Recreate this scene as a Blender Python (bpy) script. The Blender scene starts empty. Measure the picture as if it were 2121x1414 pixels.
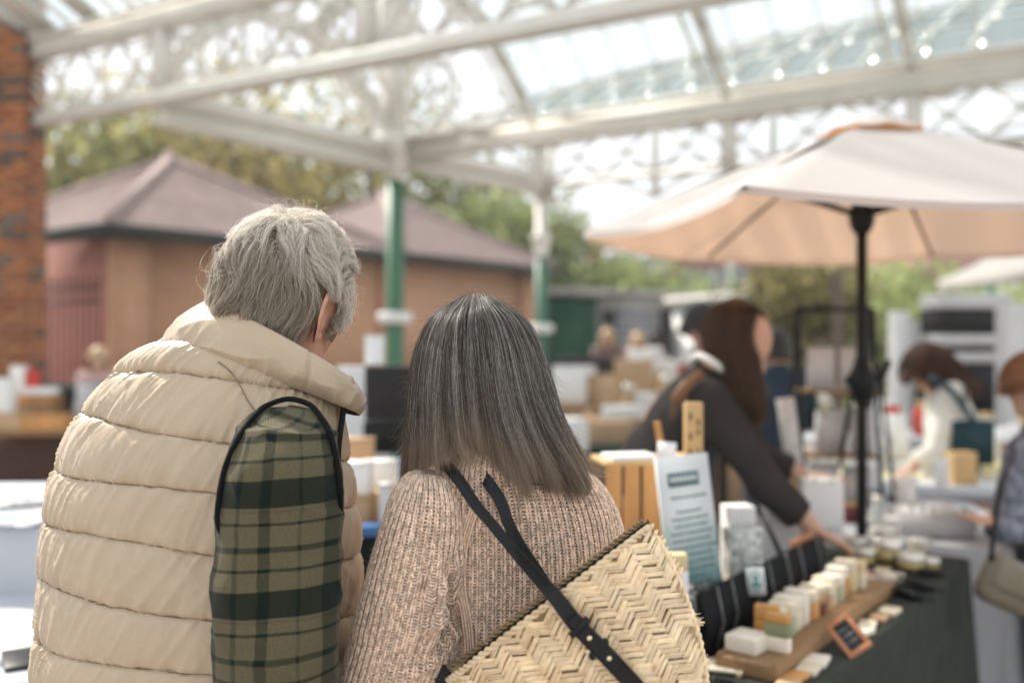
import bpy, math, random
import numpy as np
from mathutils import Vector, Matrix, Euler
random.seed(7)
RNG = np.random.default_rng(7)
SC = bpy.context.scene
COL = SC.collection
R = math.radians

# ------------------------------------------------------------------ camera, sky, sun, exposure
cd = bpy.data.cameras.new('camera')
cam = bpy.data.objects.new('camera', cd); COL.objects.link(cam)
cam.location = (0, 0, 1.5); cam.rotation_euler = (R(90), 0, 0)
cd.sensor_width = 36; cd.lens = 35; cd.shift_y = -0.0033
cd.clip_start = 0.05; cd.clip_end = 600
cd.dof.use_dof = True; cd.dof.focus_distance = 1.40; cd.dof.aperture_fstop = 1.75
SC.camera = cam

SUN_EL, SUN_AZ = R(44), R(-46)          # azimuth from +Y (ahead) towards +X
w = bpy.data.worlds.new('World'); SC.world = w; w.use_nodes = True
nt = w.node_tree; nt.nodes.clear()
sky = nt.nodes.new('ShaderNodeTexSky'); sky.sky_type = 'NISHITA'; sky.sun_disc = False
sky.sun_elevation = SUN_EL; sky.sun_rotation = SUN_AZ
sky.air_density = 1.0; sky.dust_density = 0.8; sky.ozone_density = 1.0
hs = nt.nodes.new('ShaderNodeHueSaturation'); hs.inputs['Saturation'].default_value = 0.30
bg = nt.nodes.new('ShaderNodeBackground'); bg.inputs['Strength'].default_value = 0.15
ow = nt.nodes.new('ShaderNodeOutputWorld')
nt.links.new(sky.outputs[0], hs.inputs['Color']); mxw = nt.nodes.new('ShaderNodeMix'); mxw.data_type = 'RGBA'; mxw.inputs[0].default_value = .7; mxw.inputs[7].default_value = (5.3, 5.5, 5.65, 1)   # thin bright cloud over the whole sky
nt.links.new(hs.outputs[0], mxw.inputs[6]); nt.links.new(mxw.outputs[2], bg.inputs[0]); nt.links.new(bg.outputs[0], ow.inputs[0])
sd = bpy.data.lights.new('sun', 'SUN'); sd.energy = 4.6; sd.angle = R(2.0); sd.color = (1.0, 0.93, 0.84)
sun = bpy.data.objects.new('sun', sd); COL.objects.link(sun)
sdir = Vector((math.cos(SUN_EL)*math.sin(SUN_AZ), math.cos(SUN_EL)*math.cos(SUN_AZ), math.sin(SUN_EL)))
sun.rotation_euler = sdir.to_track_quat('Z', 'Y').to_euler()
SC.view_settings.view_transform = 'Standard'; SC.view_settings.look = 'None'
SC.view_settings.gamma = 1.0; SC.view_settings.use_curve_mapping = False
SC.view_settings.exposure = 0.66
SC.render.engine = 'CYCLES'
SC.cycles.use_denoising = True
SC.cycles.max_bounces = 8; SC.cycles.transparent_max_bounces = 24
SC.cycles.sample_clamp_indirect = 6.0

# ------------------------------------------------------------------ helpers
F = 2062.0
def P(px, py, Y): return Vector(((px-1060.5)/F*Y, Y, 1.5+(700-py)/F*Y))

def _frac(x): return x-np.floor(x)
def _h3(i, j, k): return _frac(np.sin(i*127.1+j*311.7+k*74.7)*43758.5453)
def vn(x, y, z=0.0):
    """value noise, -1..1"""
    x, y, z = np.broadcast_arrays(np.asarray(x, float), np.asarray(y, float), np.asarray(z, float))
    xi, yi, zi = np.floor(x), np.floor(y), np.floor(z)
    u, v, q = x-xi, y-yi, z-zi
    u = u*u*(3-2*u); v = v*v*(3-2*v); q = q*q*(3-2*q)
    def L(a, b, t): return a+(b-a)*t
    r = L(L(L(_h3(xi, yi, zi), _h3(xi+1, yi, zi), u), L(_h3(xi, yi+1, zi), _h3(xi+1, yi+1, zi), u), v),
          L(L(_h3(xi, yi, zi+1), _h3(xi+1, yi, zi+1), u), L(_h3(xi, yi+1, zi+1), _h3(xi+1, yi+1, zi+1), u), v), q)
    return r*2-1
def fbm(x, y, z=0.0, n=3):
    s = 0; a = 1.0; t = 0
    for _ in range(n):
        s = s+a*vn(x, y, z); t += a; a *= .5
        x = np.asarray(x)*2.03; y = np.asarray(y)*2.03; z = np.asarray(z)*2.03
    return s/t

class MB:
    def __init__(s): s.v = []; s.f = []; s.n = 0
    def add(s, V, Fc):
        V = np.asarray(V, float).reshape(-1, 3)
        s.v.append(V)
        for f in Fc: s.f.append(tuple(int(i)+s.n for i in f))
        s.n += len(V); return s
    def box(s, c, size, M=None):
        c = np.array(c, float); h = np.array(size, float)/2
        q = np.array([[x, y, z] for x in (-1, 1) for y in (-1, 1) for z in (-1, 1)])*h
        if M is not None: q = q@np.array(M.to_3x3()).T
        return s.add(q+c, [(0, 1, 3, 2), (4, 6, 7, 5), (0, 4, 5, 1), (2, 3, 7, 6), (0, 2, 6, 4), (1, 5, 7, 3)])
    def beam(s, a, b, w, h, up=(0, 0, 1)):
        a = Vector(a); b = Vector(b); d = b-a; L = d.length
        if L < 1e-6: return s
        y = d/L; u = Vector(up); x = y.cross(u)
        if x.length < 1e-4: x = y.cross(Vector((1, 0, 0)))
        x.normalize(); z = x.cross(y)
        M = Matrix((x, y, z)).transposed()
        return s.box((a+b)/2, (w, L, h), M)
    def tube(s, pts, r, n=8, cap=True):
        pts = np.array([tuple(p) for p in pts], float); m = len(pts)
        r = np.broadcast_to(np.asarray(r, float), (m,))
        T = np.gradient(pts, axis=0); T /= np.linalg.norm(T, axis=1)[:, None]+1e-12
        ref = np.array([0, 0, 1.]) if abs(T[0][2]) < .9 else np.array([1., 0, 0])
        V = []; X = np.cross(T[0], ref); X /= np.linalg.norm(X)
        an = np.arange(n)*2*math.pi/n
        for i in range(m):
            X = X-T[i]*X.dot(T[i]); X /= np.linalg.norm(X)+1e-12
            Y = np.cross(T[i], X)
            V.append(pts[i]+r[i]*(np.cos(an)[:, None]*X+np.sin(an)[:, None]*Y))
        V = np.concatenate(V)
        Fc = [(i*n+j, i*n+(j+1) % n, (i+1)*n+(j+1) % n, (i+1)*n+j) for i in range(m-1) for j in range(n)]
        if cap: Fc += [tuple(range(n))[::-1], tuple((m-1)*n+j for j in range(n))]
        return s.add(V, Fc)
    def lathe(s, prof, n=20, M=None, cap=True):
        an = np.arange(n)*2*math.pi/n
        V = np.array([[r*math.cos(a), r*math.sin(a), z] for r, z in prof for a in an])
        m = len(prof)
        Fc = [(i*n+j, i*n+(j+1) % n, (i+1)*n+(j+1) % n, (i+1)*n+j) for i in range(m-1) for j in range(n)]
        if cap: Fc += [tuple(range(n))[::-1], tuple((m-1)*n+j for j in range(n))]
        if M is not None:
            A = np.array(M); V = V@A[:3, :3].T+A[:3, 3]
        return s.add(V, Fc)
    def prism(s, poly, z0, z1):
        n = len(poly)
        V = [(x, y, z0) for x, y in poly]+[(x, y, z1) for x, y in poly]
        return s.add(V, [tuple(range(n))[::-1], tuple(range(n, 2*n))]+[(i, (i+1) % n, n+(i+1) % n, n+i) for i in range(n)])
    def quad(s, a, b, c, d, t=0.0):
        a, b, c, d = [np.array(tuple(q), float) for q in (a, b, c, d)]
        if t == 0: return s.add([a, b, c, d], [(0, 1, 2, 3)])
        nrm = np.cross(c-a, d-b); nrm /= np.linalg.norm(nrm)+1e-12
        V = [a, b, c, d]+[q+nrm*t for q in (a, b, c, d)]
        return s.add(V, [(3, 2, 1, 0), (4, 5, 6, 7), (0, 1, 5, 4), (1, 2, 6, 5), (2, 3, 7, 6), (3, 0, 4, 7)])
    def grid(s, G, wrap=False):
        m, n = G.shape[:2]; nn = n if wrap else n-1
        return s.add(G.reshape(-1, 3), [(i*n+j, i*n+(j+1) % n, (i+1)*n+(j+1) % n, (i+1)*n+j) for i in range(m-1) for j in range(nn)])
    def ellipsoid(s, c, r, n=16, m=10, M=None):
        V = []
        for i in range(m+1):
            t = math.pi*i/m
            for j in range(n):
                a = 2*math.pi*j/n
                V.append((r[0]*math.sin(t)*math.cos(a), r[1]*math.sin(t)*math.sin(a), r[2]*math.cos(t)))
        V = np.array(V)
        if M is not None: V = V@np.array(M.to_3x3()).T
        return s.add(V+np.array(tuple(c)), [(i*n+j, (i+1)*n+j, (i+1)*n+(j+1) % n, i*n+(j+1) % n) for i in range(m) for j in range(n)])
    def mesh(s, name):
        me = bpy.data.meshes.new(name)
        V = np.concatenate(s.v) if s.v else np.zeros((0, 3))
        me.vertices.add(len(V)); me.vertices.foreach_set('co', V.astype(np.float32).ravel())
        ln = np.fromiter((len(f) for f in s.f), int, len(s.f))
        idx = np.fromiter((i for f in s.f for i in f), int, int(ln.sum()))
        me.loops.add(len(idx)); me.loops.foreach_set('vertex_index', idx)
        me.polygons.add(len(ln)); me.polygons.foreach_set('loop_start', np.concatenate([[0], np.cumsum(ln)[:-1]]))
        me.update(calc_edges=True); me.validate()
        return me

def fastmesh(name, V, Q, smooth=True, uv=None):
    """V (n,3), Q (m,4) or (m,3) ints; uv per vertex"""
    me = bpy.data.meshes.new(name); V = np.asarray(V, np.float32); Q = np.asarray(Q)
    k = Q.shape[1]
    me.vertices.add(len(V)); me.vertices.foreach_set('co', V.ravel())
    me.loops.add(Q.size); me.loops.foreach_set('vertex_index', Q.ravel())
    me.polygons.add(len(Q)); me.polygons.foreach_set('loop_start', np.arange(len(Q))*k)
    if uv is not None:
        l = me.uv_layers.new(name='UVMap'); l.data.foreach_set('uv', np.asarray(uv, np.float32)[Q.ravel()].ravel())
    me.update(calc_edges=True)
    me.polygons.foreach_set('use_smooth', np.full(len(Q), smooth))
    return me

def gridquads(m, n, wrap=False):
    i, j = np.meshgrid(np.arange(m-1), np.arange(n if wrap else n-1), indexing='ij')
    j2 = (j+1) % n
    return np.stack([i*n+j, i*n+j2, (i+1)*n+j2, (i+1)*n+j], -1).reshape(-1, 4)

def wmat(o):
    M = Matrix.LocRotScale(o.location, o.rotation_euler, o.scale)
    return wmat(o.parent)@M if o.parent else M

def thing(name, label, cat, loc=(0, 0, 0), rz=0.0, group=None):
    o = bpy.data.objects.new(name, None); COL.objects.link(o)
    o.empty_display_size = .1
    o.location = loc; o.rotation_euler = (0, 0, rz); o['label'] = label; o['category'] = cat
    if group: o['group'] = group
    return o
def smooth(me, on=True):
    me.polygons.foreach_set('use_smooth', np.full(len(me.polygons), on)); return me
def obj(name, me, mat, parent=None, world=False, sm=False, bevel=0.0, label=None):
    if isinstance(me, MB): me = me.mesh(name)
    if sm: smooth(me)
    o = bpy.data.objects.new(name, me); COL.objects.link(o)
    if mat is not None and not me.materials: me.materials.append(mat)
    if parent is not None:
        o.parent = parent
        if world: me.transform(wmat(parent).inverted())
    if bevel:
        b = o.modifiers.new('bevel', 'BEVEL'); b.width = bevel; b.segments = 2; b.limit_method = 'ANGLE'; b.angle_limit = R(40)
    if label: o['label'] = label
    return o
def tag(o, label, cat, group=None):
    o['label'] = label; o['category'] = cat
    if group: o['group'] = group
    return o
def single(name, mb, mat, label, cat, group=None, **k): return tag(obj(name, mb, mat, **k), label, cat, group)
def struct(name, mb, mat, **k): o = obj(name, mb, mat, **k); o['kind'] = 'structure'; return o
def copy_tree(o, parent=None):
    c = o.copy(); COL.objects.link(c); c.parent = parent
    for ch in [x for x in bpy.data.objects if x.parent is o]: copy_tree(ch, c)
    return c

# ------------------------------------------------------------------ materials
def mk(name, col, rough=.6, var=.12, scale=6.0, bump=0.0, bscale=80.0, metal=0.0, spec=.28, sheen=0.0, trans=0.0, stretch=None, island=0.0, col2=None, coord='Object'):
    m = bpy.data.materials.new(name); m.use_nodes = True; t = m.node_tree; N = t.nodes; Lk = t.links
    b = N['Principled BSDF']; b.inputs['Roughness'].default_value = rough; b.inputs['Metallic'].default_value = metal
    b.inputs['Specular IOR Level'].default_value = spec; b.inputs['Sheen Weight'].default_value = sheen
    tc = N.new('ShaderNodeTexCoord'); mp = N.new('ShaderNodeMapping'); Lk.new(tc.outputs[coord], mp.inputs[0])
    if stretch: mp.inputs['Scale'].default_value = stretch
    nz = N.new('ShaderNodeTexNoise'); nz.inputs['Scale'].default_value = scale; nz.inputs['Detail'].default_value = 6; nz.inputs['Roughness'].default_value = .6
    Lk.new(mp.outputs[0], nz.inputs[0])
    rp = N.new('ShaderNodeValToRGB'); rp.color_ramp.elements[0].position = .3; rp.color_ramp.elements[1].position = .7
    c2 = col2 or col
    rp.color_ramp.elements[0].color = (*[c*(1-var) for c in c2], 1); rp.color_ramp.elements[1].color = (*[min(1, c*(1+var)) for c in col], 1)
    Lk.new(nz.outputs[0], rp.inputs[0]); cur = rp.outputs[0]
    if island:
        g = N.new('ShaderNodeNewGeometry'); h = N.new('ShaderNodeHueSaturation'); mr = N.new('ShaderNodeMapRange')
        mr.inputs['To Min'].default_value = 1-island; mr.inputs['To Max'].default_value = 1+island
        Lk.new(g.outputs['Random Per Island'], mr.inputs[0]); Lk.new(mr.outputs[0], h.inputs['Value']); Lk.new(cur, h.inputs['Color']); cur = h.outputs[0]
    Lk.new(cur, b.inputs['Base Color'])
    if bump:
        n2 = N.new('ShaderNodeTexNoise'); n2.inputs['Scale'].default_value = bscale; n2.inputs['Detail'].default_value = 4
        Lk.new(mp.outputs[0], n2.inputs[0]); bp = N.new('ShaderNodeBump'); bp.inputs['Strength'].default_value = bump; bp.inputs['Distance'].default_value = .01
        Lk.new(n2.outputs[0], bp.inputs['Height']); Lk.new(bp.outputs[0], b.inputs['Normal'])
    if trans:
        tr = N.new('ShaderNodeBsdfTranslucent'); Lk.new(cur, tr.inputs[0]); mx = N.new('ShaderNodeMixShader'); mx.inputs[0].default_value = trans
        Lk.new(b.outputs[0], mx.inputs[1]); Lk.new(tr.outputs[0], mx.inputs[2]); Lk.new(mx.outputs[0], N['Material Output'].inputs[0])
    return m
def glassmat(name, col, solid=.15, tint=.95):
    m = bpy.data.materials.new(name); m.use_nodes = True; t = m.node_tree; N = t.nodes; N.clear()
    o = N.new('ShaderNodeOutputMaterial'); tr = N.new('ShaderNodeBsdfTransparent'); tr.inputs[0].default_value = (tint*.97, tint, tint, 1)
    gl = N.new('ShaderNodeBsdfGlossy'); gl.inputs['Roughness'].default_value = .08; 
    df = N.new('ShaderNodeBsdfTranslucent'); df.inputs[0].default_value = (*col, 1)
    nz = N.new('ShaderNodeTexNoise'); nz.inputs['Scale'].default_value = 2.0; nz.inputs['Detail'].default_value = 5
    mr = N.new('ShaderNodeMapRange'); mr.inputs['To Min'].default_value = solid*.5; mr.inputs['To Max'].default_value = solid*1.5
    m1 = N.new('ShaderNodeMixShader'); m2 = N.new('ShaderNodeMixShader')
    t.links.new(nz.outputs[0], mr.inputs[0]); t.links.new(mr.outputs[0], m1.inputs[0]); t.links.new(tr.outputs[0], m1.inputs[1]); t.links.new(df.outputs[0], m1.inputs[2])
    m2.inputs[0].default_value = .05; t.links.new(m1.outputs[0], m2.inputs[1]); t.links.new(gl.outputs[0], m2.inputs[2]); t.links.new(m2.outputs[0], o.inputs[0])
    return m
def brickmat(name, c1, c2, mortar, bw=.225, bh=.075, uvw=True):
    m = bpy.data.materials.new(name); m.use_nodes = True; t = m.node_tree; N = t.nodes; b = N['Principled BSDF']; b.inputs['Roughness'].default_value = .85
    tc = N.new('ShaderNodeTexCoord'); br = N.new('ShaderNodeTexBrick')
    br.inputs['Scale'].default_value = 1; br.inputs['Brick Width'].default_value = bw; br.inputs['Row Height'].default_value = bh
    br.inputs['Mortar Size'].default_value = .01; br.inputs['Color1'].default_value = (*c1, 1); br.inputs['Color2'].default_value = (*c2, 1); br.inputs['Mortar'].default_value = (*mortar, 1)
    nz = N.new('ShaderNodeTexNoise'); nz.inputs['Scale'].default_value = 1.1; nz.inputs['Detail'].default_value = 5
    mix = N.new('ShaderNodeMix'); mix.data_type = 'RGBA'; mix.blend_type = 'MULTIPLY'; mix.inputs[0].default_value = .5
    t.links.new(tc.outputs['UV'], br.inputs[0]); t.links.new(tc.outputs['Object'], nz.inputs[0])
    rp = N.new('ShaderNodeValToRGB'); rp.color_ramp.elements[0].position = .3; rp.color_ramp.elements[0].color = (.78, .78, .78, 1); rp.color_ramp.elements[1].position = .7
    t.links.new(nz.outputs[0], rp.inputs[0])
    t.links.new(br.outputs[0], mix.inputs[6]); t.links.new(rp.outputs[0], mix.inputs[7]); t.links.new(mix.outputs[2], b.inputs[0])
    bp = N.new('ShaderNodeBump'); bp.inputs['Distance'].default_value = .01; t.links.new(br.outputs['Fac'], bp.inputs['Height']); bp.invert = True; t.links.new(bp.outputs[0], b.inputs['Normal'])
    return m
def leafmat(name, c1, c2):
    m = bpy.data.materials.new(name); m.use_nodes = True; t = m.node_tree; N = t.nodes; N.clear()
    o = N.new('ShaderNodeOutputMaterial'); g = N.new('ShaderNodeNewGeometry'); rp = N.new('ShaderNodeValToRGB')
    rp.color_ramp.elements[0].color = (*c1, 1); rp.color_ramp.elements[1].color = (*c2, 1)
    d = N.new('ShaderNodeBsdfDiffuse'); tr = N.new('ShaderNodeBsdfTranslucent'); mx = N.new('ShaderNodeMixShader'); mx.inputs[0].default_value = .52
    t.links.new(g.outputs['Random Per Island'], rp.inputs[0]); t.links.new(rp.outputs[0], d.inputs[0]); t.links.new(rp.outputs[0], tr.inputs[0])
    t.links.new(d.outputs[0], mx.inputs[1]); t.links.new(tr.outputs[0], mx.inputs[2]); t.links.new(mx.outputs[0], o.inputs[0])
    return m

WHITE = mk('cream_paint', (.74, .72, .66), .5, .06, 3)
GREEN = mk('green_paint', (.06, .17, .10), .45, .12, 4)
DKGREEN = mk('dark_green_paint', (.012, .075, .035), .45, .25, 4)
BLACK = mk('black_metal', (.009, .011, .010), .4, .1, 8, spec=.2)
PAPER = mk('white_paper', (.80, .80, .79), .7, .03, 8)
GREYBAG = mk('grey_white_paper', (.62, .61, .61), .75, .05, 8)
CARD = mk('brown_cardboard', (.48, .33, .20), .8, .08, 7)
WOOD = mk('orange_pine', (.52, .26, .09), .5, .35, 5, stretch=(1, 1, .12), bump=.2)
WOOD2 = mk('pale_plywood', (.58, .38, .18), .6, .12, 5, stretch=(1, 1, .2))
DWOOD = mk('brown_board', (.29, .175, .085), .6, .25, 6, stretch=(.15, 1, 1), bump=.25)
DARK = mk('dark_fabric', (.008, .014, .015), .9, .2, 10, spec=.1)
CREAMCL = mk('cream_cloth', (.72, .66, .46), .8, .05, 3)
WHITECL = mk('white_cloth', (.52, .54, .58), .85, .04, 3)
TRUNK = mk('bark', (.07, .055, .04), .9, .3, 6, bump=.4)
SKIN = mk('skin', (.60, .36, .26), .5, .10, 14, bump=.06, bscale=160)
# ------------------------------------------------------------------ ground
mb = MB(); mb.quad((-150, -40, 0), (150, -40, 0), (150, 260, 0), (-150, 260, 0))
struct('ground', mb, mk('paving', (.30, .265, .24), .9, .18, .8, bump=.2, bscale=20))
UX = Vector((.6, .8, 0)); VX = Vector((-.8, .6, 0))

def uvbox(me, s=1.0):
    """box-projected uv along the horizontal run and the height"""
    l = me.uv_layers.new(name='UVMap') if not me.uv_layers else me.uv_layers[0]
    for p in me.polygons:
        n = p.normal; t = Vector((-n.y, n.x, 0))
        if t.length < .1:
            t = Vector((1, 0, 0)); 
            for li in p.loop_indices:
                c = me.vertices[me.loops[li].vertex_index].co; l.data[li].uv = (c.x, c.y)
            continue
        t.normalize()
        for li in p.loop_indices:
            c = me.vertices[me.loops[li].vertex_index].co; l.data[li].uv = (c.dot(t)*s, c.z*s)
    return me

# ------------------------------------------------------------------ brick station building with two hipped roofs
BR1 = brickmat('orange_brick', (.66, .34, .19), (.58, .28, .15), (.55, .40, .28))
BR2 = brickmat('pink_render_brick', (.62, .25, .19), (.58, .225, .17), (.5, .27, .21))
TILE = mk('roof_tile', (.37, .285, .265), .75, .18, 3)
FASC = mk('gutter_dark', (.035, .042, .035), .5, .1, 4)
C0 = Vector((-4.72, 11.65, 0))
bld = thing('brick_building', 'low orange brick building with two hipped pinkish tile roofs behind the railing', 'building', tuple(C0))
def uv2(a, b, z): q = C0+UX*a+VX*b; return Vector((q.x, q.y, z))
m_ = MB(); pl = [uv2(.35, .35, 0), uv2(8.9, .35, 0), uv2(8.9, 4.7, 0), uv2(.35, 4.7, 0)]
m_.prism([(q.x, q.y) for q in pl], 0, 2.74)
me = m_.mesh('wall'); me.transform(Matrix.Translation(-C0)); uvbox(me)
o = obj('wall', me, BR1, bld); me.materials.append(BR2)
for p in me.polygons:
    if p.normal.dot(-UX) > .9: p.material_index = 1
# piers on the long wall
for a in (.45, 5.05, 8.8):
    m_ = MB(); c = uv2(a, .30, 1.36); m_.box(c, (.5, .12, 2.7), Matrix.Rotation(math.atan2(UX.y, UX.x), 3, 'Z'))
    me = m_.mesh('pier'); me.transform(Matrix.Translation(-C0)); uvbox(me); obj('pier', me, BR1, bld)
for k, (a0, a1) in enumerate(((0, 5), (5.0, 9.2))):
    am = (a0+a1)/2; ap = uv2(am, 2.5, 4.17)
    cs = [uv2(a0, 0, 2.84), uv2(a1, 0, 2.84), uv2(a1, 5, 2.84), uv2(a0, 5, 2.84)]
    rf = MB(); rf.add([tuple(c) for c in cs]+[tuple(ap)], [(0, 1, 4), (1, 2, 4), (2, 3, 4), (3, 0, 4), (3, 2, 1, 0)])
    ro = obj('roof', rf, TILE, bld, world=True)
    # rows of tiles: real stepped courses on the two faces in view
    cr = MB()
    for (p0, p1) in ((cs[0], cs[1]), (cs[3], cs[0])):
        for i in range(22):
            t0, t1 = i/22, (i+1)/22
            A = p0.lerp(ap, t0); B = p1.lerp(ap, t0); Cc = p1.lerp(ap, t1); D = p0.lerp(ap, t1)
            nn = (B-A).cross(D-A).normalized()
            cr.quad(A+nn*.035, B+nn*.035, Cc+nn*.012, D+nn*.012)
            cr.quad(A+nn*.004, B+nn*.004, B+nn*.035, A+nn*.035)
    c_ = obj('tile_courses', cr, TILE, ro, world=False); c_.data.transform(wmat(bld).inverted()); c_['kind'] = 'stuff'
    hp = MB()
    for c in cs: hp.tube([c+Vector((0, 0, .04)), ap+Vector((0, 0, .05))], .07, 6)
    hp.ellipsoid(ap+Vector((0, 0, .05)), (.12, .12, .12), 8, 6)
    h_ = obj('hip_tiles', hp, TILE, ro, world=False); h_.data.transform(wmat(bld).inverted())
    gt = MB()
    for (c, d) in ((cs[0], cs[1]), (cs[3], cs[0]), (cs[1], cs[2])):
        dz = Vector((0, 0, -.07)); gt.beam(c+dz, d+dz, .12, .13)
    obj('gutter', gt, FASC, bld, world=True)
dp = MB(); dp.tube([uv2(4.95, .2, 2.75), uv2(4.95, .2, 0)], .045, 8); obj('downpipe', dp, BLACK, bld, world=True)
# iron railing at the left of the building
rl = thing('iron_railing', 'tall dark iron railing in front of the pink end wall', 'railing', (-5.2, 11.6, 0))
IRON = mk('reddish_iron', (.10, .035, .03), .6, .2, 6)
ra, rb = Vector((-6.1, 12.2, 0)), Vector((-4.62, 11.15, 0))
for z in (.25, 1.92, 2.06):
    q = MB(); q.beam(ra+Vector((0, 0, z)), rb+Vector((0, 0, z)), .03, .05); obj('rail', q, IRON, rl, world=True)
q = MB(); q.tube([(0, 0, .05), (0, 0, 2.12)], .011, 6); q.tube([(0, 0, 2.12), (0, 0, 2.24)], [.02, .002], 6); bm_ = q.mesh('bar')
for i in range(15):
    c = ra.lerp(rb, i/14)-Vector(rl.location); o = obj('bar', bm_, IRON, rl); o.location = c

# ------------------------------------------------------------------ brick pillar (each brick a part)
PB = [mk('brick_'+n, c, .85, .25, 9, bump=.3, bscale=60) for n, c in (('orange', (.40, .165, .075)), ('red', (.30, .115, .06)), ('dark', (.13, .10, .08)), ('brown', (.32, .15, .08)), ('grey', (.19, .155, .125)))]
pil = thing('brick_pillar', 'mottled orange and grey brick pillar at the left edge holding the bracket', 'pillar', tuple(P(0, 700, 9.3).xy)+(0,))
q = MB(); ps = .9
pc = P(100, 700, 9.62); pc = Vector((pc.x, 9.2, 0))          # right near edge
q.box((pc.x-.46-.012, pc.y+.21, 2.6), (.92, .40, 5.2)); obj('mortar_core', q, mk('mortar', (.33, .25, .19), .9, .1, 5), pil, world=True)
q = MB(); q.box((0, 0, 0), (.215, .10, .062)); src_s = q.mesh('brick'); q = MB(); q.box((0, 0, 0), (.10, .10, .062)); src_h = q.mesh('brick')
q = MB(); q.box((0, 0, 0), (.10, .205, .062)); src_d = q.mesh('brick')
bms = {}
for k, mt in enumerate(PB):
    for nm, src in (('s', src_s), ('h', src_h), ('d', src_d)):
        c = src.copy(); c.materials.append(mt); bms[(k, nm)] = c
colpick = lambda: random.choices(range(5), (44, 20, 12, 14, 10))[0]
for row in range(68):
    z = .05+row*.0747
    if z < .9 or z > 4.35: continue
    def put(nm, x, y):
        o = obj('brick', bms[(colpick(), nm)], None, pil); o.location = Vector((x, y+random.uniform(-.004, .004), z))-pil.location
    if row % 2:
        put('h', pc.x-.05, pc.y); put('s', pc.x-.05-.05-.012-.1075, pc.y); put('s', pc.x-.439, pc.y); put('s', pc.x-.666, pc.y); put('s', pc.x-.893, pc.y)
        put('d', pc.x-.045, pc.y+.165); put('h', pc.x-.045, pc.y+.33)
    else:
        put('s', pc.x-.1075, pc.y); put('s', pc.x-.334, pc.y); put('s', pc.x-.5605, pc.y); put('s', pc.x-.787, pc.y)
        put('h', pc.x-.045, pc.y+.112); put('d', pc.x-.045, pc.y+.278)

# ------------------------------------------------------------------ canopy ironwork
H = 3.54
def lattice(mb, a, b, z0, z1, n, r=.016, ring=False):
    a = Vector(a); b = Vector(b)
    for i in range(n):
        p = a.lerp(b, i/n); q = a.lerp(b, (i+1)/n); mid = (p+q)/2
        A, B = Vector((p.x, p.y, z0)), Vector((q.x, q.y, z1)); C, D = Vector((p.x, p.y, z1)), Vector((q.x, q.y, z0))
        mb.tube([A, B], r, 6); mb.tube([C, D], r, 6)
        mb.ellipsoid(((A+B)/2), (.05, .05, .05), 8, 6)
        if ring:
            d = (q-p).normalized(); rr = min((q-p).length, z1-z0)*.3; cc = (A+B)/2
            mb.tube([cc+d*rr*math.cos(t)+Vector((0, 0, rr*math.sin(t))) for t in np.linspace(0, 2*math.pi, 17)], r*.9, 5)
        # cusps at the chord
        for zz, sgn in ((z0, 1), (z1, -1)):
            d = (q-p)
            mb.tube([p+d*t+Vector((0, 0, zz-p.z+sgn*.09*math.sin(math.pi*t))) for t in np.linspace(.12, .88, 7)], r*.8, 5)

tr1 = thing('lattice_girder', 'near cream lattice girder running from the brick pillar up to the right', 'girder', (-4.7, 9.4, H), group='canopy girders')
A1 = Vector((-4.72, 9.46, 0)); D1 = Vector((.852, -.523, 0))
def T1(t, z): q = A1+D1*t; return Vector((q.x, q.y, z))
q = MB(); q.beam(T1(0, H), T1(9.6, H), .10, .09); q.beam(T1(0, H-.055), T1(9.6, H-.055), .18, .025); obj('bottom_chord', q, WHITE, tr1, world=True)
q = MB(); q.beam(T1(-.1, 4.17), T1(9.6, 4.17), .16, .16); q.beam(T1(-.1, 4.26), T1(9.6, 4.26), .26, .03); obj('top_chord', q, WHITE, tr1, world=True)
for t in (2.1, 4.3, 6.5, 8.7):
    q = MB(); q.beam(T1(t, H+.04), T1(t, 4.1), .13, .13, up=D1); obj('post', q, WHITE, tr1, world=True)
    if t < 8.7:
        q = MB(); lattice(q, T1(t+.07, 0), T1(t+2.13, 0), H+.04, 4.09, 4, .024, True); obj('lattice_panel', q, WHITE, tr1, world=True)
q = MB(); lattice(q, T1(.45, 0), T1(2.03, 0), H+.04, 4.09, 3, .024, False); obj('lattice_panel', q, WHITE, tr1, world=True)
# end bracket on the pillar: curved lower chord and fan of bars
q = MB(); c0 = T1(.12, 4.08)
q.tube([T1(.06, 4.1), T1(.06, 3.75), T1(.10, 3.56), T1(.22, 3.50), T1(.45, 3.50), T1(.8, 3.53)], .035, 8)
for a in np.linspace(.15, 1.45, 6): q.tube([T1(.08, 4.05), T1(.08+.62*math.sin(a), 4.05-.52*math.cos(a))], .014, 6)
obj('end_bracket', q, WHITE, tr1, world=True)

col1 = Vector((-1.27, 10.8, 0)); col2 = Vector((.40, 13.6, 0))
def column(xy, z_green, z_top, label, r=.082, notice=None):
    o = thing('iron_column', label, 'column', (xy.x, xy.y, 0), group='cast iron canopy columns')
    q = MB(); q.lathe([(r*1.9, 0), (r*1.9, .25), (r*1.4, .3), (r*1.25, .5), (r*1.05, .58), (r, 1.0), (r, z_green)], 20); obj('shaft', q, GREEN, o, sm=False)
    q = MB(); q.lathe([(r, z_green), (r*1.15, z_green+.01), (r*1.25, z_green+.08), (r*1.1, z_green+.1), (r*1.5, z_green+.22), (r*1.7, z_green+.25), (r*1.7, z_green+.3), (r*.95, z_green+.31), (r*.95, z_top)], 20)
    obj('capital', q, WHITE, o)
    if notice:
        q = MB(); q.lathe([(r*1.02, notice-.06), (r*1.9, notice-.055), (r*2.05, notice), (r*1.9, notice+.055), (r*1.02, notice+.06)], 20); obj('collar_ring', q, PAPER, o)
    return o
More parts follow.
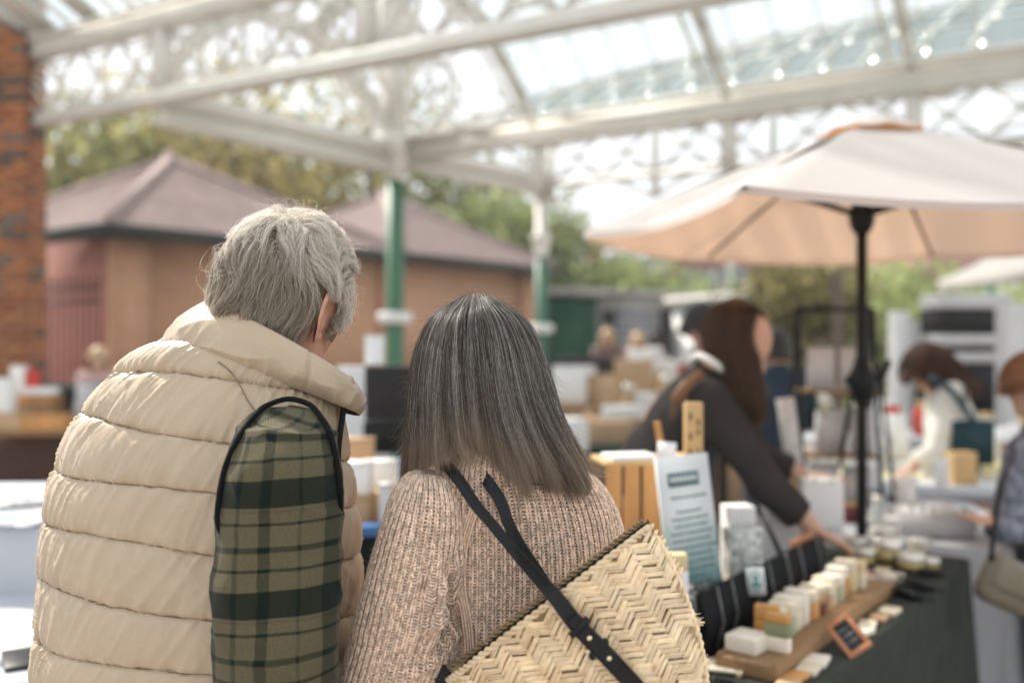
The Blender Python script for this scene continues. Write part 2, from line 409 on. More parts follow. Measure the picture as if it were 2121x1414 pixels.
column(col1, 3.2, 3.46, 'nearest green iron column with a white collar, left of the woman', .095, 1.72)
column(col2, 2.6, 3.5, 'green iron column just right of the woman by the green container', .082, 1.63)
for (px, Y, zt, lb) in ((1515, 24, 3.4, 'thin far green column above the dark haired vendor'), (1875, 22, 3.0, 'far green post seen right of the parasol pole'), (1553, 27, 3.0, 'thinnest far green post beside the vendor head'), (2052, 16, 3.3, 'pale far column under the white awning at right')):
    q = P(px, 700, Y); column(Vector((q.x, Y, 0)), zt-.3, zt, lb, .08)

# upper white post over column 1 and tracery rings beside it
DB = Vector((.82, -.573, 0)).normalized(); DU = Vector((.59, .807, 0)).normalized()
def ringpanel(mb, base, d, w, h, z):
    c = base+d*(w/2)+Vector((0, 0, z+h/2)); rr = min(w, h)*.46
    def at(u, v): return c+d*u+Vector((0, 0, v))
    mb.tube([at(rr*math.cos(t), rr*math.sin(t)) for t in np.linspace(0, 2*math.pi, 25)], .028, 6)
    for k in range(4):
        a = math.pi/4+k*math.pi/2
        mb.tube([at(rr*.5*math.cos(a)+rr*.42*math.cos(t), rr*.5*math.sin(a)+rr*.42*math.sin(t)) for t in np.linspace(0, 2*math.pi, 15)], .018, 5)
    for sx in (-1, 1):
        for sy in (-1, 1): mb.tube([at(sx*w/2, sy*h/2), at(sx*rr*.7, sy*rr*.7)], .018, 5)
ub = thing('upper_post', 'white square post with round tracery brackets above the nearest column', 'post', (col1.x, col1.y, H))
q = MB(); q.beam(col1+Vector((0, 0, 3.46)), col1+Vector((0, 0, 5.4)), .2, .2, up=DB); q.beam(col1+Vector((0, 0, 3.44)), col1+Vector((0, 0, 3.74)), .3, .3, up=DB)
q.beam(col1+Vector((0, 0, 4.55)), col1+Vector((0, 0, 5.4)), .34, .26, up=DB); obj('shaft', q, WHITE, ub, world=True)
q = MB(); ringpanel(q, col1+DB*.1, DB, .78, .8, 3.68); obj('tracery_bracket', q, WHITE, ub, world=True)
q = MB(); ringpanel(q, col1-DU*.1, -DU, .78, .8, 3.68); obj('tracery_bracket', q, WHITE, ub, world=True)
q = MB(); q.beam(col1+Vector((0, 0, 4.5)), col1+DB*5+Vector((0, 0, 4.62)), .09, .1); q.beam(col1+Vector((0, 0, 4.5)), col1-DU*2.6+Vector((0, 0, 4.5)), .09, .1); obj('upper_tie', q, WHITE, ub, world=True)

# B1 valley girder to the right
B1A = Vector((-1.1, 10.83, 0)); 
def B1(t, z): s_ = B1A+DB*t; return Vector((s_.x, s_.y, z))
b1 = thing('valley_girder', 'wide cream gutter girder crossing above the parasol', 'girder', tuple(B1(0, H)), group='canopy girders')
q = MB(); q.beam(B1(0, H), B1(8.6, H), .14, .17); q.beam(B1(0, H+.10), B1(8.6, H+.10), .30, .03); q.beam(B1(0, H-.10), B1(8.6, H-.10), .22, .025); obj('gutter_beam', q, WHITE, b1, world=True)
rt = []
for px in (1112, 1510, 1893, 2290):
    k = (px-1060.5)/F; t = (k*B1A.y-B1A.x)/(DB.x-k*DB.y); rt.append(t)
for t in rt[:3]:
    q = MB(); q.tube([B1(t, H-.08), B1(t, H-.32), B1(t, H-.55)], [.075, .07, .085], 10); q.tube([B1(t, H-.12), B1(t+.2, H-.16), B1(t+.42, H-.1)], .02, 6); q.tube([B1(t, H-.5), B1(t-.1, H-.3), B1(t-.38, H-.12)], .02, 6)
    obj('drop_post', q, WHITE, b1, world=True)
# B2 girder from column 1 back towards the near girder, and B4 away to column 2
b2 = thing('side_girder', 'cream girder joining the nearest column to the near lattice girder on the left', 'girder', tuple(col1)[:2]+(H,), group='canopy girders')
q = MB(); e = col1-DU*2.9
q.beam(col1+Vector((0, 0, H)), e+Vector((0, 0, H)), .16, .15); q.beam(col1+Vector((0, 0, H-.14)), e+Vector((0, 0, H-.14)), .10, .1); q.beam(col1+Vector((0, 0, H-.25)), e+Vector((0, 0, H-.2)), .24, .03); obj('beam', q, WHITE, b2, world=True)
b4 = thing('side_girder', 'cream girder running away from the nearest column to the second column', 'girder', tuple(col1)[:2]+(H,), group='canopy girders')
c2h = Vector((.43, 12.85, 0))
q = MB(); q.beam(col1+Vector((0, 0, H)), c2h+Vector((0, 0, H)), .16, .15); q.beam(col1+Vector((0, 0, H-.14)), c2h+Vector((0, 0, H-.16)), .1, .1); obj('beam', q, WHITE, b4, world=True)
q = MB(); q.beam(col2+Vector((0, 0, 3.4)), col2+Vector((0, 0, 4.3)), .22, .22); q.beam(c2h+Vector((0, 0, 3.35)), col2+Vector((0, 0, 3.45)), .16, .15); obj('end_post', q, WHITE, b4, world=True)
# T3 far lattice girder
t3 = thing('lattice_girder', 'far cream lattice girder with crossed bars seen above the parasol', 'girder', tuple(c2h)[:2]+(H,), group='canopy girders')
e3 = c2h+Vector((4.6, -3.0, 0)).normalized()*7.6; d3 = (e3-c2h).normalized()
def T3(t, z): s_ = c2h+d3*t; return Vector((s_.x, s_.y, z))
q = MB(); q.beam(T3(0, 3.47), T3(7.6, 3.47), .08, .08); obj('bottom_chord', q, WHITE, t3, world=True)
q = MB(); q.beam(T3(0, 4.1), T3(7.6, 4.1), .1, .1); obj('top_chord', q, WHITE, t3, world=True)
for i in range(5):
    t = .1+i*1.45
    q = MB(); q.tube([T3(t, 3.2), T3(t, 4.1)], .05, 8); obj('post', q, WHITE, t3, world=True)
    q = MB(); lattice(q, T3(t+.05, 0), T3(t+1.4, 0), 3.52, 4.05, 2, .026, False)
    q.tube([T3(t+x*1.4, 3.2+.27*math.sin(math.pi*x)) for x in np.linspace(0, 1, 12)], .03, 6); obj('lattice_panel', q, WHITE, t3, world=True)

# glazed roofs
GL1 = glassmat('clear_roof_glass', (.8, .85, .85), .06, .97)
GL2 = glassmat('dusty_roof_glass', (.50, .60, .60), .42, .86)
def glazed(name, label, f, us, vs, glass, barw, parent_loc, bars_every=1, boards=()):
    """f(u,v)->point ; panes are parts, bars joined per direction"""
    o = thing(name, label, 'roof', parent_loc)
    for j in range(len(us)):
        if j % bars_every: continue
        q = MB()
        for i in range(len(vs)-1): q.beam(f(us[j], vs[i]), f(us[j], vs[i+1]), barw, barw*1.3)
        obj('glazing_bar', q, WHITE, o, world=True)
    for i in range(len(vs)):
        q = MB(); q.beam(f(us[0], vs[i]), f(us[-1], vs[i]), barw, barw); obj('purlin', q, WHITE, o, world=True)
    for j in range(len(us)-1):
        for i in range(len(vs)-1):
            a, b, c, d = f(us[j], vs[i]), f(us[j+1], vs[i]), f(us[j+1], vs[i+1]), f(us[j], vs[i+1])
            if (c-d).length < .02: continue
            q = MB(); q.quad(a, b, c, d, .006)
            obj('board' if (j, i) in boards or j in boards else 'pane', q, WHITE if (j in boards) else glass, o, world=True)
    return o
SP = 3.0   # distance near girder - valley girder
def near_arch(t, s):        # s from 0 (valley girder) to 1 (near girder)
    q = B1(t, 0)-Vector((.57, .82, 0)).normalized()*SP*s
    z = H+.13+ .98*math.sin(math.pi*min(1, s*.93+.0))
    return Vector((q.x, q.y, z))
us = list(np.arange(rt[0]-.02, 8.2, .37))
glazed('glass_roof', 'clear glazed arch roof between the two near girders', lambda u, v: near_arch(u, v), us, [0, .2, .4, .55, .75, 1], GL1, .012, tuple(B1(2, H+.5)))
rf = thing('roof_ribs', 'curved cream ribs carrying the clear near glass roof', 'roof rib', tuple(B1(2, H+.4)))
for t in rt+[rt[0]-1.85*.98]:
    for off in (0, .16):
        q = MB(); pts = [near_arch(t-off, s)-Vector((0, 0, .07)) for s in np.linspace(0, 1, 12)]
        for a, b in zip(pts[:-1], pts[1:]): q.beam(a, b, .075 if off == 0 else .03, .12 if off == 0 else .05)
        obj('rib', q, WHITE, rf, world=True)
def far_hip(t, s):          # slope rising away from the valley girder to a ridge, hipped at the left
    q = B1(t, 0)+Vector((.57, .82, 0)).normalized()*2.6*s
    hip = max(0.0, 3.1*s-t+.1)
    q = q+DB*hip
    return Vector((q.x, q.y, H+.15+1.22*s**.85))
us = list(np.arange(.15, 9.2, .42))
glazed('glass_roof', 'dusty bluish glazed slope beyond the gutter girder', far_hip, us, [0, .33, .66, 1.0], GL2, .026, tuple(B1(3, H+.5)))
def left_lean(t, s):
    q = T1(t, 0)-Vector((.523, .852, 0))*1.9*s
    return Vector((q.x, q.y, 4.30+.95*s))
glazed('glass_roof', 'slatted glass and board roof above the pillar at top left', left_lean, list(np.arange(-1.4, 6.0, .21)), [0, .5, 1], GL1, .03, tuple(T1(1, 4.4)), boards=(0, 1, 3, 5, 7, 9, 12))
q = MB(); q.beam(T1(-2.2, 3.3), T1(-.3, 3.95), .25, .3); single('wall_plate', q, FASC, 'dark timber wall plate at the top of the brick pillar', 'beam')
# ------------------------------------------------------------------ trees and hedges
def tree(px, Y, top_y, rad, label, mat, n=5000, leaf=.16, trunk_r=.16, base=.35, sparse=1.0, name='tree', cat='tree', squash=1.0, group='trees behind the buildings', seed=0, rx=None):
    rg = np.random.default_rng(seed*17+3)
    b = P(px, 700, Y); ztop = 1.5+(700-top_y)/F*Y
    o = thing(name, label, cat, (b.x, Y, 0), group=group)
    zc0 = ztop*base; ch = (ztop-zc0)/2; cz = zc0+ch
    rx = rx or rad
    q = MB(); q.tube([(0, 0, 0), (.05, .02, zc0*.5), (-.04, .05, zc0), (.1, 0, cz), (.0, 0, ztop*.92)], [trunk_r*1.3, trunk_r, trunk_r*.85, trunk_r*.5, .02], 8)
    cl = []
    for i in range(16):
        a = rg.uniform(0, 6.28); z0 = rg.uniform(zc0*.8, cz*1.1); e = rg.uniform(.5, .95)
        end = np.array([math.cos(a)*rx*e, math.sin(a)*rad*e, z0+rg.uniform(.2, .9)*ch])
        mid = np.array([end[0]*.5, end[1]*.5, z0+(end[2]-z0)*.35])
        q.tube([(0, 0, z0), mid, end], [trunk_r*.45, trunk_r*.28, .012], 6); cl.append(end)
        for k in range(4):
            e2 = mid+(end-mid)*rg.uniform(.2, 1)+rg.normal(0, .35*rad/2, 3); q.tube([mid+(end-mid)*.2, e2], [trunk_r*.15, .008], 4); cl.append(e2)
    obj('trunk', q, TRUNK, o)
    nc = 70
    d = rg.normal(0, 1, (nc, 3)); d /= np.linalg.norm(d, axis=1)[:, None]; rr = rg.uniform(.35, 1, nc)**.6
    cc = np.stack([d[:, 0]*rx*rr, d[:, 1]*rad*rr, cz+d[:, 2]*ch*rr*squash], 1); cc = np.concatenate([cc, np.array(cl)])
    wgt = rg.uniform(.2, 1, len(cc))*np.where(cc[:, 2] > cz+ch*.2, sparse, 1.0); wgt /= wgt.sum()
    k = rg.choice(len(cc), n, p=wgt); s = rad*.20
    c = cc[k]+rg.normal(0, 1, (n, 3))*s*np.array([1.1, 1.1, .8])
    a = rg.normal(0, 1, (n, 3)); a /= np.linalg.norm(a, axis=1)[:, None]; bb = np.cross(a, rg.normal(0, 1, (n, 3))); bb /= np.linalg.norm(bb, axis=1)[:, None]
    L = leaf*rg.uniform(.6, 1.3, n)[:, None]
    V = np.stack([c-a*L, c+bb*L*.55, c+a*L, c-bb*L*.55], 1).reshape(-1, 3)
    V[:, 2] = np.maximum(V[:, 2], .02)
    me = fastmesh('crown', V, np.arange(4*n).reshape(-1, 4), False); obj('crown', me, mat, o)
    return o
LA = leafmat('autumn_leaves', (.22, .20, .08), (.55, .45, .19))
LG = leafmat('olive_leaves', (.15, .18, .07), (.42, .42, .19))
LL = leafmat('light_green_leaves', (.20, .25, .09), (.52, .57, .27))
LB = leafmat('brown_green_leaves', (.12, .12, .05), (.36, .31, .14))
tree(120, 25, 215, 3.4, 'olive autumn tree behind the brick pillar and the building', LG, 6200, .20, seed=1, base=.12, sparse=.7)
tree(330, 28, 150, 3.8, 'ochre autumn tree rising over the first hipped roof', LA, 5400, .19, seed=2, sparse=.35, base=.15)
tree(560, 27, 95, 3.6, 'tall thin crowned autumn tree left of the nearest column', LA, 3600, .17, seed=3, sparse=.4, base=.2)
tree(760, 30, 70, 3.6, 'tall sparse tree directly behind the nearest column', LG, 2600, .16, seed=4, sparse=.6, base=.25)
tree(960, 30, 255, 2.8, 'sparse tree between the two green columns', LG, 2300, .17, seed=5, sparse=.6, base=.25)
tree(1050, 27, 395, 2.0, 'rounded yellow green tree above the end of the tiled roof', LL, 4500, .13, seed=6, base=.2)
tree(1180, 27, 455, 1.6, 'light green tree behind the green container', LG, 4500, .13, seed=7, base=.15)
tree(1300, 25, 545, 1.6, 'low light green tree under the left tip of the parasol', LL, 4000, .12, seed=8, base=.1)
tree(1430, 24, 592, 1.5, 'small pale bush behind the flat roofed kiosks', LL, 3000, .12, seed=9, base=.1, name='bush', cat='bush')
tree(1660, 17, 528, .95, 'small brownish green tree behind the display rack', LB, 3000, .10, seed=10, base=.45, trunk_r=.08)
tree(1790, 20, 590, 1.6, 'green bush right of the parasol pole', LL, 3400, .11, seed=11, base=.1, name='bush', cat='bush', rx=1.3)
tree(1960, 21, 560, 1.8, 'bright green bush left of the black banded stand', LL, 4200, .11, seed=12, base=.1, name='bush', cat='bush')
tree(2110, 24, 575, 1.8, 'green bush at the right edge under the white awning', LL, 3200, .12, seed=13, base=.1, name='bush', cat='bush')
mb = MB(); nH = 9000
V = np.stack([RNG.uniform(2, 20, nH), 30+RNG.uniform(-1, 1, nH), RNG.uniform(0, 1, nH)**.8*(2.0+.4*np.sin(np.arange(nH)))], 1)
a = RNG.normal(0, 1, (nH, 3)); a /= np.linalg.norm(a, axis=1)[:, None]; b_ = np.cross(a, RNG.normal(0, 1, (nH, 3))); b_ /= np.linalg.norm(b_, axis=1)[:, None]
VV = np.stack([V-a*.16, V+b_*.1, V+a*.16, V-b_*.1], 1).reshape(-1, 3); VV[:, 2] = np.maximum(VV[:, 2], .02)
o = obj('hedge', fastmesh('hedge', VV, np.arange(4*nH).reshape(-1, 4), False), LL); o['kind'] = 'stuff'
o['label'] = 'long light green hedge behind the market'

# ------------------------------------------------------------------ far red houses
HB = mk('far_red_brick', (.40, .17, .13), .9, .1, 1); HR = mk('far_red_tile', (.36, .17, .14), .8, .12, 1)
PANE = mk('window_glass', (.25, .3, .33), .15, .1, 2); WFR = mk('window_white', (.85, .85, .83), .5, .02, 2)
def house(px0, px1, Y, eave_y, ridge_y, label, wins, wallm=None):
    a = P(px0, eave_y, Y); b = P(px1, eave_y, Y); r_ = P(px0, ridge_y, Y+3)
    w_ = b.x-a.x; o = thing('terrace_house', label, 'house', (a.x, Y, 0), group='red terrace houses beyond the trees')
    q = MB(); q.box((w_/2, 3, a.z/2), (w_, 6, a.z)); obj('wall', q, wallm or HB, o)
    q = MB(); rz = r_.z; z = a.z
    q.add([(-.2, -.3, z-.05), (w_+.2, -.3, z-.05), (w_+.2, 6.3, z-.05), (-.2, 6.3, z-.05), (-.2, 3, rz), (w_+.2, 3, rz)], [(0, 1, 5, 4), (2, 3, 4, 5), (0, 4, 3), (1, 2, 5), (3, 2, 1, 0)])
    ro = obj('roof', q, HR, o); q = MB(); q.box((w_*.8, 3, rz+.3), (.8, .5, 1.2)); obj('chimney', q, HB, ro)
    for (u, zz, ww, hh) in wins:
        q = MB(); q.box((u*w_, -.04, zz), (ww, .12, hh)); f_ = obj('window', q, WFR, o)
        q = MB(); q.box((u*w_-ww*.23, -.115, zz), (ww*.36, .02, hh*.8)); q.box((u*w_+ww*.23, -.115, zz), (ww*.36, .02, hh*.8)); obj('pane', q, PANE, f_)
    return o
house(1240, 1390, 50, 540, 470, 'left red brick terrace house with a white bay window', [(.3, 5.2, 1.6, 1.4), (.75, 5.1, 1.3, 1.3), (.3, 2.2, 1.6, 1.5)])
house(1400, 1560, 52, 555, 490, 'pale upper terrace house with wide white windows', [(.25, 4.6, 2.2, 1.2), (.72, 4.6, 1.8, 1.2), (.5, 2, 2.2, 1.3)])
house(1575, 1800, 56, 570, 500, 'red terrace house behind the parasol pole', [(.2, 4.2, 1.8, 1.3), (.6, 4.2, 1.8, 1.3)])
house(1850, 2060, 60, 575, 520, 'red roofed terrace house at the far right', [(.3, 3.9, 2.0, 1.3), (.7, 3.9, 2.0, 1.3)])

# ------------------------------------------------------------------ kiosks
GREYSH = mk('grey_shutter', (.33, .33, .35), .5, .08, 3); PALE = mk('pale_panel', (.55, .54, .52), .6, .08, 3); ROOFG = mk('flat_roof_grey', (.40, .38, .35), .7, .25, 3); NEARBLK = mk('dark_opening', (.03, .028, .028), .8, .2, 4)
def kiosk(px0, px1, Y0, Y1, top_y, label, body, panels, roofm=ROOFG):
    a = P(px0, top_y, Y0); b = P(px1, top_y, Y1); d = Vector((b.x-a.x, b.y-a.y, 0)); L = d.length
    o = thing('kiosk', label, 'kiosk', (a.x, a.y, 0), math.atan2(d.y, d.x)); z = a.z
    q = MB(); q.box((L/2, 1.25, z/2-.05), (L, 2.4, z-.1)); obj('wall', q, body, o)
    q = MB(); q.box((L/2, 1.2, z), (L+.25, 2.8, .12)); obj('roof', q, roofm, o)
    for (u0, u1, z0, z1, mt, nm, ribs) in panels:
        q = MB(); q.box(((u0+u1)/2*L, .03, (z0+z1)/2*z), ((u1-u0)*L, .1, (z1-z0)*z)); pn = obj(nm, q, mt, o)
        if ribs:
            q = MB()
            for k in range(ribs): q.box(((u0+u1)/2*L, -.03, (z0+(z1-z0)*(k+.5)/ribs)*z), ((u1-u0)*L*.97, .03, (z1-z0)*z/ribs*.45))
            obj('ribs', q, mt, pn)
    return o
kiosk(1134, 1240, 19, 19.6, 603, 'dark green corrugated container beside the second column', DKGREEN, [(.04, .96, .05, .93, DKGREEN, 'shutter', 14)])
kiosk(1241, 1400, 20, 20.8, 606, 'grey kiosk with a closed pale shutter and dark door', PALE, [(.05, .2, .02, .86, NEARBLK, 'door', 0), (.22, .76, .05, .88, GREYSH, 'shutter', 12), (.80, .99, .02, .88, NEARBLK, 'door', 0)])
kiosk(1402, 1545, 20.8, 21.6, 611, 'cream kiosk behind the vendor', WHITE, [(.1, .9, .3, .8, PALE, 'shutter', 6)])
kiosk(1560, 1668, 17.5, 18, 612, 'white kiosk with a dark serving window behind the display rack', PAPER, [(.30, .62, .38, .85, NEARBLK, 'serving_window', 0)], WHITE)

# white awning at the far right
aw = thing('awning', 'white translucent gazebo roof at the far right edge', 'gazebo', tuple(P(2060, 700, 13).xy)+(0,))
AWM = mk('awning_cloth', (.60, .585, .55), .8, .04, 2, trans=.5)
a = P(2200, 548, 12); b = P(2600, 548, 12); q = MB(); zz = a.z
q.add([(a.x, 12, zz), (b.x, 12, zz), (b.x, 15.5, zz), (a.x, 15.5, zz), ((a.x+b.x)/2, 13.7, zz+.75)], [(0, 1, 4), (1, 2, 4), (2, 3, 4), (3, 0, 4)])
q.box(((a.x+b.x)/2, 12, zz-.08), (b.x-a.x, .02, .16)); q.box((a.x, 13.75, zz-.08), (.02, 3.5, .16))
obj('roof', q, AWM, aw, world=True)
for (x, y) in ((a.x+.05, 12.05), (b.x-.05, 12.05), (a.x+.05, 15.4), (b.x-.05, 15.4)):
    q = MB(); q.box((x, y, zz/2), (.05, .05, zz)); obj('leg', q, WHITE, aw, world=True)
# ------------------------------------------------------------------ figure tools
def spl(xs, ys, q):
    """Catmull-Rom style smooth interpolation of rows ys at xs"""
    xs = np.asarray(xs, float); ys = np.asarray(ys, float); q = np.clip(np.asarray(q, float), xs[0], xs[-1])
    if ys.ndim == 1: ys = ys[:, None]
    m = np.zeros_like(ys); d = np.diff(ys, axis=0)/np.diff(xs)[:, None]
    m[1:-1] = (d[1:]*np.diff(xs)[:-1, None]+d[:-1]*np.diff(xs)[1:, None])/(np.diff(xs)[1:]+np.diff(xs)[:-1])[:, None]; m[0] = d[0]; m[-1] = d[-1]
    i = np.clip(np.searchsorted(xs, q, side='right')-1, 0, len(xs)-2); h = (xs[i+1]-xs[i]); t = ((q-xs[i])/h)[:, None]; h = h[:, None]
    r = (2*t**3-3*t**2+1)*ys[i]+(t**3-2*t**2+t)*h*m[i]+(-2*t**3+3*t**2)*ys[i+1]+(t**3-t**2)*h*m[i+1]
    return r[:, 0] if r.shape[1] == 1 else r
def gnormals(G, wrap=True):
    if wrap:
        du = np.roll(G, -1, 1)-np.roll(G, 1, 1)
    else: du = np.gradient(G, axis=1)
    dv = np.gradient(G, axis=0)
    n = np.cross(du, dv); n /= np.linalg.norm(n, axis=2)[..., None]+1e-12
    c = G.mean(1, keepdims=True); m_ = len(G)//2
    if wrap and np.sum(n[m_]*(G[m_]-c[m_])) < 0: n = -n
    return n
def pix(V):
    V = np.asarray(V); return np.stack([V[..., 0]/V[..., 1]*F+1060.5, 700-(V[..., 2]-1.5)/V[..., 1]*F], -1)
def loftgrid(levels, m, n, e=2.2, th0=0.0):
    """levels rows: v, xL,zL(px), xR,zR(px), Yl, Yr, depth, backlift -> grid (m,n,3) closed ring; theta=-90deg faces the camera"""
    L = np.array(levels, float); v = np.linspace(L[0, 0], L[-1, 0], m); S = spl(L[:, 0], L[:, 1:], v)
    pl = np.stack([(S[:, 0]-1060.5)/F*S[:, 4], S[:, 4], 1.5+(700-S[:, 1])/F*S[:, 4]], 1)
    pr = np.stack([(S[:, 2]-1060.5)/F*S[:, 5], S[:, 5], 1.5+(700-S[:, 3])/F*S[:, 5]], 1)
    c = (pl+pr)/2; A = (pr-pl)/2; B = np.stack([S[:, 6]*0, -S[:, 6], S[:, 6]*S[:, 7]], 1)
    th = th0+np.arange(n)*2*math.pi/n
    cs, sn = np.cos(th), np.sin(th); cx = np.sign(cs)*np.abs(cs)**(2/e); sx = np.sign(sn)*np.abs(sn)**(2/e)
    return c[:, None]+A[:, None]*cx[None, :, None]+B[:, None]*sx[None, :, None], v, th
def head_surface(n=72, m=54):
    """local head: x right, y forward, z up. returns grid"""
    ph = np.linspace(.02, math.pi-.02, m)[:, None]; th = (np.arange(n)*2*math.pi/n)[None, :]
    x = np.sin(ph)*np.cos(th); y = np.sin(ph)*np.sin(th); z = np.cos(ph)*np.ones_like(th)
    X = .077*x; Y = .098*y; Z = np.where(z > 0, .112*z, .128*z)
    lo = np.clip(-Z/.128, 0, 1)
    X = X*(1-.38*lo**1.6); Y = np.where(Y < 0, Y*(1-.55*lo**1.4), Y*(1-.02*lo))+.022*lo**1.3
    fr = np.clip(y, 0, 1)**2
    def g(cx, cz, sx, sz): return np.exp(-((X-cx)/sx)**2-((Z-cz)/sz)**2)*fr
    Y = Y+.021*g(0, -.052, .011, .016)+.010*g(0, -.03, .009, .022)-.007*(g(.031, -.018, .014, .011)+g(-.031, -.018, .014, .011))
    Y = Y+.004*g(0, .004, .05, .010)+.005*g(0, -.083, .02, .006)-.003*g(0, -.090, .02, .004)+.005*g(0, -.097, .018, .006)+.008*g(0, -.117, .018, .012)-.004*g(0, -.105, .02, .006)
    X = X+np.sign(X)*.004*np.exp(-((Z+.035)/.02)**2)*np.clip(y, 0, 1)
    return np.stack([X, Y, Z], -1)
def ear_mesh(side, M, s=1.0):
    q = MB(); nr, n = 9, 26; t = np.arange(n)*2*math.pi/n
    ey = (.0175+.003*np.sin(t))*np.cos(t)*s; ez = np.where(np.sin(t) > 0, .033, .031)*np.sin(t)*s
    ey = ey*np.where(np.sin(t) < -.3, .72, 1.0)-.002
    for back in (0, 1):
        G = []
        for i in range(nr):
            r = (i/(nr-1)); prof = np.interp(r, [0, .3, .5, .68, .84, .95, 1], [-.006, -.005, .001, .0005, .006, .0055, .001])
            if back: prof = -.0035+.001*r-(.004 if r < .5 else 0)
            yy, zz = ey*r, ez*r; lift = np.clip((.012*s-yy)/(.03*s), 0, 1.2)*.017*s
            G.append(np.stack([side*(.0745+lift+prof*s*np.where(ey > .010, .3, 1)), yy-.004, zz-.036], 1))
        q.grid(np.array(G), wrap=True)
    lob = MB()
    V = np.concatenate(q.v)@np.array(M.to_3x3()).T+np.array(M.translation); q.v = [V]
    return q
def strands(name, PTS, rad, mat, parent, tip=.25):
    """PTS (ns,k,3) world"""
    ns, k = PTS.shape[:2]
    hc = bpy.data.hair_curves.new(name); hc.add_curves([k]*ns)
    hc.attributes['position'].data.foreach_set('vector', PTS.astype(np.float32).ravel()) if 'position' in hc.attributes else hc.points.foreach_set('position', PTS.astype(np.float32).ravel())
    ra = hc.attributes.get('radius') or hc.attributes.new('radius', 'FLOAT', 'POINT')
    pr = np.interp(np.linspace(0, 1, k), [0, .6, 1], [1, .85, tip])
    ra.data.foreach_set('value', (np.asarray(rad).reshape(-1, 1)*pr[None]*np.ones((ns, 1))).astype(np.float32).ravel())
    hc.materials.append(mat)
    o = bpy.data.objects.new(name, hc); COL.objects.link(o)
    if parent is not None:
        o.parent = parent; o.matrix_parent_inverse = wmat(parent).inverted()
    return o
def hairmat(name, stops, rough=.38, trans=.35):
    m = bpy.data.materials.new(name); m.use_nodes = True; t = m.node_tree; N = t.nodes; b = N['Principled BSDF']
    b.inputs['Roughness'].default_value = rough; b.inputs['Specular IOR Level'].default_value = .35
    hi = N.new('ShaderNodeHairInfo'); rp = N.new('ShaderNodeValToRGB')
    while len(rp.color_ramp.elements) < len(stops): rp.color_ramp.elements.new(.5)
    for e, (p_, c) in zip(rp.color_ramp.elements, stops): e.position = p_; e.color = (*c, 1)
    t.links.new(hi.outputs['Random'], rp.inputs[0]); t.links.new(rp.outputs[0], b.inputs[0])
    tr = N.new('ShaderNodeBsdfTranslucent'); t.links.new(rp.outputs[0], tr.inputs[0]); mx = N.new('ShaderNodeMixShader'); mx.inputs[0].default_value = trans
    t.links.new(b.outputs[0], mx.inputs[1]); t.links.new(tr.outputs[0], mx.inputs[2]); t.links.new(mx.outputs[0], N['Material Output'].inputs[0])
    return m, rp
def surf_at(G, pts):
    """nearest camera-facing surface point for photo pixels"""
    g = G.reshape(-1, 3); pp = pix(g); out = []
    for (x, y) in pts:
        d = (pp[:, 0]-x)**2+(pp[:, 1]-y)**2; k = np.where(d < d.min()+60)[0]; out.append(g[k[np.argmin(g[k, 1])]])
    return np.array(out)
def smooth_path(pts, n):
    pts = np.asarray(pts, float); d = np.concatenate([[0], np.cumsum(np.linalg.norm(np.diff(pts, axis=0), axis=1))])
    return spl(d, pts, np.linspace(0, d[-1], n))

# ================================================================== MAN
man = thing('person', 'older man with wavy white hair in a cream quilted gilet over a green plaid shirt', 'person', (-.48, 1.5, 0))
VEST = mk('cream_nylon', (.51, .405, .285), .36, .035, 9, bump=.10, bscale=220, spec=.4, sheen=.05)
VLEV = [ # v, Lx,Ly, Rx,Ry, Yl, Yr, depth, lift
 (0, 56, 1640, 728, 1715, 1.55, 1.44, .165, .10), (150, 58, 1500, 733, 1565, 1.55, 1.44, .17, .10), (250, 62, 1395, 736, 1470, 1.55, 1.44, .172, .10),
 (360, 69, 1291, 741, 1372, 1.55, 1.44, .175, .10), (470, 75, 1179, 747, 1268, 1.55, 1.44, .175, .10), (580, 84, 1066, 747, 1152, 1.55, 1.44, .17, .10),
 (680, 106, 966, 736, 1045, 1.55, 1.44, .165, .12), (780, 152, 865, 722, 955, 1.55, 1.44, .152, .15), (842, 204, 805, 712, 890, 1.54, 1.44, .135, .2),
 (880, 250, 768, 706, 852, 1.53, 1.44, .12, .25), (915, 305, 733, 700, 820, 1.52, 1.44, .105, .3), (940, 350, 708, 695, 795, 1.51, 1.44, .095, .3), (965, 420, 680, 680, 765, 1.50, 1.45, .07, .3)]
VLEV = [(l[0], l[1]+(46 if l[0] < 850 else 34), l[2]+4, l[3]-14, *l[4:]) for l in VLEV]
G, vv, th = loftgrid(VLEV, 620, 460, 2.25, -math.pi*.5+.001)
seams = np.array([-60, 40, 148, 250, 360, 470, 580, 680, 780, 874, 940, 1000.])
# seam lines drift: yoke seam dips towards the arm
cs = np.cos(th); vs = vv[:, None]+np.zeros_like(th)[None]
drift = np.where(vs > 800, -26*np.clip(cs, -1, 1)[None]*np.clip((vs-800)/80, 0, 1), 0)+5*np.sin(th*3+vs*.02)
k = np.clip(np.searchsorted(seams, vs+drift, side='right')-1, 0, len(seams)-2)
f = (vs+drift-seams[k])/(seams[k+1]-seams[k])
N0 = gnormals(G)
U_ = th[None]*.27+np.zeros_like(vs); Vm = vs/1000*.72
edge = np.minimum(f, 1-f)
puff = np.sqrt(np.clip(1-(2*f-1)**2, 0, 1))
side = np.clip(-.15-cs, 0, 1)[None]*1.3+.35                     # more crumple on the far left
w1 = 1-np.abs(vn(U_*42+Vm*26, Vm*9+k*7.3, 1.0)); w2 = 1-np.abs(vn(U_*85+Vm*35, Vm*16+k*3.1, 5.0))
w3 = 1-np.abs(vn(U_*30-Vm*38, Vm*14+k*5.7, 8.0))
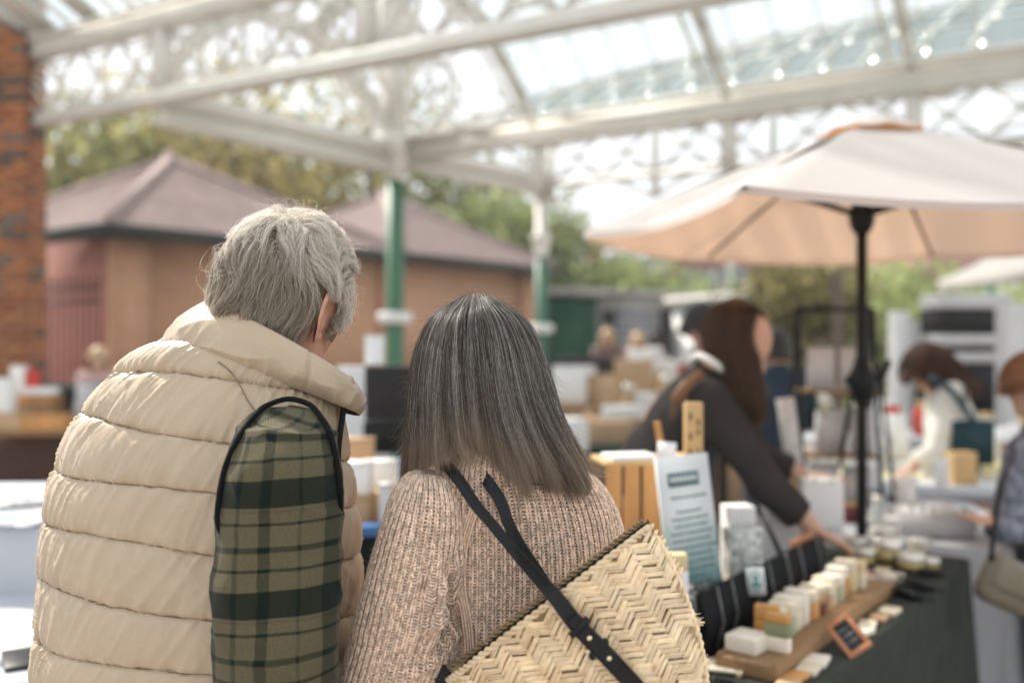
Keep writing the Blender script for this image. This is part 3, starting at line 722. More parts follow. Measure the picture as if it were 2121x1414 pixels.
wr = (w1**2.2*.0043+w2**2.5*.0026)*(.45+.9*np.exp(-edge*5))*np.maximum(side, .85)+w3**3*.0034*(.3+np.exp(-edge*6))*.8+fbm(U_*55, Vm*30, 6.)*.0012
puck = vn(U_*260, f*2.0+k*11, 3.)*.0011*np.exp(-edge*14)
big = fbm(U_*9, Vm*9, 2.)*.004
top = np.clip((965-vs)/60, 0, 1)
hgt = (.0165*puff**.85-.004+wr-.002+puck+big*puff)*top
hgt = hgt-.0028*np.exp(-(edge*95)**2*.08)*0
Gv = G+N0*hgt[..., None]
vest = obj('gilet', fastmesh('gilet', Gv.reshape(-1, 3), gridquads(620, 460, True)), VEST, man, world=True)
# stitching in the seams
THREAD = mk('tan_thread', (.24, .165, .10), .8, .1, 30)
q = MB()
nrm_sign = 1
for s_ in seams[1:-1]:
    row = []
    for j in range(0, 460, 3):
        i = np.argmin(np.abs(vs[:, j]+drift[:, j]-s_)); row.append(Gv[i, j]+N0[i, j]*nrm_sign*.0004)
    row.append(row[0]); q.tube(row, .0010, 4, cap=False)
t_ = obj('seam_thread', q, THREAD, vest); t_.data.transform(wmat(man).inverted())
# yoke seam line
ys_ = surf_at(Gv, [(453, 742), (474, 768), (495, 795), (512, 818), (528, 845)]); q = MB(); q.tube(smooth_path(ys_+np.array([0, -.0012, 0]), 40), .0009, 4); t_ = obj('seam_thread', q, THREAD, vest); t_.data.transform(wmat(man).inverted())
# collar
CL = [(0, 338, 722, 742, 858, 1.52, 1.43, .105, .2), (20, 362, 706, 742, 845, 1.52, 1.43, .114, .2), (50, 394, 676, 738, 826, 1.52, 1.43, .118, .2), (80, 426, 648, 731, 803, 1.52, 1.43, .116, .2), (100, 442, 634, 727, 787, 1.515, 1.435, .112, .2),
      (108, 450, 632, 722, 784, 1.51, 1.44, .108, .2), (116, 458, 642, 715, 790, 1.505, 1.445, .102, .2), (160, 440, 695, 715, 830, 1.5, 1.45, .078, .2), (200, 390, 720, 715, 850, 1.5, 1.45, .08, .2)]
Gc, vc, thc = loftgrid(CL, 130, 300, 2.1, -math.pi*.5+.001)
Nc = gnormals(Gc); vs2 = vc[:, None]+0*thc[None]; pf = np.sin(np.pi*np.clip(vs2/104, 0, 1))**.7*(vs2 < 104)
Uc = thc[None]*.12+0*vs2
wrc = (1-np.abs(vn(Uc*60, vs2*.012, 7.)))**3*.0035*np.exp(-((vs2-20)/28)**2)+fbm(Uc*18, vs2*.012, 3.)*.0035*pf+(1-np.abs(vn(Uc*22+vs2*.018, vs2*.022, 9.)))**3*.004*np.exp(-((vs2-30)/25)**2)
seamc = -.006*np.exp(-((thc-(math.pi*.5-.62))/.02)**2)[None]-.006*np.exp(-((thc-(math.pi*.5+1.3))/.02)**2)[None]
Gc = Gc+Nc*nrm_sign*((.011*pf+wrc+seamc*pf)[..., None])
collar = obj('collar', fastmesh('collar', Gc.reshape(-1, 3), gridquads(130, 300, True)), VEST, man, world=True)
q = MB(); c_ = P(712, 806, 1.405); q.ellipsoid(c_, (.0115, .016, .022), 18, 12, Matrix.Rotation(R(30), 3, 'Y')); obj('collar_tab', q, VEST, collar, sm=True).data.transform(wmat(man).inverted())
q = MB(); zp = [P(712, 822, 1.40), P(711, 850, 1.40), P(706, 885, 1.40), P(702, 920, 1.40), P(700, 960, 1.40)]; q.tube(smooth_path(zp, 20), .0042, 8); obj('zip', q, BLACK, man, world=True, sm=True)

# plaid sleeve
SL = [(0, 560, 842, 612, 840, 1.335, 1.325, .012, 0), (14, 532, 850, 645, 848, 1.33, 1.32, .03, 0), (34, 512, 868, 668, 866, 1.32, 1.31, .045, 0), (60, 496, 895, 684, 890, 1.305, 1.295, .056, 0), (100, 480, 938, 697, 925, 1.29, 1.28, .066, 0),
      (160, 464, 1000, 704, 985, 1.28, 1.27, .072, .05), (250, 455, 1092, 707, 1078, 1.275, 1.265, .074, .05), (360, 451, 1205, 704, 1192, 1.27, 1.26, .073, .05), (460, 450, 1305, 700, 1294, 1.27, 1.26, .071, .05),
      (570, 450, 1418, 697, 1408, 1.275, 1.265, .069, .0), (680, 452, 1530, 696, 1520, 1.29, 1.28, .066, -.1)]
Gs, vs3, ths = loftgrid(SL, 420, 260, 2.15, -math.pi*.5+.001)
Ns = gnormals(Gs); V3 = vs3[:, None]+0*ths[None]; U3 = ths[None]*.074+0*V3
fold = (1-np.abs(vn(U3*16+V3*.006, V3*.011, 2.)))**3*.0035+(1-np.abs(vn(U3*9-V3*.006, V3*.008, 8.)))**4*.003+fbm(U3*14, V3*.008, 4.)*.006
fold += .004*np.exp(-((V3-62-10*np.cos(ths)[None])/7)**2)
Gs = Gs+Ns*nrm_sign*fold[..., None]*np.clip(V3/60, 0, 1)[..., None]
def plaidmat():
    m = bpy.data.materials.new('green_plaid_flannel'); m.use_nodes = True; t = m.node_tree; N = t.nodes; b = N['Principled BSDF']; b.inputs['Roughness'].default_value = .95; b.inputs['Sheen Weight'].default_value = .08; b.inputs['Specular IOR Level'].default_value = .1
    uv = N.new('ShaderNodeUVMap'); sx = N.new('ShaderNodeSeparateXYZ')
    wb = N.new('ShaderNodeTexNoise'); wb.inputs['Scale'].default_value = 3; wbm = N.new('ShaderNodeVectorMath'); wbm.operation = 'MULTIPLY_ADD'; wbm.inputs[1].default_value = (.035, .035, 0)
    t.links.new(uv.outputs[0], wb.inputs[0]); t.links.new(wb.outputs['Color'], wbm.inputs[0]); t.links.new(uv.outputs[0], wbm.inputs[2]); t.links.new(wbm.outputs[0], sx.inputs[0])
    def band(axis, stops):
        fr = N.new('ShaderNodeMath'); fr.operation = 'FRACT'; t.links.new(sx.outputs[axis], fr.inputs[0])
        rp = N.new('ShaderNodeValToRGB'); rp.color_ramp.interpolation = 'CONSTANT'
        while len(rp.color_ramp.elements) < len(stops): rp.color_ramp.elements.new(.5)
        for e, (p_, v_) in zip(rp.color_ramp.elements, stops): e.position = p_; e.color = (v_, v_, v_, 1)
        t.links.new(fr.outputs[0], rp.inputs[0]); return rp
    hb = band(1, [(0, 1), (.25, 0), (.27, .18), (.29, 0), (.38, .75), (.41, .0), (.60, .7), (.655, 0), (.80, .75), (.83, -0), (.85, .0), (.93, .0)])
    vb = band(0, [(0, .25), (.06, .62), (.20, 0), (.34, .30), (.36, 0), (.50, .60), (.55, 0), (.65, .45), (.68, 0), (.82, .65), (.97, .2)])
    # twill: diagonal fine lines decide which yarn shows
    tw = N.new('ShaderNodeTexWave'); tw.wave_type = 'BANDS'; tw.bands_direction = 'DIAGONAL'; tw.inputs['Scale'].default_value = 26; tw.inputs['Distortion'].default_value = .6; tw.inputs['Detail'].default_value = 1
    t.links.new(uv.outputs[0], tw.inputs[0])
    mx = N.new('ShaderNodeMix'); mx.data_type = 'RGBA'; 
    mr = N.new('ShaderNodeMapRange'); mr.inputs['To Min'].default_value = .38; mr.inputs['To Max'].default_value = .62; t.links.new(tw.outputs[0], mr.inputs[0]); t.links.new(mr.outputs[0], mx.inputs[0])
    t.links.new(hb.outputs[0], mx.inputs[6]); t.links.new(vb.outputs[0], mx.inputs[7])
    mul = N.new('ShaderNodeMath'); mul.operation = 'MULTIPLY'; mul.inputs[1].default_value = 1.85; mul.use_clamp = True; t.links.new(mx.outputs[2], mul.inputs[0])
    nz = N.new('ShaderNodeTexNoise'); nz.inputs['Scale'].default_value = 60; nz.inputs['Detail'].default_value = 4; t.links.new(uv.outputs[0], nz.inputs[0])
    c = N.new('ShaderNodeMix'); c.data_type = 'RGBA'; c.inputs[6].default_value = (.135, .118, .070, 1); c.inputs[7].default_value = (.008, .016, .011, 1)
    t.links.new(mul.outputs[0], c.inputs[0])
    c2 = N.new('ShaderNodeMix'); c2.data_type = 'RGBA'; c2.blend_type = 'MULTIPLY'; c2.inputs[0].default_value = .6; rr = N.new('ShaderNodeValToRGB'); rr.color_ramp.elements[0].position = .3; rr.color_ramp.elements[0].color = (.55, .55, .55, 1); rr.color_ramp.elements[1].position = .65
    t.links.new(nz.outputs[0], rr.inputs[0]); t.links.new(c.outputs[2], c2.inputs[6]); t.links.new(rr.outputs[0], c2.inputs[7]); t.links.new(c2.outputs[2], b.inputs[0])
    bp = N.new('ShaderNodeBump'); bp.inputs['Strength'].default_value = .35; bp.inputs['Distance'].default_value = .002; t.links.new(tw.outputs[0], bp.inputs['Height']); t.links.new(bp.outputs[0], b.inputs['Normal'])
    return m
PLAID = plaidmat()
# v of the picture: wide bands at y~1023 and 1235 (v~180, ~390): period 212
uu = ((ths[None]-math.pi/2)/math.pi*.30/.5+0*V3); vvv = (V3-155)/212.+.0*uu
up = V3 < 62-8*np.cos(ths)[None]
ang = R(-38); uu2 = uu*math.cos(ang)+vvv*math.sin(ang); vv2 = -uu*math.sin(ang)+vvv*math.cos(ang)
UV = np.stack([np.where(up, uu2*1.3+.3, uu*1.7+.5), np.where(up, vv2*1.4+.32, vvv)], -1).reshape(-1, 2)
slv = obj('plaid_sleeve', fastmesh('plaid_sleeve', Gs.reshape(-1, 3), gridquads(420, 260, True), True, UV), PLAID, man, world=True)
# forearms (below the frame) and far sleeve
def limb(parent, name, pts, rad, mat, n=18, m=30, fold=.004):
    p_ = smooth_path(pts, m); r_ = np.interp(np.linspace(0, 1, m), np.linspace(0, 1, len(rad)), rad)
    r_ = r_*(1+fold*12*vn(np.arange(m)*.5, 3.3, len(name)))
    q = MB(); q.tube(p_, r_, n); return obj(name, q, mat, parent, world=True, sm=True)
limb(man, 'plaid_forearm', [P(575, 1480, 1.28), P(590, 1600, 1.31), P(640, 1640, 1.42), P(700, 1600, 1.55)], [.064, .062, .052, .045], mk('olive_flannel_cuff', (.12, .115, .075), .95, .3, 30, spec=.1))
limb(man, 'plaid_sleeve', [P(300, 850, 1.60), P(215, 930, 1.66), P(200, 1150, 1.72), P(260, 1400, 1.80), P(400, 1420, 1.95)], [.05, .068, .066, .055, .045], mk('olive_flannel', (.12, .115, .075), .95, .3, 30, spec=.1))
# armhole piping and bound edge
hole = [(449, 1140), (450, 1080), (455, 1020), (468, 962), (490, 912), (520, 868), (556, 838), (596, 826), (636, 835), (664, 862), (684, 900), (698, 960), (705, 1020), (707, 1085)]
sp = surf_at(Gv, hole); sl = np.minimum(sp[:, 1], surf_at(Gs, hole)[:, 1]+.004)
ppts = np.array([P(x, y, yy-.004) for (x, y), yy in zip(hole, sl)]); ppts[:, 1] = spl(np.arange(len(ppts)), (ppts[:, 1]+np.roll(ppts[:, 1], 1)+np.roll(ppts[:, 1], -1))/3*0+ppts[:, 1], np.arange(len(ppts)))
q = MB(); ppts[0] += np.array([.006, .03, 0]); ppts[-1] += np.array([-.006, .03, 0]); q.tube(smooth_path(ppts, 90), np.interp(np.arange(90), [0, 12, 78, 89], [.0024, .0037, .0037, .0024]), 10); obj('armhole_binding', q, mk('black_binding', (.007, .008, .008), .8, .1, 20, bump=.2, bscale=400, spec=.12), man, world=True, sm=True)
TROU = mk('navy_trousers', (.03, .035, .05), .9, .1, 20)
q = MB(); q.ellipsoid((-.47, 1.5, .93), (.19, .15, .16), 20, 12)
for sx_, fy in ((-.10, .04), (.10, -.04)):
    q.tube([(-.47+sx_, 1.5+fy, .92), (-.465+sx_*1.05, 1.52+fy, .52), (-.46+sx_*1.1, 1.5+fy, .09)], [.105, .075, .06], 16)
obj('trousers', q, TROU, man, world=True, sm=True)
for sx_, fy in ((-.11, .04), (.11, -.04)):
    q = MB(); q.ellipsoid((-.44+sx_, 1.56+fy, .045), (.05, .14, .05), 14, 8, Matrix.Rotation(R(-38), 3, 'Z')); obj('shoe', q, BLACK, man, world=True, sm=True)

# head
def head_matrix(px, py, Y, yaw, pitch, roll, s=1.0):
    return Matrix.Translation(P(px, py, Y))@Matrix.Rotation(-yaw, 4, 'Z')@Matrix.Rotation(roll, 4, 'Y')@Matrix.Rotation(-pitch, 4, 'X')@Matrix.Scale(s, 4)
MH = head_matrix(592, 612, 1.480, R(29), R(20), R(3), 1.0)
A_ = np.array(MH)
def tow(Pl, A=None):
    A = A_ if A is None else A; return Pl@A[:3, :3].T+A[:3, 3]
HS = head_surface(); SKM = mk('aged_skin', (.62, .34, .235), .5, .16, 26, bump=.25, bscale=260)
q = MB(); q.grid(tow(HS), wrap=True)
nk = [P(590, 640, 1.46), P(590, 690, 1.465), P(585, 740, 1.475), P(570, 800, 1.49)]; q.tube(nk, [.052, .056, .060, .068], 24)
hd = obj('head', q, SKM, man, world=True, sm=True)
for s_ in (1, -1):
    e = obj('ear', ear_mesh(s_, MH, 1.22), SKM, hd, sm=True); e.data.transform(wmat(man).inverted())
for sx_ in (-.031, .031):
    q = MB(); q.ellipsoid(tow(np.array([[sx_, .080, -.018]]))[0], (.012, .012, .012), 12, 8)
    obj('eye', q, PAPER, hd, sm=True).data.transform(wmat(man).inverted())

# hair: cap mesh plus strands combed over it
def hairline(p):
    x, y, z = p[..., 0], p[..., 1], p[..., 2]
    back = (y < -.012)&(z > -.058+.25*np.clip(-y-.06, 0, 1))
    mid = (y >= -.012)&(y < .028)&(z > .004)
    side = (y >= .022)&(y < .052)&(z > -.048)
    top = (z > .035+1.2*np.clip(y-.045, 0, 1))
    return back | mid | side | top
nc = 1500; dirs = RNG.normal(0, 1, (nc*3, 3)); dirs /= np.linalg.norm(dirs, axis=1)[:, None]
E_ = np.array([.078, .098, .113]); roots = dirs*E_; roots[:, 1] += np.where(roots[:, 2] < 0, .0, 0)
roots = roots[hairline(roots)][:nc]; nc = len(roots)
def flow(p):
    x, y, z = p[:, 0], p[:, 1], p[:, 2]
    cw = np.array([.0, -.055, .095]); d = p-cw; d /= np.linalg.norm(d, axis=1)[:, None]+1e-6
    comb = np.stack([.25*np.sign(x)+x*2, -.7+0*x, -.35-.6*(np.abs(x)/.08)], 1)          # sides swept back
    wf = np.clip((y+.02)/.06, 0, 1)*np.clip(np.abs(x)/.05, 0, 1)
    topf = np.clip(z/.09, 0, 1)*np.clip((y+.05)/.06, 0, 1)
    d = d*(1-wf[:, None])+comb*wf[:, None]
    d = d*(1-.85*topf[:, None])+np.stack([.55+0*x, -.55+0*x, .0*x-.1], 1)*.85*topf[:, None]
    d[:, 2] -= .35*np.clip(.06-z, 0, .06)/.06
    ph = p*19.
    cur = np.stack([vn(ph[:, 0], ph[:, 1], ph[:, 2]), vn(ph[:, 0]+9, ph[:, 1], ph[:, 2]), vn(ph[:, 0], ph[:, 1]+7, ph[:, 2])*.6], 1)
    d = d+cur*1.1
    return d
def advect(roots, k, length, lift, noise=0.0, curlamp=0.0):
    n_ = len(roots); pts = np.zeros((n_, k, 3)); p = roots.copy(); pts[:, 0] = p; step = (length/(k-1))[:, None]
    phs = RNG.uniform(0, 6.28, n_)
    for i in range(1, k):
        d = flow(p); nrm = p/(E_**2); nrm /= np.linalg.norm(nrm, axis=1)[:, None]
        d = d-nrm*np.sum(d*nrm, 1)[:, None]; d /= np.linalg.norm(d, axis=1)[:, None]+1e-6
        sd = np.cross(d, nrm); t = i/(k-1)
        d = d+sd*(curlamp*np.sin(phs+t*5.5))[:, None]
        p = p+d*step
        tgt = lift*(1-np.exp(-4.5*t))
        rr = np.sqrt(np.sum((p/(E_+tgt[:, None]))**2, 1))
        low = p[:, 2] < -.075
        sc = np.where((rr < 1)|(~low), 1/rr, 1)
        p = p*sc[:, None]+noise*RNG.normal(0, 1, (n_, 3))
        pts[:, i] = p
    return pts
K = 15
gl = RNG.uniform(.045, .075, nc); gl = np.where(roots[:, 2] < -.03, gl*.75, gl)
gl = np.where((roots[:, 1] > .012)&(roots[:, 2] < .03)&(np.abs(roots[:, 0]) > .04), .020, gl)
guides = advect(roots, K, gl, RNG.uniform(.013, .024, nc), 0.0003, .28)
kids = 30
off = RNG.normal(0, 1, (nc, kids, 1, 3))*.0042; conv = np.linspace(1, .24, K)[None, None, :, None]
PT = guides[:, None]+off*conv
wav = RNG.normal(0, 1, (nc, kids, 1, 3))*.0016*np.sin(np.linspace(0, 1, K)*RNG.uniform(4, 9, (nc, kids, 1))+RNG.uniform(0, 6, (nc, kids, 1)))[..., None]
PT = (PT+wav*np.linspace(0, 1, K)[None, None, :, None]).reshape(-1, K, 3)
rr = np.sqrt(np.sum((PT/(E_+.002))**2, 2)); PT = np.where((rr < 1)[..., None]&(PT[..., 2:3] > -.08), PT/rr[..., None], PT)
HM1, _ = hairmat('silver_hair', [(0, (.27, .215, .15)), (.25, (.64, .58, .48)), (.55, (.92, .88, .81)), (1, (1, .98, .94))], .34, .42)
# keep wisps off the ear
er = PT; keep = ~((er[:, :, 0] > .055)&(er[:, :, 1] > -.020)&(er[:, :, 1] < .016)&(er[:, :, 2] < -.010)&(er[:, :, 2] > -.09)).any(1)
PT = PT[keep]
capd = HS[:, :, :]; lo = hairline(capd*1.0); capG = capd+ (capd/np.linalg.norm(capd, axis=2)[..., None])*.007
Q = gridquads(*HS.shape[:2], wrap=True); kq = lo.reshape(-1)[Q].all(1)
CAPM = mk('hair_underlayer', (.17, .135, .09), .8, .25, 90)
hair = obj('hair', fastmesh('hair', tow(capG.reshape(-1, 3)), Q[kq]), CAPM, man, world=True)
chk = ~((PT[:, :, 1] > .026)&(PT[:, :, 2] < -.045)).any(1); PT = PT[chk]
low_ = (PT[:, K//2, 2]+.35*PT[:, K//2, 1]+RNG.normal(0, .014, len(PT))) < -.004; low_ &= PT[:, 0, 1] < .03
HM2, _ = hairmat('grey_tan_shaded_hair', [(0, (.10, .075, .05)), (.3, (.32, .26, .19)), (.65, (.58, .51, .41)), (1, (.85, .80, .72))], .36, .35)  # lower hair: darker pigment, with shade also put into the colour
strands('hair_strands', tow(PT[~low_].reshape(-1, 3)).reshape(-1, K, 3), RNG.uniform(.00010, .00019, int((~low_).sum())), HM1, hair)
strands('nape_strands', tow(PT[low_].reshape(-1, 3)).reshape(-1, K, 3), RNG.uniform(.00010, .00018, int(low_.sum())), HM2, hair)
# flyaways round the silhouette
nf = 240; fr = roots[RNG.integers(0, nc, nf)]; fp = np.zeros((nf, K, 3)); nr_ = fr/np.linalg.norm(fr, axis=1)[:, None]; fp[:, 0] = fr*1.08
rd = RNG.normal(0, 1, (nf, 3)); ax_ = np.cross(nr_, rd); ax_ /= np.linalg.norm(ax_, axis=1)[:, None]
ln_ = RNG.uniform(.018, .04, nf)[:, None]; cv = RNG.uniform(-1, 3.2, nf)[:, None]
for i in range(1, K):
    t = i/(K-1); fp[:, i] = fp[:, 0]+nr_*(.010+.014*math.sin(t*2.2))*np.minimum(1, t*3)+ax_*ln_*np.sin(t*cv+.2)+np.cross(ax_, nr_)*ln_*.5*(1-np.cos(t*cv))
strands('stray_hairs', tow(fp.reshape(-1, 3)).reshape(fp.shape), np.full(nf, .00011), HM1, hair)
# stubble and eyebrow tufts
nb_ = 900; bx_ = RNG.uniform(-.1, .1, (nb_*6, 3)); hf = HS.reshape(-1, 3)
kk = RNG.integers(0, len(hf), nb_*4); rp_ = hf[kk]+RNG.normal(0, .0015, (len(kk), 3)); sel = (rp_[:, 1] > .0)&(rp_[:, 2] < -.05)&(rp_[:, 2] > -.12); rp_ = rp_[sel]
nn_ = rp_/np.linalg.norm(rp_, axis=1)[:, None]; ee = np.linspace(0, 1, 3)[None, :, None]*(nn_+np.array([0, 0, -1.2]))[:, None]*.0022
strands('stubble', tow((rp_[:, None]+ee).reshape(-1, 3)).reshape(len(rp_), 3, 3), np.full(len(rp_), .00012), HM1, hd)
# ================================================================== WOMAN
wom = thing('person', 'woman with long grey brown hair in a chunky beige knitted jumper seen from behind', 'person', (0, 1.45, 0))
TL = [(0, 868, 1560, 1286, 1560, 1.42, 1.50, .115, .05), (120, 866, 1420, 1288, 1420, 1.42, 1.50, .115, .05), (260, 868, 1260, 1290, 1260, 1.42, 1.50, .117, .05), (400, 872, 1120, 1286, 1110, 1.42, 1.50, .118, .08),
      (460, 878, 1062, 1270, 1052, 1.42, 1.49, .114, .12), (505, 888, 1020, 1243, 1008, 1.42, 1.48, .105, .2), (540, 905, 988, 1210, 978, 1.42, 1.47, .092, .3), (570, 935, 962, 1172, 952, 1.42, 1.46, .078, .35), (600, 968, 938, 1135, 926, 1.43, 1.46, .064, .4), (620, 985, 918, 1112, 908, 1.43, 1.46, .058, .4)]
Gt, vt, tht = loftgrid(TL, 360, 400, 2.2, -math.pi*.5+.001)
Nt = gnormals(Gt); Vt = vt[:, None]+0*tht[None]; Ut = tht[None]*.16+0*Vt
Gt = Gt+Nt*((fbm(Ut*10, Vt*.006, 1.)*.007+(1-np.abs(vn(Ut*16-Vt*.010, Vt*.004, 5.)))**4*.005*(Vt < 330))*np.clip((620-Vt)/60, 0, 1))[..., None]
WL = [(0, 866, 972, 905, 972, 1.40, 1.40, .02, 0), (12, 846, 982, 935, 985, 1.39, 1.39, .045, 0), (34, 828, 1005, 955, 1018, 1.375, 1.375, .062, 0), (66, 811, 1038, 966, 1060, 1.365, 1.365, .070, 0), (110, 794, 1085, 968, 1112, 1.36, 1.36, .074, 0),
      (180, 772, 1155, 962, 1182, 1.355, 1.355, .076, 0), (250, 752, 1225, 950, 1250, 1.35, 1.35, .074, 0), (320, 733, 1295, 935, 1315, 1.35, 1.35, .071, 0), (380, 716, 1355, 918, 1372, 1.35, 1.35, .069, 0), (440, 700, 1416, 903, 1430, 1.355, 1.355, .067, 0), (540, 676, 1520, 880, 1530, 1.37, 1.37, .063, -.1)]
Gw, vw, thw = loftgrid(WL, 330, 260, 2.1, -math.pi*.5+.001)
Nw = gnormals(Gw); Vw = vw[:, None]+0*thw[None]; cw_ = np.cos(thw)[None]
fo = (1-np.abs(vn(cw_*2.2+Vw*.012, Vw*.010, 2.)))**3*.010*np.clip((Vw-120)/80, 0, 1)*np.clip(cw_+.7, 0, 1.4)
fo += fbm(thw[None]*1.3+0*Vw, Vw*.008, 6.)*.007
# deep crumple beside the armpit
fo += -.024*np.exp(-((cw_-.78-.10*np.sin(Vw*.03))/.11)**2-((Vw-235)/75)**2)+.014*np.exp(-((cw_-.50-.0012*(Vw-230))/.14)**2-((Vw-240)/90)**2)-.010*np.exp(-((cw_-.25-.002*(Vw-200))/.09)**2-((Vw-190)/70)**2)
Gw = Gw+Nw*(fo*np.clip(Vw/40, 0, 1))[..., None]
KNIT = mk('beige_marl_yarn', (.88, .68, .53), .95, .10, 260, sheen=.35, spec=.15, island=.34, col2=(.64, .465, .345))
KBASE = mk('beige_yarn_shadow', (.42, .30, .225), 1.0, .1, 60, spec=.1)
def knit(name, G, N, wales, rows, th, parent, face=None, depth=.0016):
    """rows of knitted stitches laid over a closed ring grid; returns one mesh of yarn loops"""
    m, n = G.shape[:2]
    uu, vv_ = np.meshgrid(np.arange(wales*2), np.arange(rows), indexing='ij')
    wu = (uu.ravel()+.5)/(wales*2); kind = uu.ravel() % 2; wv = (vv_.ravel()+.5)/rows
    def samp(A, u, v):
        x = (u % 1)*n; y = np.clip(v, 0, 1)*(m-1); x0 = np.floor(x).astype(int) % n; y0 = np.minimum(y.astype(int), m-2); fx = (x-np.floor(x))[:, None]; fy = (y-y0)[:, None]; x1 = (x0+1) % n
        return (A[y0, x0]*(1-fx)+A[y0, x1]*fx)*(1-fy)+(A[y0+1, x0]*(1-fx)+A[y0+1, x1]*fx)*fy
    t = (wu*2*math.pi+th[0]); vis = np.sin(t) > -.42
    wu, wv, kind = wu[vis], wv[vis], kind[vis]
    duw = 1/(wales*2); dvr = 1/rows
    Vs, Qs, off = [], [], 0
    nseg, ns = 4, 5
    for lobe in (0, 1):
        s_ = -1 if lobe == 0 else 1
        K_ = len(wu); jit = RNG.normal(0, .025, (K_, 2)); thick = np.where(kind == 0, .00125, .00105)*RNG.uniform(.88, 1.12, K_)*1.12
        pts = []
        for i in range(nseg):
            q_ = i/(nseg-1)
            # V stitch: from upper outer to lower centre ; purl: low sideways bump
            du = np.where(kind == 0, s_*(.66-.60*q_)+0*q_, (q_-.5)*1.15); dv = np.where(kind == 0, .78-1.45*q_, s_*.26+.16*math.sin(math.pi*q_)*s_)
            h = np.where(kind == 0, depth*(.55+.75*math.sin(math.pi*(.12+.8*q_))), -depth*.55+depth*.55*math.sin(math.pi*q_))
            uq = wu+(du+jit[:, 0])*duw; vq = wv+(dv+jit[:, 1])*dvr
            pts.append(samp(G, uq, vq)+samp(N, uq, vq)*h[:, None])
        pts = np.array(pts); T = np.gradient(pts, axis=0); T /= np.linalg.norm(T, axis=2)[..., None]+1e-12
        nn = samp(N, wu, wv)[None]; S_ = np.cross(T, nn); S_ /= np.linalg.norm(S_, axis=2)[..., None]+1e-12; N2 = np.cross(S_, T)
        prof = np.array([.55, 1.1, 1.1, .5])
        ring = []
        for a in np.arange(ns)*2*math.pi/ns:
            ring.append(pts+(math.cos(a)*S_+math.sin(a)*N2*.9)*(prof[:, None, None]*thick[None, :, None]))
        Rg = np.array(ring).transpose(2, 1, 0, 3)      # K, nseg, ns, 3
        Vs.append(Rg.reshape(-1, 3))
        base = (np.arange(K_)*nseg*ns)[:, None]; q0 = gridquads(nseg, ns, True)
        Qs.append((base[:, :, None]+q0[None]).reshape(-1, 4)+off); off += K_*nseg*ns
    return obj(name, fastmesh(name, np.concatenate(Vs), np.concatenate(Qs)), KNIT, parent, world=True)
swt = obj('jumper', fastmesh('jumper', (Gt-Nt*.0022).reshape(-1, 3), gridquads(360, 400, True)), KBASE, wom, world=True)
k_ = knit('knitted_stitches', Gt, Nt, 84, 106, tht, wom); k_['kind'] = 'stuff'
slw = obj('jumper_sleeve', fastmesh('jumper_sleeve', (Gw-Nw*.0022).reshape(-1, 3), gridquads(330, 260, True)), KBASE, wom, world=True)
k_ = knit('knitted_stitches', Gw, Nw, 40, 88, thw, wom); k_['kind'] = 'stuff'
# raised seam ribs at the armhole
seam = [(988, 1040), (980, 1062), (972, 1085), (962, 1120), (955, 1170), (956, 1225), (966, 1280), (972, 1340), (966, 1430)]
sp = surf_at(Gt, seam)
for k in range(4):
    q = MB(); o_ = (k-1.5)*5.5
    q.tube(smooth_path([P(x+o_, y, min(s_[1], 1.375)-.004-.002*(k % 2)) for (x, y), s_ in zip(seam, sp)], 60), .0016, 7); obj('seam_rib', q, KNIT, wom, world=True, sm=True)
# high ribbed collar
CLw = [(0, 978, 965, 1128, 948, 1.43, 1.46, .068, .45), (50, 990, 925, 1115, 912, 1.44, 1.465, .060, .35), (70, 1000, 905, 1108, 896, 1.445, 1.465, .054, .3), (80, 1004, 903, 1104, 894, 1.45, 1.465, .048, .3), (120, 1000, 925, 1108, 915, 1.45, 1.465, .048, .3)]
Gk, vk, thk = loftgrid(CLw, 40, 240, 2.0, -math.pi*.5+.001); Nk = gnormals(Gk)
Gk = Gk+Nk*(.0022*np.cos(thk*44))[None, :, None]
obj('jumper_collar', fastmesh('jumper_collar', Gk.reshape(-1, 3), gridquads(40, 240, True)), KNIT, wom, world=True)
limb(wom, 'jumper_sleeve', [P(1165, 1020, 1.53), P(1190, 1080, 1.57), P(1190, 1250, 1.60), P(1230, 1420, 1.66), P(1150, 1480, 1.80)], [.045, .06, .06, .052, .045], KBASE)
limb(wom, 'jumper_sleeve', [P(780, 1520, 1.37), P(790, 1600, 1.41), P(860, 1620, 1.55), P(950, 1580, 1.68)], [.063, .06, .052, .042], KNIT)
q = MB(); q.ellipsoid((.02, 1.47, .86), (.185, .14, .17), 20, 12)
for sx_ in (-.09, .09): q.tube([(.02+sx_, 1.47, .85), (.02+sx_*1.1, 1.5, .48), (.02+sx_*1.1, 1.47, .08)], [.1, .07, .06], 16)
obj('trousers', q, TROU, wom, world=True, sm=True)
for sx_ in (-.1, .1):
    q = MB(); q.ellipsoid((.03+sx_, 1.52, .04), (.045, .125, .045), 14, 8, Matrix.Rotation(R(8), 3, 'Z')); obj('shoe', q, BLACK, wom, world=True, sm=True)
MW = head_matrix(990, 748, 1.49, R(-10), R(8), R(2), .84); AW = np.array(MW)
q = MB(); q.grid(tow(HS, AW), wrap=True); q.tube([P(1010, 800, 1.47), P(1030, 870, 1.465), P(1050, 940, 1.47)], [.047, .05, .055], 20)
hw = obj('head', q, SKIN, wom, world=True, sm=True)
for s_ in (1, -1): obj('ear', ear_mesh(s_, MW, .95), SKIN, hw, sm=True).data.transform(wmat(wom).inverted())

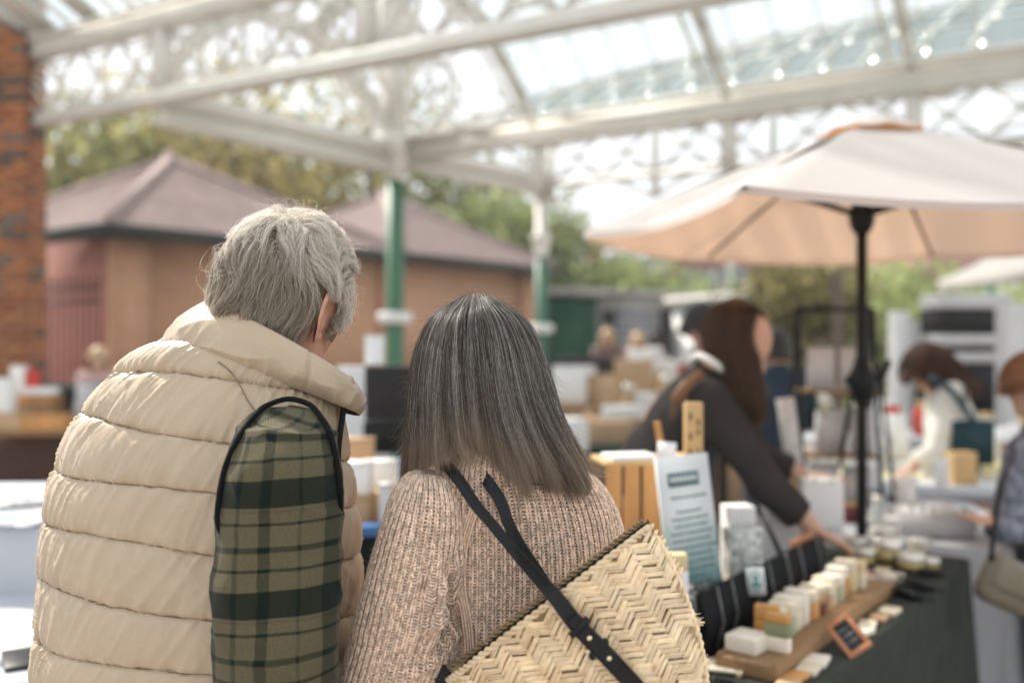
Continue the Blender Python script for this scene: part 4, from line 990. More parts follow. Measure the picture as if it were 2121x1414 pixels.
# long hair
HL = [(0, 842, 1000, 1246, 998, 1.445, 1.445, .112, .03), (.14, 844, 940, 1214, 946, 1.445, 1.445, .116, .03), (.34, 849, 856, 1168, 862, 1.445, 1.445, .121, .0), (.54, 855, 776, 1138, 776, 1.445, 1.445, .121, 0), (.70, 868, 712, 1114, 706, 1.445, 1.445, .114, 0),
      (.82, 889, 668, 1085, 660, 1.445, 1.445, .099, 0), (.91, 922, 636, 1048, 632, 1.445, 1.445, .071, 0), (.97, 956, 614, 1014, 612, 1.445, 1.445, .036, 0), (1.0, 982, 606, 990, 606, 1.445, 1.445, .006, 0)]
Gh, vh, thh = loftgrid(HL, 260, 360, 2.0, -math.pi*.5+.001); Nh = gnormals(Gh)
Vh = vh[:, None]+0*thh[None]
def lockh(th, v):
    g = 1-v; a = vn(np.cos(th)*7+3, np.sin(th)*7, v*.8)*.6+vn(np.cos(th)*17, np.sin(th)*17, v*1.1)*.4
    return a*(.003+.022*g**1.4)
Gh2 = Gh+Nh*(lockh(thh[None], Vh)-.010)[..., None]
# hem height as a function of the position round the head
def hem(th):
    x = np.cos(th); back = np.sin(th) > 0
    h = np.interp(x, [-1, -.75, -.55, -.38, -.30, -.18, -.05, .1, .3, .6, .85, 1], [.06, .10, .14, .15, .22, .24, .14, .045, .0, -.01, .01, .05])
    return np.where(back, h, np.maximum(h, .1))
keepq = gridquads(260, 360, True); ok_ = (Vh > hem(thh)[None]+.03)&~((np.sin(thh)[None] < -.35)&(Vh < .86))
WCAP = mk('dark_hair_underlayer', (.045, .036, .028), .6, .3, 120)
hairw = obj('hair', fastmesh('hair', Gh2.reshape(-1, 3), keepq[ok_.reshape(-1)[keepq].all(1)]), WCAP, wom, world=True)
def hsamp(A, th, v):
    m, n = A.shape[:2]; x = ((th-thh[0])/(2*math.pi) % 1)*n; y = np.clip(v, 0, 1)*(m-1); x0 = np.floor(x).astype(int) % n; y0 = np.minimum(y.astype(int), m-2); fx = (x-np.floor(x))[..., None]; fy = (y-y0)[..., None]; x1 = (x0+1) % n
    return (A[y0, x0]*(1-fx)+A[y0, x1]*fx)*(1-fy)+(A[y0+1, x0]*(1-fx)+A[y0+1, x1]*fx)*fy
def longhair(ns, K, lift, fly=0.0, r0=.5):
    th = RNG.uniform(0, 2*math.pi, ns*2); th = th[np.sin(th) > -.45][:ns]; ns = len(th)
    v0 = 1-RNG.uniform(0, 1, ns)**r0*.42; cl = np.round(th*17+.6*np.sin(th*5))/17+RNG.normal(0, .004, ns); cl2 = np.round(th*46)/46
    ve = hem(th)+RNG.normal(0, .016, ns)+np.abs(RNG.normal(0, .03, ns))+.055*vn(th*12, 0, 0)+.05*vn(np.round(th*17)*3.7, 0, 0)*(np.cos(th) > .1); lay = RNG.uniform(0, 1, ns)**1.5*.009; a_ = RNG.uniform(.25, .9, ns)
    wob = RNG.normal(0, .030, ns); ph = RNG.uniform(0, 6.28, ns); P_ = np.zeros((ns, K, 3))
    for i in range(K):
        t = i/(K-1); v = v0+(ve-v0)*t; g = 1-v
        w_ = np.clip(g, 0, 1)**1.3
        tt = th+(cl2-th)*.5*w_+(cl-th)*a_*w_*.8+wob*np.sin(t*5+ph)*(.3+w_)
        # strands at the left bunch flick outward at the tips
        tt = tt-.20*np.clip((.12-np.abs(np.cos(th)+.40))/.12, 0, 1)*np.clip((t-.8)/.2, 0, 1)**1.5
        vv_ = np.maximum(v, 0); pt = hsamp(Gh, tt, vv_); nm = hsamp(Nh, tt, vv_)
        pt = pt+nm*(lockh(tt, vv_)-lay+lift+fly*np.abs(RNG.normal(0, .1))+ .0)[..., None]
        pt = pt-nm*(.009*np.clip((t-.86)/.14, 0, 1)**2*np.clip(np.cos(th)*2+.2, 0, 1))[:, None]
        pt[:, 2] -= np.clip(-v, 0, 1)*.20
        P_[:, i] = pt
    return P_, th, cl
HMW, rampw = hairmat('grey_brown_hair', [(0, (.036, .028, .021)), (.45, (.095, .075, .057)), (.72, (.19, .16, .13)), (.88, (.36, .34, .31)), (1, (.82, .80, .77))], .34, .25)
t = HMW.node_tree; N = t.nodes; hi = [x for x in N if x.type == 'HAIR_INFO'][0]
mxc = N.new('ShaderNodeMix'); mxc.data_type = 'RGBA'; mr = N.new('ShaderNodeMapRange'); mr.inputs['From Min'].default_value = .58; mr.inputs['To Max'].default_value = .72
t.links.new(hi.outputs['Intercept'], mr.inputs[0]); t.links.new(mr.outputs[0], mxc.inputs[0]); t.links.new(rampw.outputs[0], mxc.inputs[6]); mxc.inputs[7].default_value = (.52, .38, .26, 1)
for l in [l for l in t.links if l.from_node == rampw and l.to_node != mxc]:
    to = l.to_socket; t.links.remove(l); t.links.new(mxc.outputs[2], to)
PW_, _t, cl_ = longhair(36000, 22, .0)
def clonehair(nm, stops, tipc):
    m = HMW.copy(); m.name = nm; N = m.node_tree.nodes; r_ = [x for x in N if x.type == 'VALTORGB'][0]
    for e, (p_, c) in zip(r_.color_ramp.elements, stops): e.position = p_; e.color = (*c, 1)
    [x for x in N if x.type == 'MIX'][0].inputs[7].default_value = (*tipc, 1); return m
HMD = clonehair('dark_lock_hair', [(0, (.016, .012, .009)), (.45, (.055, .043, .033)), (.72, (.105, .085, .067)), (.92, (.15, .13, .11)), (1, (.5, .48, .45))], (.20, .135, .085))
HML = clonehair('silver_lock_hair', [(0, (.07, .056, .044)), (.35, (.16, .14, .12)), (.6, (.32, .30, .27)), (.85, (.58, .56, .53)), (1, (.85, .83, .80))], (.55, .41, .28))
tone = vn(np.round(cl_*17)*5.13, 0, 0)*.9+RNG.normal(0, .35, len(cl_))+.25*vn(_t*30, 0, 0)
for nm_, mt_, sel in (('hair_strands', HMW, np.abs(tone) <= .5), ('dark_locks', HMD, tone < -.5), ('silver_locks', HML, tone > .5)):
    strands(nm_, PW_[sel], RNG.uniform(.00010, .00017, int(sel.sum())), mt_, hairw, tip=.35)
# top layer of brighter loose strands and flyaways
PW2, _t, _c = longhair(2600, 22, .0012, 0, .7)
PW2[:, 14:] += (RNG.normal(0, 1, (len(PW2), 1, 3))*np.array([.009, .004, .010])+np.array([0, -.003, -.010]))*(np.linspace(0, 1, 8)**1.5)[None, :, None]
PW2 += (RNG.normal(0, 1, (len(PW2), 1, 3))*.0025)*np.linspace(0, 1, 22)[None, :, None]
strands('loose_strands', PW2, np.full(len(PW2), .00013), HMW, hairw, tip=.4)
nf = 260; thf = np.where(RNG.uniform(0, 1, nf) < .6, RNG.normal(math.pi, .35, nf), np.where(RNG.uniform(0, 1, nf) < .5, RNG.normal(0, .3, nf), RNG.uniform(0, math.pi, nf)))
vf = RNG.uniform(.05, 1, nf); b0 = hsamp(Gh, thf, vf); n0 = hsamp(Nh, thf, vf); dn = hsamp(Gh, thf, np.clip(vf-.06, 0, 1))-b0; dn /= np.linalg.norm(dn, axis=1)[:, None]+1e-6
fp = np.zeros((nf, 12, 3)); ln_ = RNG.uniform(.012, .045, nf)[:, None]; cu = RNG.uniform(-.8, 1.3, nf)[:, None]
for i in range(12):
    t_ = i/11; fp[:, i] = b0+dn*ln_*t_*np.cos(t_*cu)+n0*ln_*(.55*t_+.25*np.sin(t_*cu))
strands('stray_hairs', fp, np.full(nf, .00012), HMW, hairw)
# fuzz on the jumper edge
nz_ = 5000; iu = RNG.integers(0, 400, nz_); iv = RNG.integers(0, 330, nz_); bp_ = Gt[iv, iu]; bn = Nt[iv, iu]
iu = RNG.integers(0, 260, nz_); iv = RNG.integers(10, 320, nz_); bp_ = np.concatenate([bp_, Gw[iv, iu]]); bn = np.concatenate([bn, Nw[iv, iu]])
d_ = bn+RNG.normal(0, .7, bn.shape); fz = bp_[:, None]+d_[:, None]*np.array([0, .0022, .0042])[None, :, None]+np.array([0, 0, 1.])*np.array([0, .0, -.001])[None, :, None]
FZ, _ = hairmat('yarn_fuzz', [(0, (.62, .48, .38)), (1, (.8, .68, .58))], .9, .5)
strands('yarn_fuzz', fz, np.full(len(fz), .00008), FZ, swt)

# ================================================================== STRAW BAG
bag = thing('handbag', 'half moon woven straw shoulder bag with a black leather strap behind the woman', 'bag', tuple(P(1135, 1248, 1.25)))
rx_, ry_ = np.array([.795, -.607]), np.array([.607, .795]); OB = np.array([1137., 1250.]); HWd, HT = 262., 445.
def bagpt(px, py, back=False, lift=0.0):
    px, py = np.asarray(px, float), np.asarray(py, float); dx, dy = px-OB[0], py-OB[1]
    b = (dx*ry_[0]+dy*ry_[1])/HT; a = (dx*rx_[0]+dy*rx_[1])/(HWd*(1-.13*np.clip(b, 0, 1)))
    rr = np.clip(a*a+np.clip(b, 0, 2)**2, 0, 1); dome = np.sqrt(np.clip(1-rr**1.6, 0, 1))
    Y = 1.285-.012*a+ (.045 if back else -.085)*dome-.02*np.clip(b, 0, 1)+(-lift if not back else lift)
    return np.stack([(px-1060.5)/F*Y, Y, 1.5+(700-py)/F*Y], -1), a, b
def bagab(a, b, back=False, lift=0.):
    q_ = OB+np.multiply.outer(np.asarray(a, float)*HWd*(1-.13*np.clip(np.asarray(b, float), 0, 1)), rx_)+np.multiply.outer(np.asarray(b, float)*HT, ry_)
    return bagpt(q_[..., 0], q_[..., 1], back, lift)[0]
rr_, tt_ = np.linspace(0, 1, 40)[:, None], np.linspace(0, math.pi, 90)[None]
Aa, Bb = rr_*np.cos(tt_), rr_*np.sin(tt_)
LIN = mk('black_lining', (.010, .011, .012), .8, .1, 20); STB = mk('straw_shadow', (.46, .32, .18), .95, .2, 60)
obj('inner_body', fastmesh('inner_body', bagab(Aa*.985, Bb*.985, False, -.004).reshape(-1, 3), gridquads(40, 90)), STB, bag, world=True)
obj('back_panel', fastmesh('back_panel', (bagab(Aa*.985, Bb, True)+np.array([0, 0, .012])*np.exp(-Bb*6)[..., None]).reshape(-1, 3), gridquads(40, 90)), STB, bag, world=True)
al = np.linspace(-.99, .99, 60)
f0 = bagab(al, al*0-.005, False, -.006); b0_ = bagab(al, al*0-.03, True); 
lg = np.stack([f0, f0*.5+b0_*.5+np.array([0, 0, -.03]), b0_]); obj('lining', fastmesh('lining', lg.reshape(-1, 3), gridquads(3, 60)), LIN, bag, world=True)
# straw material: both object and island random
STR = mk('straw', (.95, .75, .51), .55, .10, 30, bump=.35, bscale=420, island=.13, col2=(.84, .62, .385), spec=.4)
t = STR.node_tree; N = t.nodes; oi = N.new('ShaderNodeObjectInfo'); hv = [x for x in N if x.type == 'HUE_SAT'][0]; mr0 = [x for x in N if x.type == 'MAP_RANGE'][0]
ad = N.new('ShaderNodeMath'); ad.operation = 'MULTIPLY_ADD'; ad.inputs[1].default_value = .34; ad.inputs[2].default_value = -.17; t.links.new(oi.outputs['Random'], ad.inputs[0])
ad2 = N.new('ShaderNodeMath'); ad2.operation = 'ADD'; t.links.new(ad.outputs[0], ad2.inputs[0]); t.links.new(mr0.outputs[0], ad2.inputs[1]); t.links.new(ad2.outputs[0], hv.inputs['Value'])
e1 = np.array([12.6, -1.0]); e2 = np.array([5.0, -12.0]); floats = []
for i in range(-75, 75):
    for j in range(-75, 75):
        m6 = (i+j) % 6
        for kind in (0, 1):
            if (kind == 0 and m6 == 1) or (kind == 1 and m6 == 4):
                c = OB+e1*i+e2*j+ry_*180+RNG.normal(0, .9, 2)+np.array([3.0*math.sin(j*.35), 2.5*math.sin(i*.3)]); b = np.dot(c-OB, ry_)/HT; a = np.dot(c-OB, rx_)/(HWd*(1-.13*max(0, min(1, b))))
                if b < .012 or a*a+b*b > .985: continue
                if c[1] > 1500: 
                    pass
                floats.append((c, kind, a, b))
def strip(c, kind, nfib):
    L_, Wd = (e1, e2) if kind == 0 else (e2, e1)
    out = []; ln = 1.84+random.uniform(-.12, .2); tw = random.uniform(-.05, .05); bow = random.uniform(-.12, .12)
    for fb in range(nfib):
        oc = (fb-(nfib-1)/2)/nfib*.88+random.uniform(-.05, .05); wd = .52/nfib*random.uniform(.72, 1.2); ns, k = 6, 8; G_ = np.zeros((k, ns, 3))
        for q_ in range(k):
            s_ = -1+2*q_/(k-1); cc = c+L_*s_*ln+Wd*(oc+tw*s_+bow*(1-s_*s_))
            h = .0006+.0023*(1-s_**4)+.0006*(1-s_*s_)*random.uniform(.5, 1)
            we = wd*(1-.42*abs(s_)**4)
            for r_ in range(ns):
                an = r_/ns*2*math.pi; pp = cc+Wd*we*math.cos(an); pt, _, _ = bagpt(pp[0], pp[1], False, h-.0012+.0011*math.sin(an)); G_[q_, r_] = pt
        out.append(G_)
    return out
floats.sort(key=lambda f: (f[0][1] > 1425, f[2]**2+f[3]**2))
rest = MB(); cnt = 0
for (c, kind, a, b) in floats:
    nf_ = random.choice((1, 2, 2, 2))
    gs_ = strip(c, kind, nf_); tgt = MB() if cnt < 300 and c[1] < 1425 else rest
    for g_ in gs_: tgt.grid(g_, wrap=True)
    if tgt is not rest: obj('straw_strip', tgt, STR, bag, world=True, sm=True); cnt += 1
r_ = obj('straw_strips', rest, STR, bag, world=True, sm=True); r_['kind'] = 'stuff'
# frayed thin fibres
q = MB()
for k in range(260):
    c, kind, a, b = random.choice(floats); L_ = e1 if kind == 0 else e2; aa = c+L_*random.uniform(-1.5, 0)+RNG.normal(0, 3, 2); bb_ = aa+L_*random.uniform(1.5, 3)+RNG.normal(0, 5, 2)
    q.tube([bagpt(*(aa), False, .0028)[0], bagpt(*((aa+bb_)/2), False, .0052)[0], bagpt(*bb_, False, .003)[0]], .00035, 4)
fr_ = obj('loose_fibres', q, STR, bag, world=True); fr_['kind'] = 'stuff'
def rope(name, path, r, pitch, mat, n=240, strandsn=2):
    p_ = smooth_path(path, n); T = np.gradient(p_, axis=0); T /= np.linalg.norm(T, axis=1)[:, None]; X = np.cross(T, [0, 1, 0.]); X /= np.linalg.norm(X, axis=1)[:, None]; Yv = np.cross(T, X)
    s_ = np.concatenate([[0], np.cumsum(np.linalg.norm(np.diff(p_, axis=0), axis=1))]); q = MB()
    for k in range(strandsn):
        ph = s_/pitch*2*math.pi+k*2*math.pi/strandsn; q.tube(p_+(X*np.cos(ph)[:, None]+Yv*np.sin(ph)[:, None]*.7)*r*.62, r*.62*(1+.15*vn(s_*300, k, 1)), 7)
    return obj(name, q, mat, bag, world=True, sm=True)
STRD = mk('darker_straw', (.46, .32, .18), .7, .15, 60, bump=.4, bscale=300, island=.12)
rope('rim_braid', bagab(al*1.005, al*0-.012*0+.0, False, .001), .0042, .022, STR)
rope('rim_braid', bagab(al, al*0-.040, True), .0038, .018, STRD)
ta = np.linspace(.03, math.pi-.03, 90); rope('edge_braid', bagab(np.cos(ta)*.995, np.sin(ta)*.995, False, 0), .0045, .020, STR, 400)
# leather straps
LEA = mk('black_leather', (.007, .008, .008), .42, .15, 30, bump=.15, bscale=300, spec=.3)
def ribbon(name, path, wd, th_, parent, nrm=(0, -1, 0), n=90, mat=LEA):
    p_ = smooth_path(path, n); w_ = np.interp(np.linspace(0, 1, n), np.linspace(0, 1, len(wd)), wd)
    T = np.gradient(p_, axis=0); T /= np.linalg.norm(T, axis=1)[:, None]; Nn = np.array(nrm, float)*np.ones((n, 1)); S_ = np.cross(T, Nn); S_ /= np.linalg.norm(S_, axis=1)[:, None]; Nn = np.cross(S_, T)
    prof = [(-1, -.2), (-.96, .55), (-.85, .8), (-.72, .55), (0, .72), (.72, .55), (.85, .8), (.96, .55), (1, -.2), (.9, -.8), (-.9, -.8)]
    G_ = np.stack([p_+S_*(w_*a/2)[:, None]+Nn*(th_*b) for a, b in prof], 1); q = MB(); q.grid(G_, wrap=True); q.f += [tuple(range(11)), tuple((n-1)*11+k for k in range(11))]
    return obj(name, q, mat, parent, world=True, sm=True), p_, S_, Nn
main = [(905, 966), (928, 968), (955, 1000), (985, 1045), (1025, 1092), (1062, 1138), (1110, 1192), (1152, 1238), (1192, 1290), (1250, 1350), (1320, 1425), (1400, 1515)]
yy = [1.385, 1.350, 1.325, 1.305, 1.288, 1.272, 1.225, 1.188, 1.180, 1.176, 1.172, 1.170]
st, sp_, sS, sN = ribbon('strap', [P(x, y, Y) for (x, y), Y in zip(main, yy)], [.016, .016, .0155, .0145, .0135, .015, .018, .020, .0215, .0215, .0215, .021], .0022, bag)
sec = [(978, 968), (1000, 985), (1018, 1008), (1038, 1040), (1052, 1080), (1075, 1125), (1105, 1170), (1135, 1215), (1165, 1255)]
ribbon('strap', [P(x, y, Y) for (x, y), Y in zip(sec, [1.365, 1.345, 1.330, 1.318, 1.308, 1.300, 1.292, 1.29, 1.29])], [.015, .016, .016, .0155, .015, .0145, .0145], .002, bag)
ribbon('strap', [P(900, 1330, 1.325), P(905, 1370, 1.31), P(922, 1415, 1.30), P(945, 1470, 1.29)], [.014, .022, .022], .002, bag)
bd = [(1184, 1277), (1205, 1300), (1232, 1330), (1262, 1362), (1282, 1384)]
ribbon('strap_end', [P(x, y, 1.1765-.0016*k) for k, (x, y) in enumerate(bd)], [.017, .018, .018, .0175, .012], .0018, bag)
for (x, y) in ((1200, 1298), (1240, 1343)):
    c = P(x, y, 1.1765); d = Vector((.72, 0, -.69)); nrm_ = Vector((.69, 0, .72))
    q = MB(); q.beam(c-nrm_*.0150, c+nrm_*.0150, .0072, .0105, up=(0, 1, 0)); obj('strap_keeper', q, LEA, bag, world=True, bevel=.0018)
GOLD = mk('pale_gold', (.85, .74, .50), .25, .05, 10, metal=1.0)
for (x, y) in ((1221, 1321), (1262, 1363)):
    q = MB(); q.ellipsoid(P(x, y, 1.1695), (.0033, .0022, .0033), 16, 10); obj('stud', q, GOLD, bag, world=True, sm=True)
# ================================================================== PARASOL
pc_ = P(1785, 700, 3.56); umb = thing('parasol', 'large cream parasol with orange glowing underside and black pole', 'parasol', (pc_.x, 3.56, 0))
def dirm(nm, cd_, ct_, tr):
    m = bpy.data.materials.new(nm); m.use_nodes = True; t = m.node_tree; N = t.nodes; N.clear(); o = N.new('ShaderNodeOutputMaterial')
    d = N.new('ShaderNodeBsdfDiffuse'); r_ = N.new('ShaderNodeBsdfTranslucent'); mx = N.new('ShaderNodeMixShader'); mx.inputs[0].default_value = tr; nz = N.new('ShaderNodeTexNoise'); nz.inputs['Scale'].default_value = 3
    m2 = N.new('ShaderNodeMix'); m2.data_type = 'RGBA'; m2.inputs[6].default_value = (*[c*.93 for c in cd_], 1); m2.inputs[7].default_value = (*cd_, 1); t.links.new(nz.outputs[0], m2.inputs[0]); t.links.new(m2.outputs[2], d.inputs[0]); r_.inputs[0].default_value = (*ct_, 1)
    t.links.new(d.outputs[0], mx.inputs[1]); t.links.new(r_.outputs[0], mx.inputs[2]); t.links.new(mx.outputs[0], o.inputs[0]); return m
CANV = dirm('parasol_cloth', (.78, .765, .735), (.80, .47, .29), .37)
rimz = 1.88; ctr = Vector((pc_.x, 3.56, 0)); apex = Vector((pc_.x+.02, 3.52, 2.262))
rim = [P(1208, 480, 3.56), P(1541, 383, 2.47), Vector((1.87, 2.60, rimz)), Vector((2.30, 3.62, rimz)), P(1930, 524, 4.5), P(1468, 529, 4.5)]
G_ = []; NS, NR = 12, 14
for k in range(6):
    a, b = rim[k], rim[(k+1) % 6]
    for s_ in range(NS):
        u = s_/NS; row = []
        for r_ in range(NR+1):
            t_ = .06+.94*r_/NR; p_ = apex.lerp(a.lerp(b, u), t_); sag = 4*u*(1-u)*t_; p_ = p_+Vector((0, 0, -.030*sag+.012*math.sin(math.pi*t_))); 
            inw = (ctr+Vector((0, 0, p_.z))-p_)*.035*4*u*(1-u)*t_**3; row.append(tuple(p_+inw))
        G_.append(row)
G_ = np.array(G_).transpose(1, 0, 2)
me = fastmesh('canopy', G_.reshape(-1, 3), gridquads(NR+1, 6*NS, True)); cn = obj('canopy', me, CANV, umb, world=True)
hemv = G_[-1]; hb_ = G_[-1]*1.0; hb_ = hb_-np.array([0, 0, .022]); hm = np.stack([hemv, hb_]); obj('hem', fastmesh('hem', hm.reshape(-1, 3), gridquads(2, 6*NS, True)), CANV, cn).data.transform(wmat(umb).inverted())
q = MB(); cap = []
for t_ in (0.02, .5, 1):
    cap.append([tuple(apex.lerp(rim[k].lerp(rim[(k+1) % 6], s_/4), .19*t_)+Vector((0, 0, .022+.003*t_+.012*(1-t_)+(.010 if s_ == 2 and t_ == 1 else 0)))) for k in range(6) for s_ in range(4)])
q.grid(np.array(cap), wrap=True); obj('vent_cap', q, dirm('vent_cloth', (.80, .77, .73), (.80, .36, .14), .28), umb, world=True, sm=True)
q = MB(); q.tube([ctr+Vector((0, 0, .02)), ctr+Vector((0, 0, 2.24))], .0185, 16); obj('pole', q, BLACK, umb, world=True, sm=True)
q = MB(); q.lathe([(.02, 1.26), (.034, 1.29), (.048, 1.33), (.05, 1.36), (.03, 1.40), (.022, 1.43)], 16, Matrix.Translation(ctr)); q.tube([ctr+Vector((.04, 0, 1.34)), ctr+Vector((.075, -.02, 1.38)), ctr+Vector((.09, -.02, 1.42))], .011, 8); q.ellipsoid(ctr+Vector((-.045, -.01, 1.35)), (.02, .02, .02), 10, 8); obj('tilt_joint', q, BLACK, umb, world=True, sm=True)
hub = ctr+Vector((0, 0, 1.935)); q = MB(); q.lathe([(.022, 1.87), (.036, 1.89), (.045, 1.92), (.045, 1.96), (.028, 1.98)], 16, Matrix.Translation(ctr)); obj('hub', q, BLACK, umb, world=True, sm=True)
RIBM = mk('dark_rib', (.10, .065, .045), .5, .1, 10)
for k in range(6):
    q = MB(); top_ = apex+Vector((0, 0, -.02)); mid_ = apex.lerp(rim[k], .5)+Vector((0, 0, .012)); q.tube([top_, mid_, rim[k]+Vector((0, 0, -.008))], [.008, .008, .006], 6); rb_ = obj('rib', q, RIBM, umb, world=True)
    q = MB(); q.tube([hub, apex.lerp(rim[k], .47)+Vector((0, 0, .0))], .0105, 6); obj('strut', q, BLACK, umb, world=True)
q = MB(); q.lathe([(.26, 0), (.26, .05), (.05, .07), (.035, .3), (.035, .32)], 24, Matrix.Translation(ctr)); obj('base', q, BLACK, umb, world=True)

# ================================================================== background people
def fuse(mb, voxel, it=4, noise=0.0, ns=9.):
    me = mb.mesh('tmp'); o = bpy.data.objects.new('tmp', me); COL.objects.link(o)
    r_ = o.modifiers.new('r', 'REMESH'); r_.mode = 'VOXEL'; r_.voxel_size = voxel; r_.use_smooth_shade = True
    s_ = o.modifiers.new('s', 'SMOOTH'); s_.iterations = it; s_.factor = .6
    bpy.context.view_layer.update(); dg = bpy.context.evaluated_depsgraph_get(); out = bpy.data.meshes.new_from_object(o.evaluated_get(dg))
    bpy.data.objects.remove(o); bpy.data.meshes.remove(me)
    if noise:
        n = len(out.vertices); co = np.zeros(n*3, np.float32); out.vertices.foreach_get('co', co); co = co.reshape(-1, 3); nr = np.zeros(n*3, np.float32); out.vertices.foreach_get('normal', nr); nr = nr.reshape(-1, 3)
        d = (1-np.abs(vn(co[:, 0]*ns, co[:, 1]*ns, co[:, 2]*ns*.7)))**3*noise; co += nr*d[:, None]; out.vertices.foreach_set('co', co.ravel()); out.update()
    return smooth(out)
def hand(q, wr, tip, up, s=1.0, spread=.12, curl=.25):
    wr = Vector(wr); d = (Vector(tip)-wr).normalized(); up = Vector(up); sd = d.cross(up).normalized(); up = sd.cross(d)
    M = Matrix((sd, d, up)).transposed(); pc = wr+d*.045*s; q.ellipsoid(pc, (.040*s, .052*s, .015*s), 16, 10, M)
    for k, (o, L_) in enumerate(((-.029, .068), (-.010, .078), (.010, .073), (.028, .058))):
        b = wr+d*.075*s+sd*o*s; dd = (d+sd*o*spread*12).normalized(); p1 = b+dd*L_*.42*s; p2 = p1+(dd-up*curl).normalized()*L_*.32*s; p3 = p2+(dd-up*curl*2).normalized()*L_*.26*s
        q.tube([b-dd*.02*s, b, p1, p2, p3], [.0085*s, .0088*s, .008*s, .0073*s, .0055*s], 8)
    b = wr+d*.022*s-sd*.030*s; q.tube([b, b+(d*.7-sd*.7).normalized()*.03*s-up*.006, b+(d*.9-sd*.42).normalized()*.062*s-up*.012], [.012*s, .010*s, .0075*s], 8)
def figure(label, J, top, legs, skin=None, hairm=None, hair_fn=None, group=None, facing=0.0, pitch=.2, sl=1.0, vox=.012, bulk=1.0, hs=1.0):
    """J: joint -> world point. facing: yaw from +Y to +X"""
    skin = skin or SKIN; J = {k: Vector(v) for k, v in J.items()}
    o = thing('person', label, 'person', (J['pelvis'].x, J['pelvis'].y, 0), group=group)
    rot = Matrix.Rotation(-facing, 3, 'Z'); rt_ = rot@Vector((1, 0, 0))
    q = MB()
    MHd = Matrix.Translation(J['head'])@Matrix.Rotation(-J.get('hyaw', Vector((facing, 0, 0))).x, 4, 'Z')@Matrix.Rotation(-pitch, 4, 'X')@Matrix.Scale(hs, 4); A = np.array(MHd)
    q.grid(tow(HS, A), wrap=True); t0, b0 = len(q.v), 0
    nkb = J['neck']; hb = Vector(tow(np.array([[0, -.03, -.07]]), A)[0]); q.tube([hb, hb.lerp(nkb, .5), nkb-Vector((0, 0, .03))], [.05, .052, .06], 16)
    for s_ in ('l', 'r'):
        q.tube([J['sh_'+s_], J['el_'+s_], J['wr_'+s_]], [.042, .038, .026], 14)
        dd = (J['wr_'+s_]-J['el_'+s_]).normalized(); tp = J.get('tip_'+s_, J['wr_'+s_]+dd*.18); hand(q, J['wr_'+s_], tp, (0, 0, 1) if abs(dd.z) < .8 else (0, -1, 0))
        q.tube([J['hip_'+s_], J['kn_'+s_], J['an_'+s_]], [.07, .05, .04], 12)
    q.tube([J['pelvis'], J['chest'], J['neck']], [.11, .12, .05], 16)
    hd_ = obj('body', fuse(q, vox*.6 if vox < .01 else vox, 2), skin, o, world=True)
    for s_ in (1, -1): e = obj('ear', ear_mesh(s_, MHd, .95), skin, o, world=True, sm=True)
    q = MB(); ch, pv, nk_ = J['chest'], J['pelvis'], J['neck']; B_ = bulk
    for i in range(9):
        t_ = i/8; c = pv.lerp(ch, t_); q.ellipsoid(c, (.165*B_, .115*B_, .10), 16, 8, rot)
    for i in range(6):
        t_ = i/5; c = ch.lerp(nk_, t_*.8); q.ellipsoid(c, ((.17-.07*t_)*B_, (.12-.035*t_)*B_, .07), 16, 8, rot)
    for s_ in ('l', 'r'):
        e_ = J['el_'+s_].lerp(J['wr_'+s_], .80*sl); q.tube([ch.lerp(nk_, .6), J['sh_'+s_], J['sh_'+s_].lerp(J['el_'+s_], .5), J['el_'+s_], e_], [.07*B_, .073*B_, .062*B_, .054*B_, .045*B_], 14)
    obj('top', fuse(q, max(vox, .012), 3, .012), top, o, world=True)
    q = MB(); q.ellipsoid(pv-Vector((0, 0, .04)), (.165*B_, .12*B_, .12), 16, 10, rot)
    for s_ in ('l', 'r'): q.tube([J['hip_'+s_], J['kn_'+s_], J['an_'+s_]], [.095*B_, .072, .055], 14)
    obj('trousers', fuse(q, .016, 3, .008), legs, o, world=True)
    for s_ in ('l', 'r'):
        q = MB(); q.ellipsoid(J['an_'+s_]+rot@Vector((0, .06, 0))-Vector((0, 0, .035)), (.045, .13, .045), 12, 8, rot); obj('shoe', q, BLACK, o, world=True, sm=True)
    if hairm: obj('hair', hair_fn(A, J), hairm, o, world=True)
    return o
def stand(x, y, f, h=1.68, lean=0.0, armf=.25):
    rot = Matrix.Rotation(-f, 3, 'Z'); k = h/1.7
    def W(a, b, c): return Vector((x, y, 0))+rot@Vector((a, b, 0))*k+Vector((0, 0, c*k))
    l1, l2, l3 = lean*.4, lean*.8, lean
    J = dict(pelvis=W(0, 0, .95), chest=W(0, l1, 1.25-.1*lean), neck=W(0, l2, 1.45-.25*lean), head=W(0, l3+.03, 1.585-.35*lean))
    for s_, sg in (('l', -1), ('r', 1)):
        J['sh_'+s_] = W(.165*sg, l2*.9, 1.39-.22*lean); J['el_'+s_] = W(.20*sg, l2+.06+armf*.2, 1.12-.1*lean); J['wr_'+s_] = W(.13*sg, l2+.2+armf*.5, 1.05-.05*lean)
        J['hip_'+s_] = W(.09*sg, 0, .92); J['kn_'+s_] = W(.10*sg, .02, .5); J['an_'+s_] = W(.11*sg, 0, .085)
    return J
